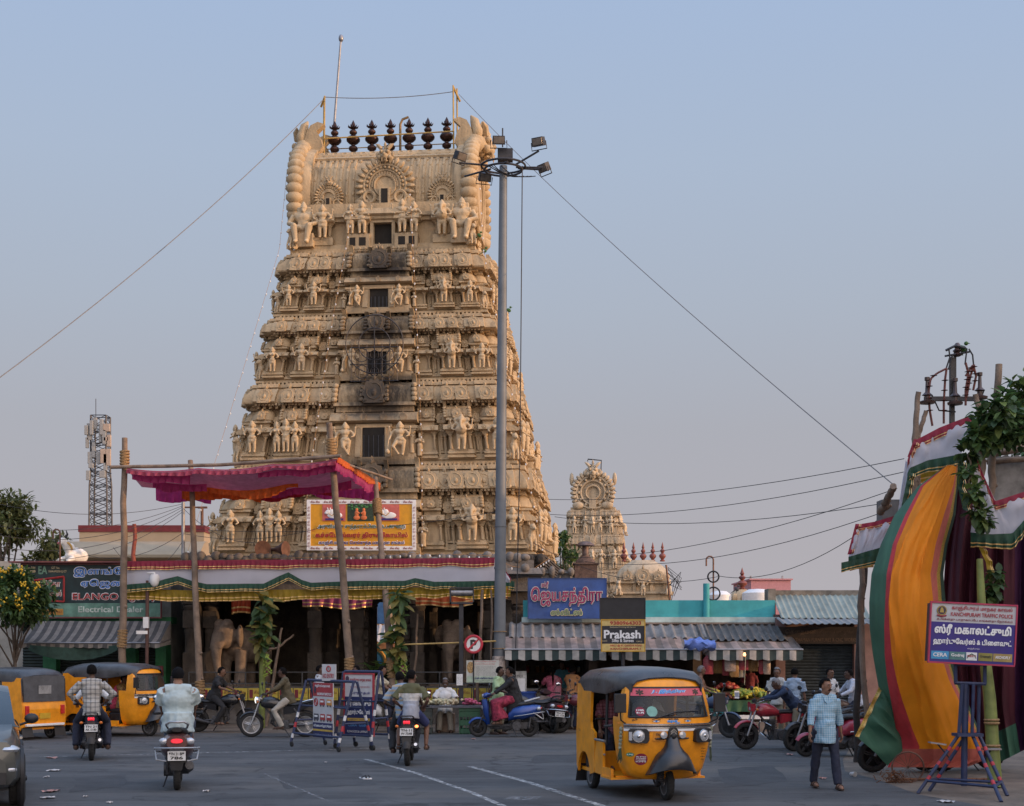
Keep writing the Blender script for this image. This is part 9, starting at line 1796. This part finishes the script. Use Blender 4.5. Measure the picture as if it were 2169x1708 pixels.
# ---------------------------------------------------------------- police sign on its stand, right foreground
Yp=21.4; pc=P(2060,1343,Yp); t=thing('police_sign','traffic police sponsor sign box on a navy tubular stand','signboard',G(2052,1690)); o0=t.location
bx_=bpy.data.objects.new('sign_box',None)
w,h=176*Yp/F,124*Yp/F; hw_,hh_=w/2,h/2; sb=MB(); sb.bx(-hw_,hw_,0,.28,-hh_,hh_); Rm=M.Translation(pc-o0)@M.Rotation(R(-3),4,'Z')@M.Rotation(R(2.8),4,'Y')
s=sb.build('sign_box',mat('sign_box_dark',(.04,.025,.035),.5),t); s.matrix_local=Rm
def on(o): o.parent=s; return o
plate(s,'white_panel',-hw_,hw_,.16,hh_,-.006,.006,WB); plate(s,'blue_panel',-hw_,hw_,-hh_,.16,-.006,.006,mat('deep_blue_panel',(.03,.02,.2),.4,var=.08))
b=MB(); b.bx(-hw_-.02,hw_+.02,-.025,.04,hh_,hh_+.025); b.bx(-hw_-.02,hw_+.02,-.025,.04,-hh_-.025,-hh_); b.bx(-hw_-.022,-hw_,-.025,.04,-hh_,hh_); b.bx(hw_,hw_+.022,-.025,.04,-hh_,hh_); b.build('red_frame',mat('frame_red',(.4,.03,.08),.45),s)
lettering(s,'காஞ்சிபுரம் மாநகர காவல்',.12,.375,.9,.085,HDR,bold=.03); lettering(s,'KANCHIPURAM TRAFFIC POLICE',.12,.285,.92,.062,HDR,bold=.03); lettering(s,'உங்களது பாதுகாப்பே எங்களது நோக்கம்',.02,.2,1.12,.05,MAROON,bold=.02)
lettering(s,'ஸ்ரீ மகாலட்சுமி',0,.045,1.14,.175,WL,bold=.05); lettering(s,'ஹார்டுவேர்ஸ் & பிளைவுட்',0,-.135,1.16,.12,WL,bold=.04); lettering(s,'காஞ்சிபுரம்',.02,-.225,.18,.03,WL)
for (x0,x1,m_,tx_,tm,th) in ((-.6,-.34,mat('logo_cyan',(.05,.3,.55),.45),'CERA',WL,.06),(-.33,-.09,mat('logo_slate',(.08,.2,.2),.45),'Godrej',WL,.06),(-.08,.08,WHITE,'BEST',HDR,.03),(.1,.31,mat('logo_olive',(.25,.22,.05),.45),'Greenply',BKL,.05),(.32,.6,mat('logo_gold',(.35,.25,.08),.45),'ARCHIDPLY',SKYL if False else WL,.045)):
    plate(s,'sponsor_patch',x0,x1,-.4,-.28,-.012,.006,m_); lettering(s,tx_,(x0+x1)/2,-.335,(x1-x0)*.8,th,tm,y=-.014,bold=.03)
b=MB(); b.T=M.Translation((0,-.014,-.34)); b.prism([(-.07,-.03),(-.055,.012),(0,.045),(.055,.012),(.07,-.03),(.06,-.03),(.05,.005),(0,.03),(-.05,.005),(-.06,-.03)],-.004,.002); b.build('roof_logo',GCR,s)
b=MB(); b.T=M.Translation((-.475,-.01,.33)); b.lathe([(.075,0),(.075,.004)],20,(0,0,0),axis=(0,-1,0),m=0); b.ring((0,-.006,0),.066,.007,(0,1,0),20,4,1); b.prism([(-.03,-.03),(.03,-.03),(.018,.035),(.0,.05),(-.018,.035)],-.012,-.004,1); b.tube([(-.07,-.008,-.07),(0,-.008,-.088),(.07,-.008,-.07)],.012,5,2); b.build('police_crest',[MATS['crest_dark'],mat('crest_gold',(.45,.32,.08),.5),HDR],s)
def q(u,v,dy=0): return P(u,v,Yp+dy)-o0
b=MB(); [b.tube([q(*a),q(*c_)],.028,6) for a,c_ in (((2024,1406,.1),(2024,1447,.1)),((2086,1406,.1),(2086,1449,.1)),((2022,1447,.1),(2088,1449,.1)),((2022,1408,.1),(2088,1408,.1)))]
for u0,u1,dy in ((2038,2031,0),(2050,2047,.15),(2062,2059,0),(2074,2072,.15)): b.tube([q(u0,1449,dy),q(u1,1556,dy)],.026,7)
b.bx(*[q(2024,0).x,q(2079,0).x],-.1+.0-(o0.y-Yp)*1,.2-(o0.y-Yp),q(0,1560).z,q(0,1554).z); b.tube([q(2044,1450,.07),q(2042,1665,.07)],.05,8); b.build('mast_frame',BLU,t)
def gq(u,v): return G(u,v)-o0
for (u0,dy),(gu,gv) in (((2030,0),(1944,1681)),((2046,.1),(1968,1676)),((2060,0),(2121,1699)),((2074,.12),(2134,1686))):
    a,c_=q(u0,1558,dy),gq(gu,gv); l=MB(); l.tube([a,c_],.028,8,0); [l.tube([a.lerp(c_,f),a.lerp(c_,f+.06)],.031,8,1) for f in (.2,.45,.7)]; l.build('leg',[BLU,RDT],t)
b=MB(); pts=[gq(*g) for g in ((1944,1681),(2121,1699),(2134,1686),(1968,1676))]; tops=[q(2030,1558),q(2060,1558),q(2074,1558,.12),q(2046,1558,.1)]; mids=[a.lerp(c_,.78) for a,c_ in zip(tops,pts)]; [b.tube([mids[i],mids[(i+1)%4]],.024,6) for i in range(4)]; b.build('cross_brace',BLU,t)
b=MB(); c_=q(1985,1575); b.box(c_+V((0,0,0)),(.24,.14,.02),0,M.Rotation(R(8),3,'Y')); b.tube([c_,q(2010,1605)],.012,5,1); c_=q(2100,1587,.05); b.box(c_,(.26,.16,.02),0); b.tube([c_,q(2085,1610)],.012,5,1); b.build('side_tray',[STEEL,DARKSTEEL],t)
# green ended tube lying by the poles, wheel rim, coir, litter
b=MB(); a=G(1822,1600)+V((0,0,.35)); b.tube([a,a+V((.5,.3,.02))],.07,12,0); b.tube([a,a+V((.12,.072,.005))],.072,12,1); tag(b.build('cardboard_tube',[mat('tube_green',(.02,.1,.07),.4),mat('tube_gold',(.4,.3,.1),.4)]),'green and gold tube poking out under the loose sari end','tube')
o=MB().bx(-.16,.2,-.1,.25,0,.28).build('stone_block',STONE2,bev=.03); o.location=G(1832,1603); tag(o,'low stone block under the green and gold tube','block')
t=thing('bicycle_wheel','bare rusty bicycle wheel leaning under the sari hem','wheel',G(1923,1658)); b=MB(); b.ring((0,.0,.25),.25,.014,(.2,1,.1),24,6); [b.tube([(0,0,.25),(.24*cos(a),-.03*cos(a),.25+.24*sin(a))],.004,3) for a in [2*PI*i/14 for i in range(14)]]; b.build('rim',RUST,t)
random.seed(31); b=MB(); c=G(1895,1658)
for k in range(90): p=c+V((random.gauss(0,.1),random.gauss(0,.06),abs(random.gauss(.07,.05)))); b.tube([p,p+rv()*.09],.008,3)
tag(b.build('coir_heap',mat('coir',(.16,.07,.035),.95,var=.4)),'heap of brown coir fibre on the dirt under the sari hem','coir',kind='stuff'); 
b=MB(); c=G(1990,1655); [b.tube([c+V((x_*.12,random.gauss(0,.03),.03)),c+V((x_*.12+.16,random.gauss(0,.04),.03))],.02,4) for x_ in range(-6,7)]; tag(b.build('coir_rope',MATS['coir']),'length of brown coir rope on the dirt behind the sign stand','rope')
def scrap(u,v,w,m,lab,g=None,n=5,name='paper_scrap'):
    random.seed(int(u*3+v)); b=MB(); b.grid(lambda a,c:((a-.5)*w,(c-.5)*w*.7,.006+.03*random.random()),n,n,sm=False); o=b.build(name,m); o.location=G(u,v); o.rotation_euler=(0,0,u); tag(o,lab,'litter',g)
PAP=mat('crumpled_paper',(.5,.47,.45),.8); PAPR=mat('stained_paper',(.45,.25,.22),.8)
for u,v,w,m in ((110,1607,.2,PAPR),(113,1634,.22,PAP),(98,1648,.1,PAP),(108,1678,.24,PAPR),(101,1692,.2,PAP),(180,1690,.07,PAP),(232,1702,.08,PAP),(438,1678,.12,PAP)): scrap(u,v,w,m,'small crumpled paper scrap on the left side of the road','paper scraps on the left of the road')
for u,v,w,lab in ((1673,1600,.16,'orange stained paper scrap behind the walking man'),(1743,1651,.12,'small brown paper scrap left of the paper cup'),(2003,1700,.24,'crumpled wrapper in front of the sign stand'),(1003,1567,.1,'small brown scrap near the blue scooter front wheel'),(690,1617,.06,'tiny white scrap in front of the barricades')): scrap(u,v,w,PAPR if 'brown' in lab or 'orange' in lab else PAP,lab)
o=MB().lathe([(.03,0),(.045,.11)],14).build('paper_cup',PAP); o.location=G(1802,1645)+V((0,0,.045)); o.rotation_euler=(R(90),0,.5); tag(o,'paper cup lying on the dirt edge right of the walking man','cup')
for k,(u,rz) in enumerate(((771,.5),(779,.3))):
    b=MB(); b.loft([[(x_,y_,z_) for x_,y_ in ((-.035,.13),(.035,.13),(.045,0),(.05,-.1),(.0,-.14),(-.05,-.1),(-.042,0))] for z_ in (0,.02)],0,sm=False); b.tube([(-.045,.0,.02),(0,-.08,.06),(.045,.0,.02)],.012,5,1); b.tube([(0,-.08,.06),(0,-.11,.02)],.01,5,1); o=b.build('slipper',[WHITE,BLACK]); o.location=G(u,1650); o.rotation_euler=(0,0,rz); tag(o,('left' if k==0 else 'right')+' white slipper of the pair lying on the open road','slipper')
# security camera and boxes by the left poles
t=thing('camera_pole','brown metal pole with white security cameras left of the hall','camera pole',(X(310,38.9),38.9,0)); b=MB(); b.tube([(0,0,0),(.03,0,Z(1230,38.9))],.05,8); b.build('pole',mat('brown_pole',(.1,.05,.04),.7),t)
b=MB(); z=Z(1222,38.9); b.tube([(.02,0,z+.1),(.25,-.1,z+.1),(.25,-.1,z)],.03,6); b.lathe([(.1,.06),(.13,0),(.13,-.12),(.11,-.2),(.06,-.27),(0,-.29)],14,(.25,-.1,z)); b.build('dome_camera',WHITE,t); b=MB(); z=Z(1340,38.9); b.box((-.1,-.1,z),(.3,.09,.09),0,M.Rotation(.4,3,'Z')); b.bx(-.06,.08,-.12,0,z+.12,z+.42); b.build('bullet_camera',WHITE,t)
for u,v,w,h,lab,m in ((285,1420,.42,.36,'white printed box on the ground behind the open sided rickshaw',WHITE),(334,1422,.3,.3,'dark red meter box fixed right of the green shutters',mat('meter_red',(.14,.03,.04),.5))):
    o=MB().bx(-w/2,w/2,-.08,.08,-h/2,h/2).build('meter_box',m,bev=.015); o.location=P(u,v,40.3); tag(o,lab,'box'); MB().bx(-.03,.03,0.09,.13,-o.location.z,0).build('bracket',DARKSTEEL,o)
# ================================================================ daylight and camera
SUNEL=R(8.5); SUNAZ=R(104)   # clockwise from +Y
W=bpy.data.worlds.new('World'); SC.world=W; W.use_nodes=True; nt=W.node_tree; L=nt.links.new; bg=nt.nodes['Background']
sk=nd(nt,'ShaderNodeTexSky'); sk.sky_type='NISHITA'; sk.sun_disc=False; sk.sun_elevation=SUNEL; sk.sun_rotation=SUNAZ; sk.air_density=1.; sk.dust_density=1.; sk.ozone_density=2.
# dusty evening air: the sky model blended with a measured blue-to-lavender gradient, brighter overhead and towards the low sun
tc=nd(nt,'ShaderNodeTexCoord'); sp=nd(nt,'ShaderNodeSeparateXYZ'); L(tc.outputs['Generated'],sp.inputs[0])
rp=nd(nt,'ShaderNodeValToRGB'); el=rp.color_ramp.elements
SKY=[(0,(183,178,185)),(.07,(179,175,182)),(.15,(176,177,186)),(.23,(176,185,200)),(.32,(175,190,212)),(.41,(170,190,220)),(.6,(157,184,221)),(1,(140,172,216))]
el[0].position=0; el[0].color=(*rgb(*SKY[0][1]),1); el[1].position=1; el[1].color=(*rgb(*SKY[-1][1]),1)
for z,cc in SKY[1:-1]:
    e=el.new(z); e.color=(*rgb(*cc),1)
L(sp.outputs[2],rp.inputs[0])
def mth(op,a,b=None,c=None):
    n=nd(nt,'ShaderNodeMath',operation=op)
    for i,q in enumerate((a,b,c)):
        if q is None: continue
        if isinstance(q,(int,float)): n.inputs[i].default_value=q
        else: L(q,n.inputs[i])
    return n.outputs[0]
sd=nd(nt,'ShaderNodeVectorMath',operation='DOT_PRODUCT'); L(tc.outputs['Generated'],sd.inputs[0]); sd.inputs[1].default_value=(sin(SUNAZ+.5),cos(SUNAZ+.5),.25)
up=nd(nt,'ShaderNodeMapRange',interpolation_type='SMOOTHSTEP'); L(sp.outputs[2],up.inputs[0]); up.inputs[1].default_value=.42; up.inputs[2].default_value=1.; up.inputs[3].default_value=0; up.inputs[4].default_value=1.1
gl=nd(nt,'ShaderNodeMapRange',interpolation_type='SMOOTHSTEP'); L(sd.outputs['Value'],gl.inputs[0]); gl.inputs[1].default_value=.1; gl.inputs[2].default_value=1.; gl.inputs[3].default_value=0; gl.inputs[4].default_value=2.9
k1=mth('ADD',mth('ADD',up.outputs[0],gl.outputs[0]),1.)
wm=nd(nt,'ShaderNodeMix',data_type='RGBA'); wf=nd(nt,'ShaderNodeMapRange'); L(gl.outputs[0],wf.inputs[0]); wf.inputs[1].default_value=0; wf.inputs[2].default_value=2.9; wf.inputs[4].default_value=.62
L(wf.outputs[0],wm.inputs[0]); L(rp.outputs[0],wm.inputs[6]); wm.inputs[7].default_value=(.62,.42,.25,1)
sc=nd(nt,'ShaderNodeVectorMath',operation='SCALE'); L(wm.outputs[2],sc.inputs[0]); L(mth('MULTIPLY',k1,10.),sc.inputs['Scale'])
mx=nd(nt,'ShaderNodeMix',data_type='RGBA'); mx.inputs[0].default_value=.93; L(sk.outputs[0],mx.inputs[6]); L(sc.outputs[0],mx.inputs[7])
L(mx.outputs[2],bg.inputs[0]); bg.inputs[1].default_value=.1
d=V((sin(SUNAZ)*cos(SUNEL),cos(SUNAZ)*cos(SUNEL),sin(SUNEL)))
s=bpy.data.lights.new('sun','SUN'); s.energy=2.9; s.angle=R(.55); s.color=(1,.58,.29)
so=bpy.data.objects.new('sun',s); COL.objects.link(so); so.rotation_euler=d.to_track_quat('Z','Y').to_euler()
c=bpy.data.cameras.new('camera'); c.sensor_width=36; c.lens=F/2169*36; c.shift_y=(VH-854)/2169; c.clip_end=3000; c.clip_start=.1
co=bpy.data.objects.new('camera',c); COL.objects.link(co); co.location=(0,0,EYE); co.rotation_euler=(R(90),0,0); SC.camera=co
SC.view_settings.view_transform='Standard'; SC.view_settings.look='None'; SC.view_settings.exposure=0.
SC.cycles.max_bounces=6; SC.cycles.transparent_max_bounces=12
bpy.data.scenes.remove(TS)
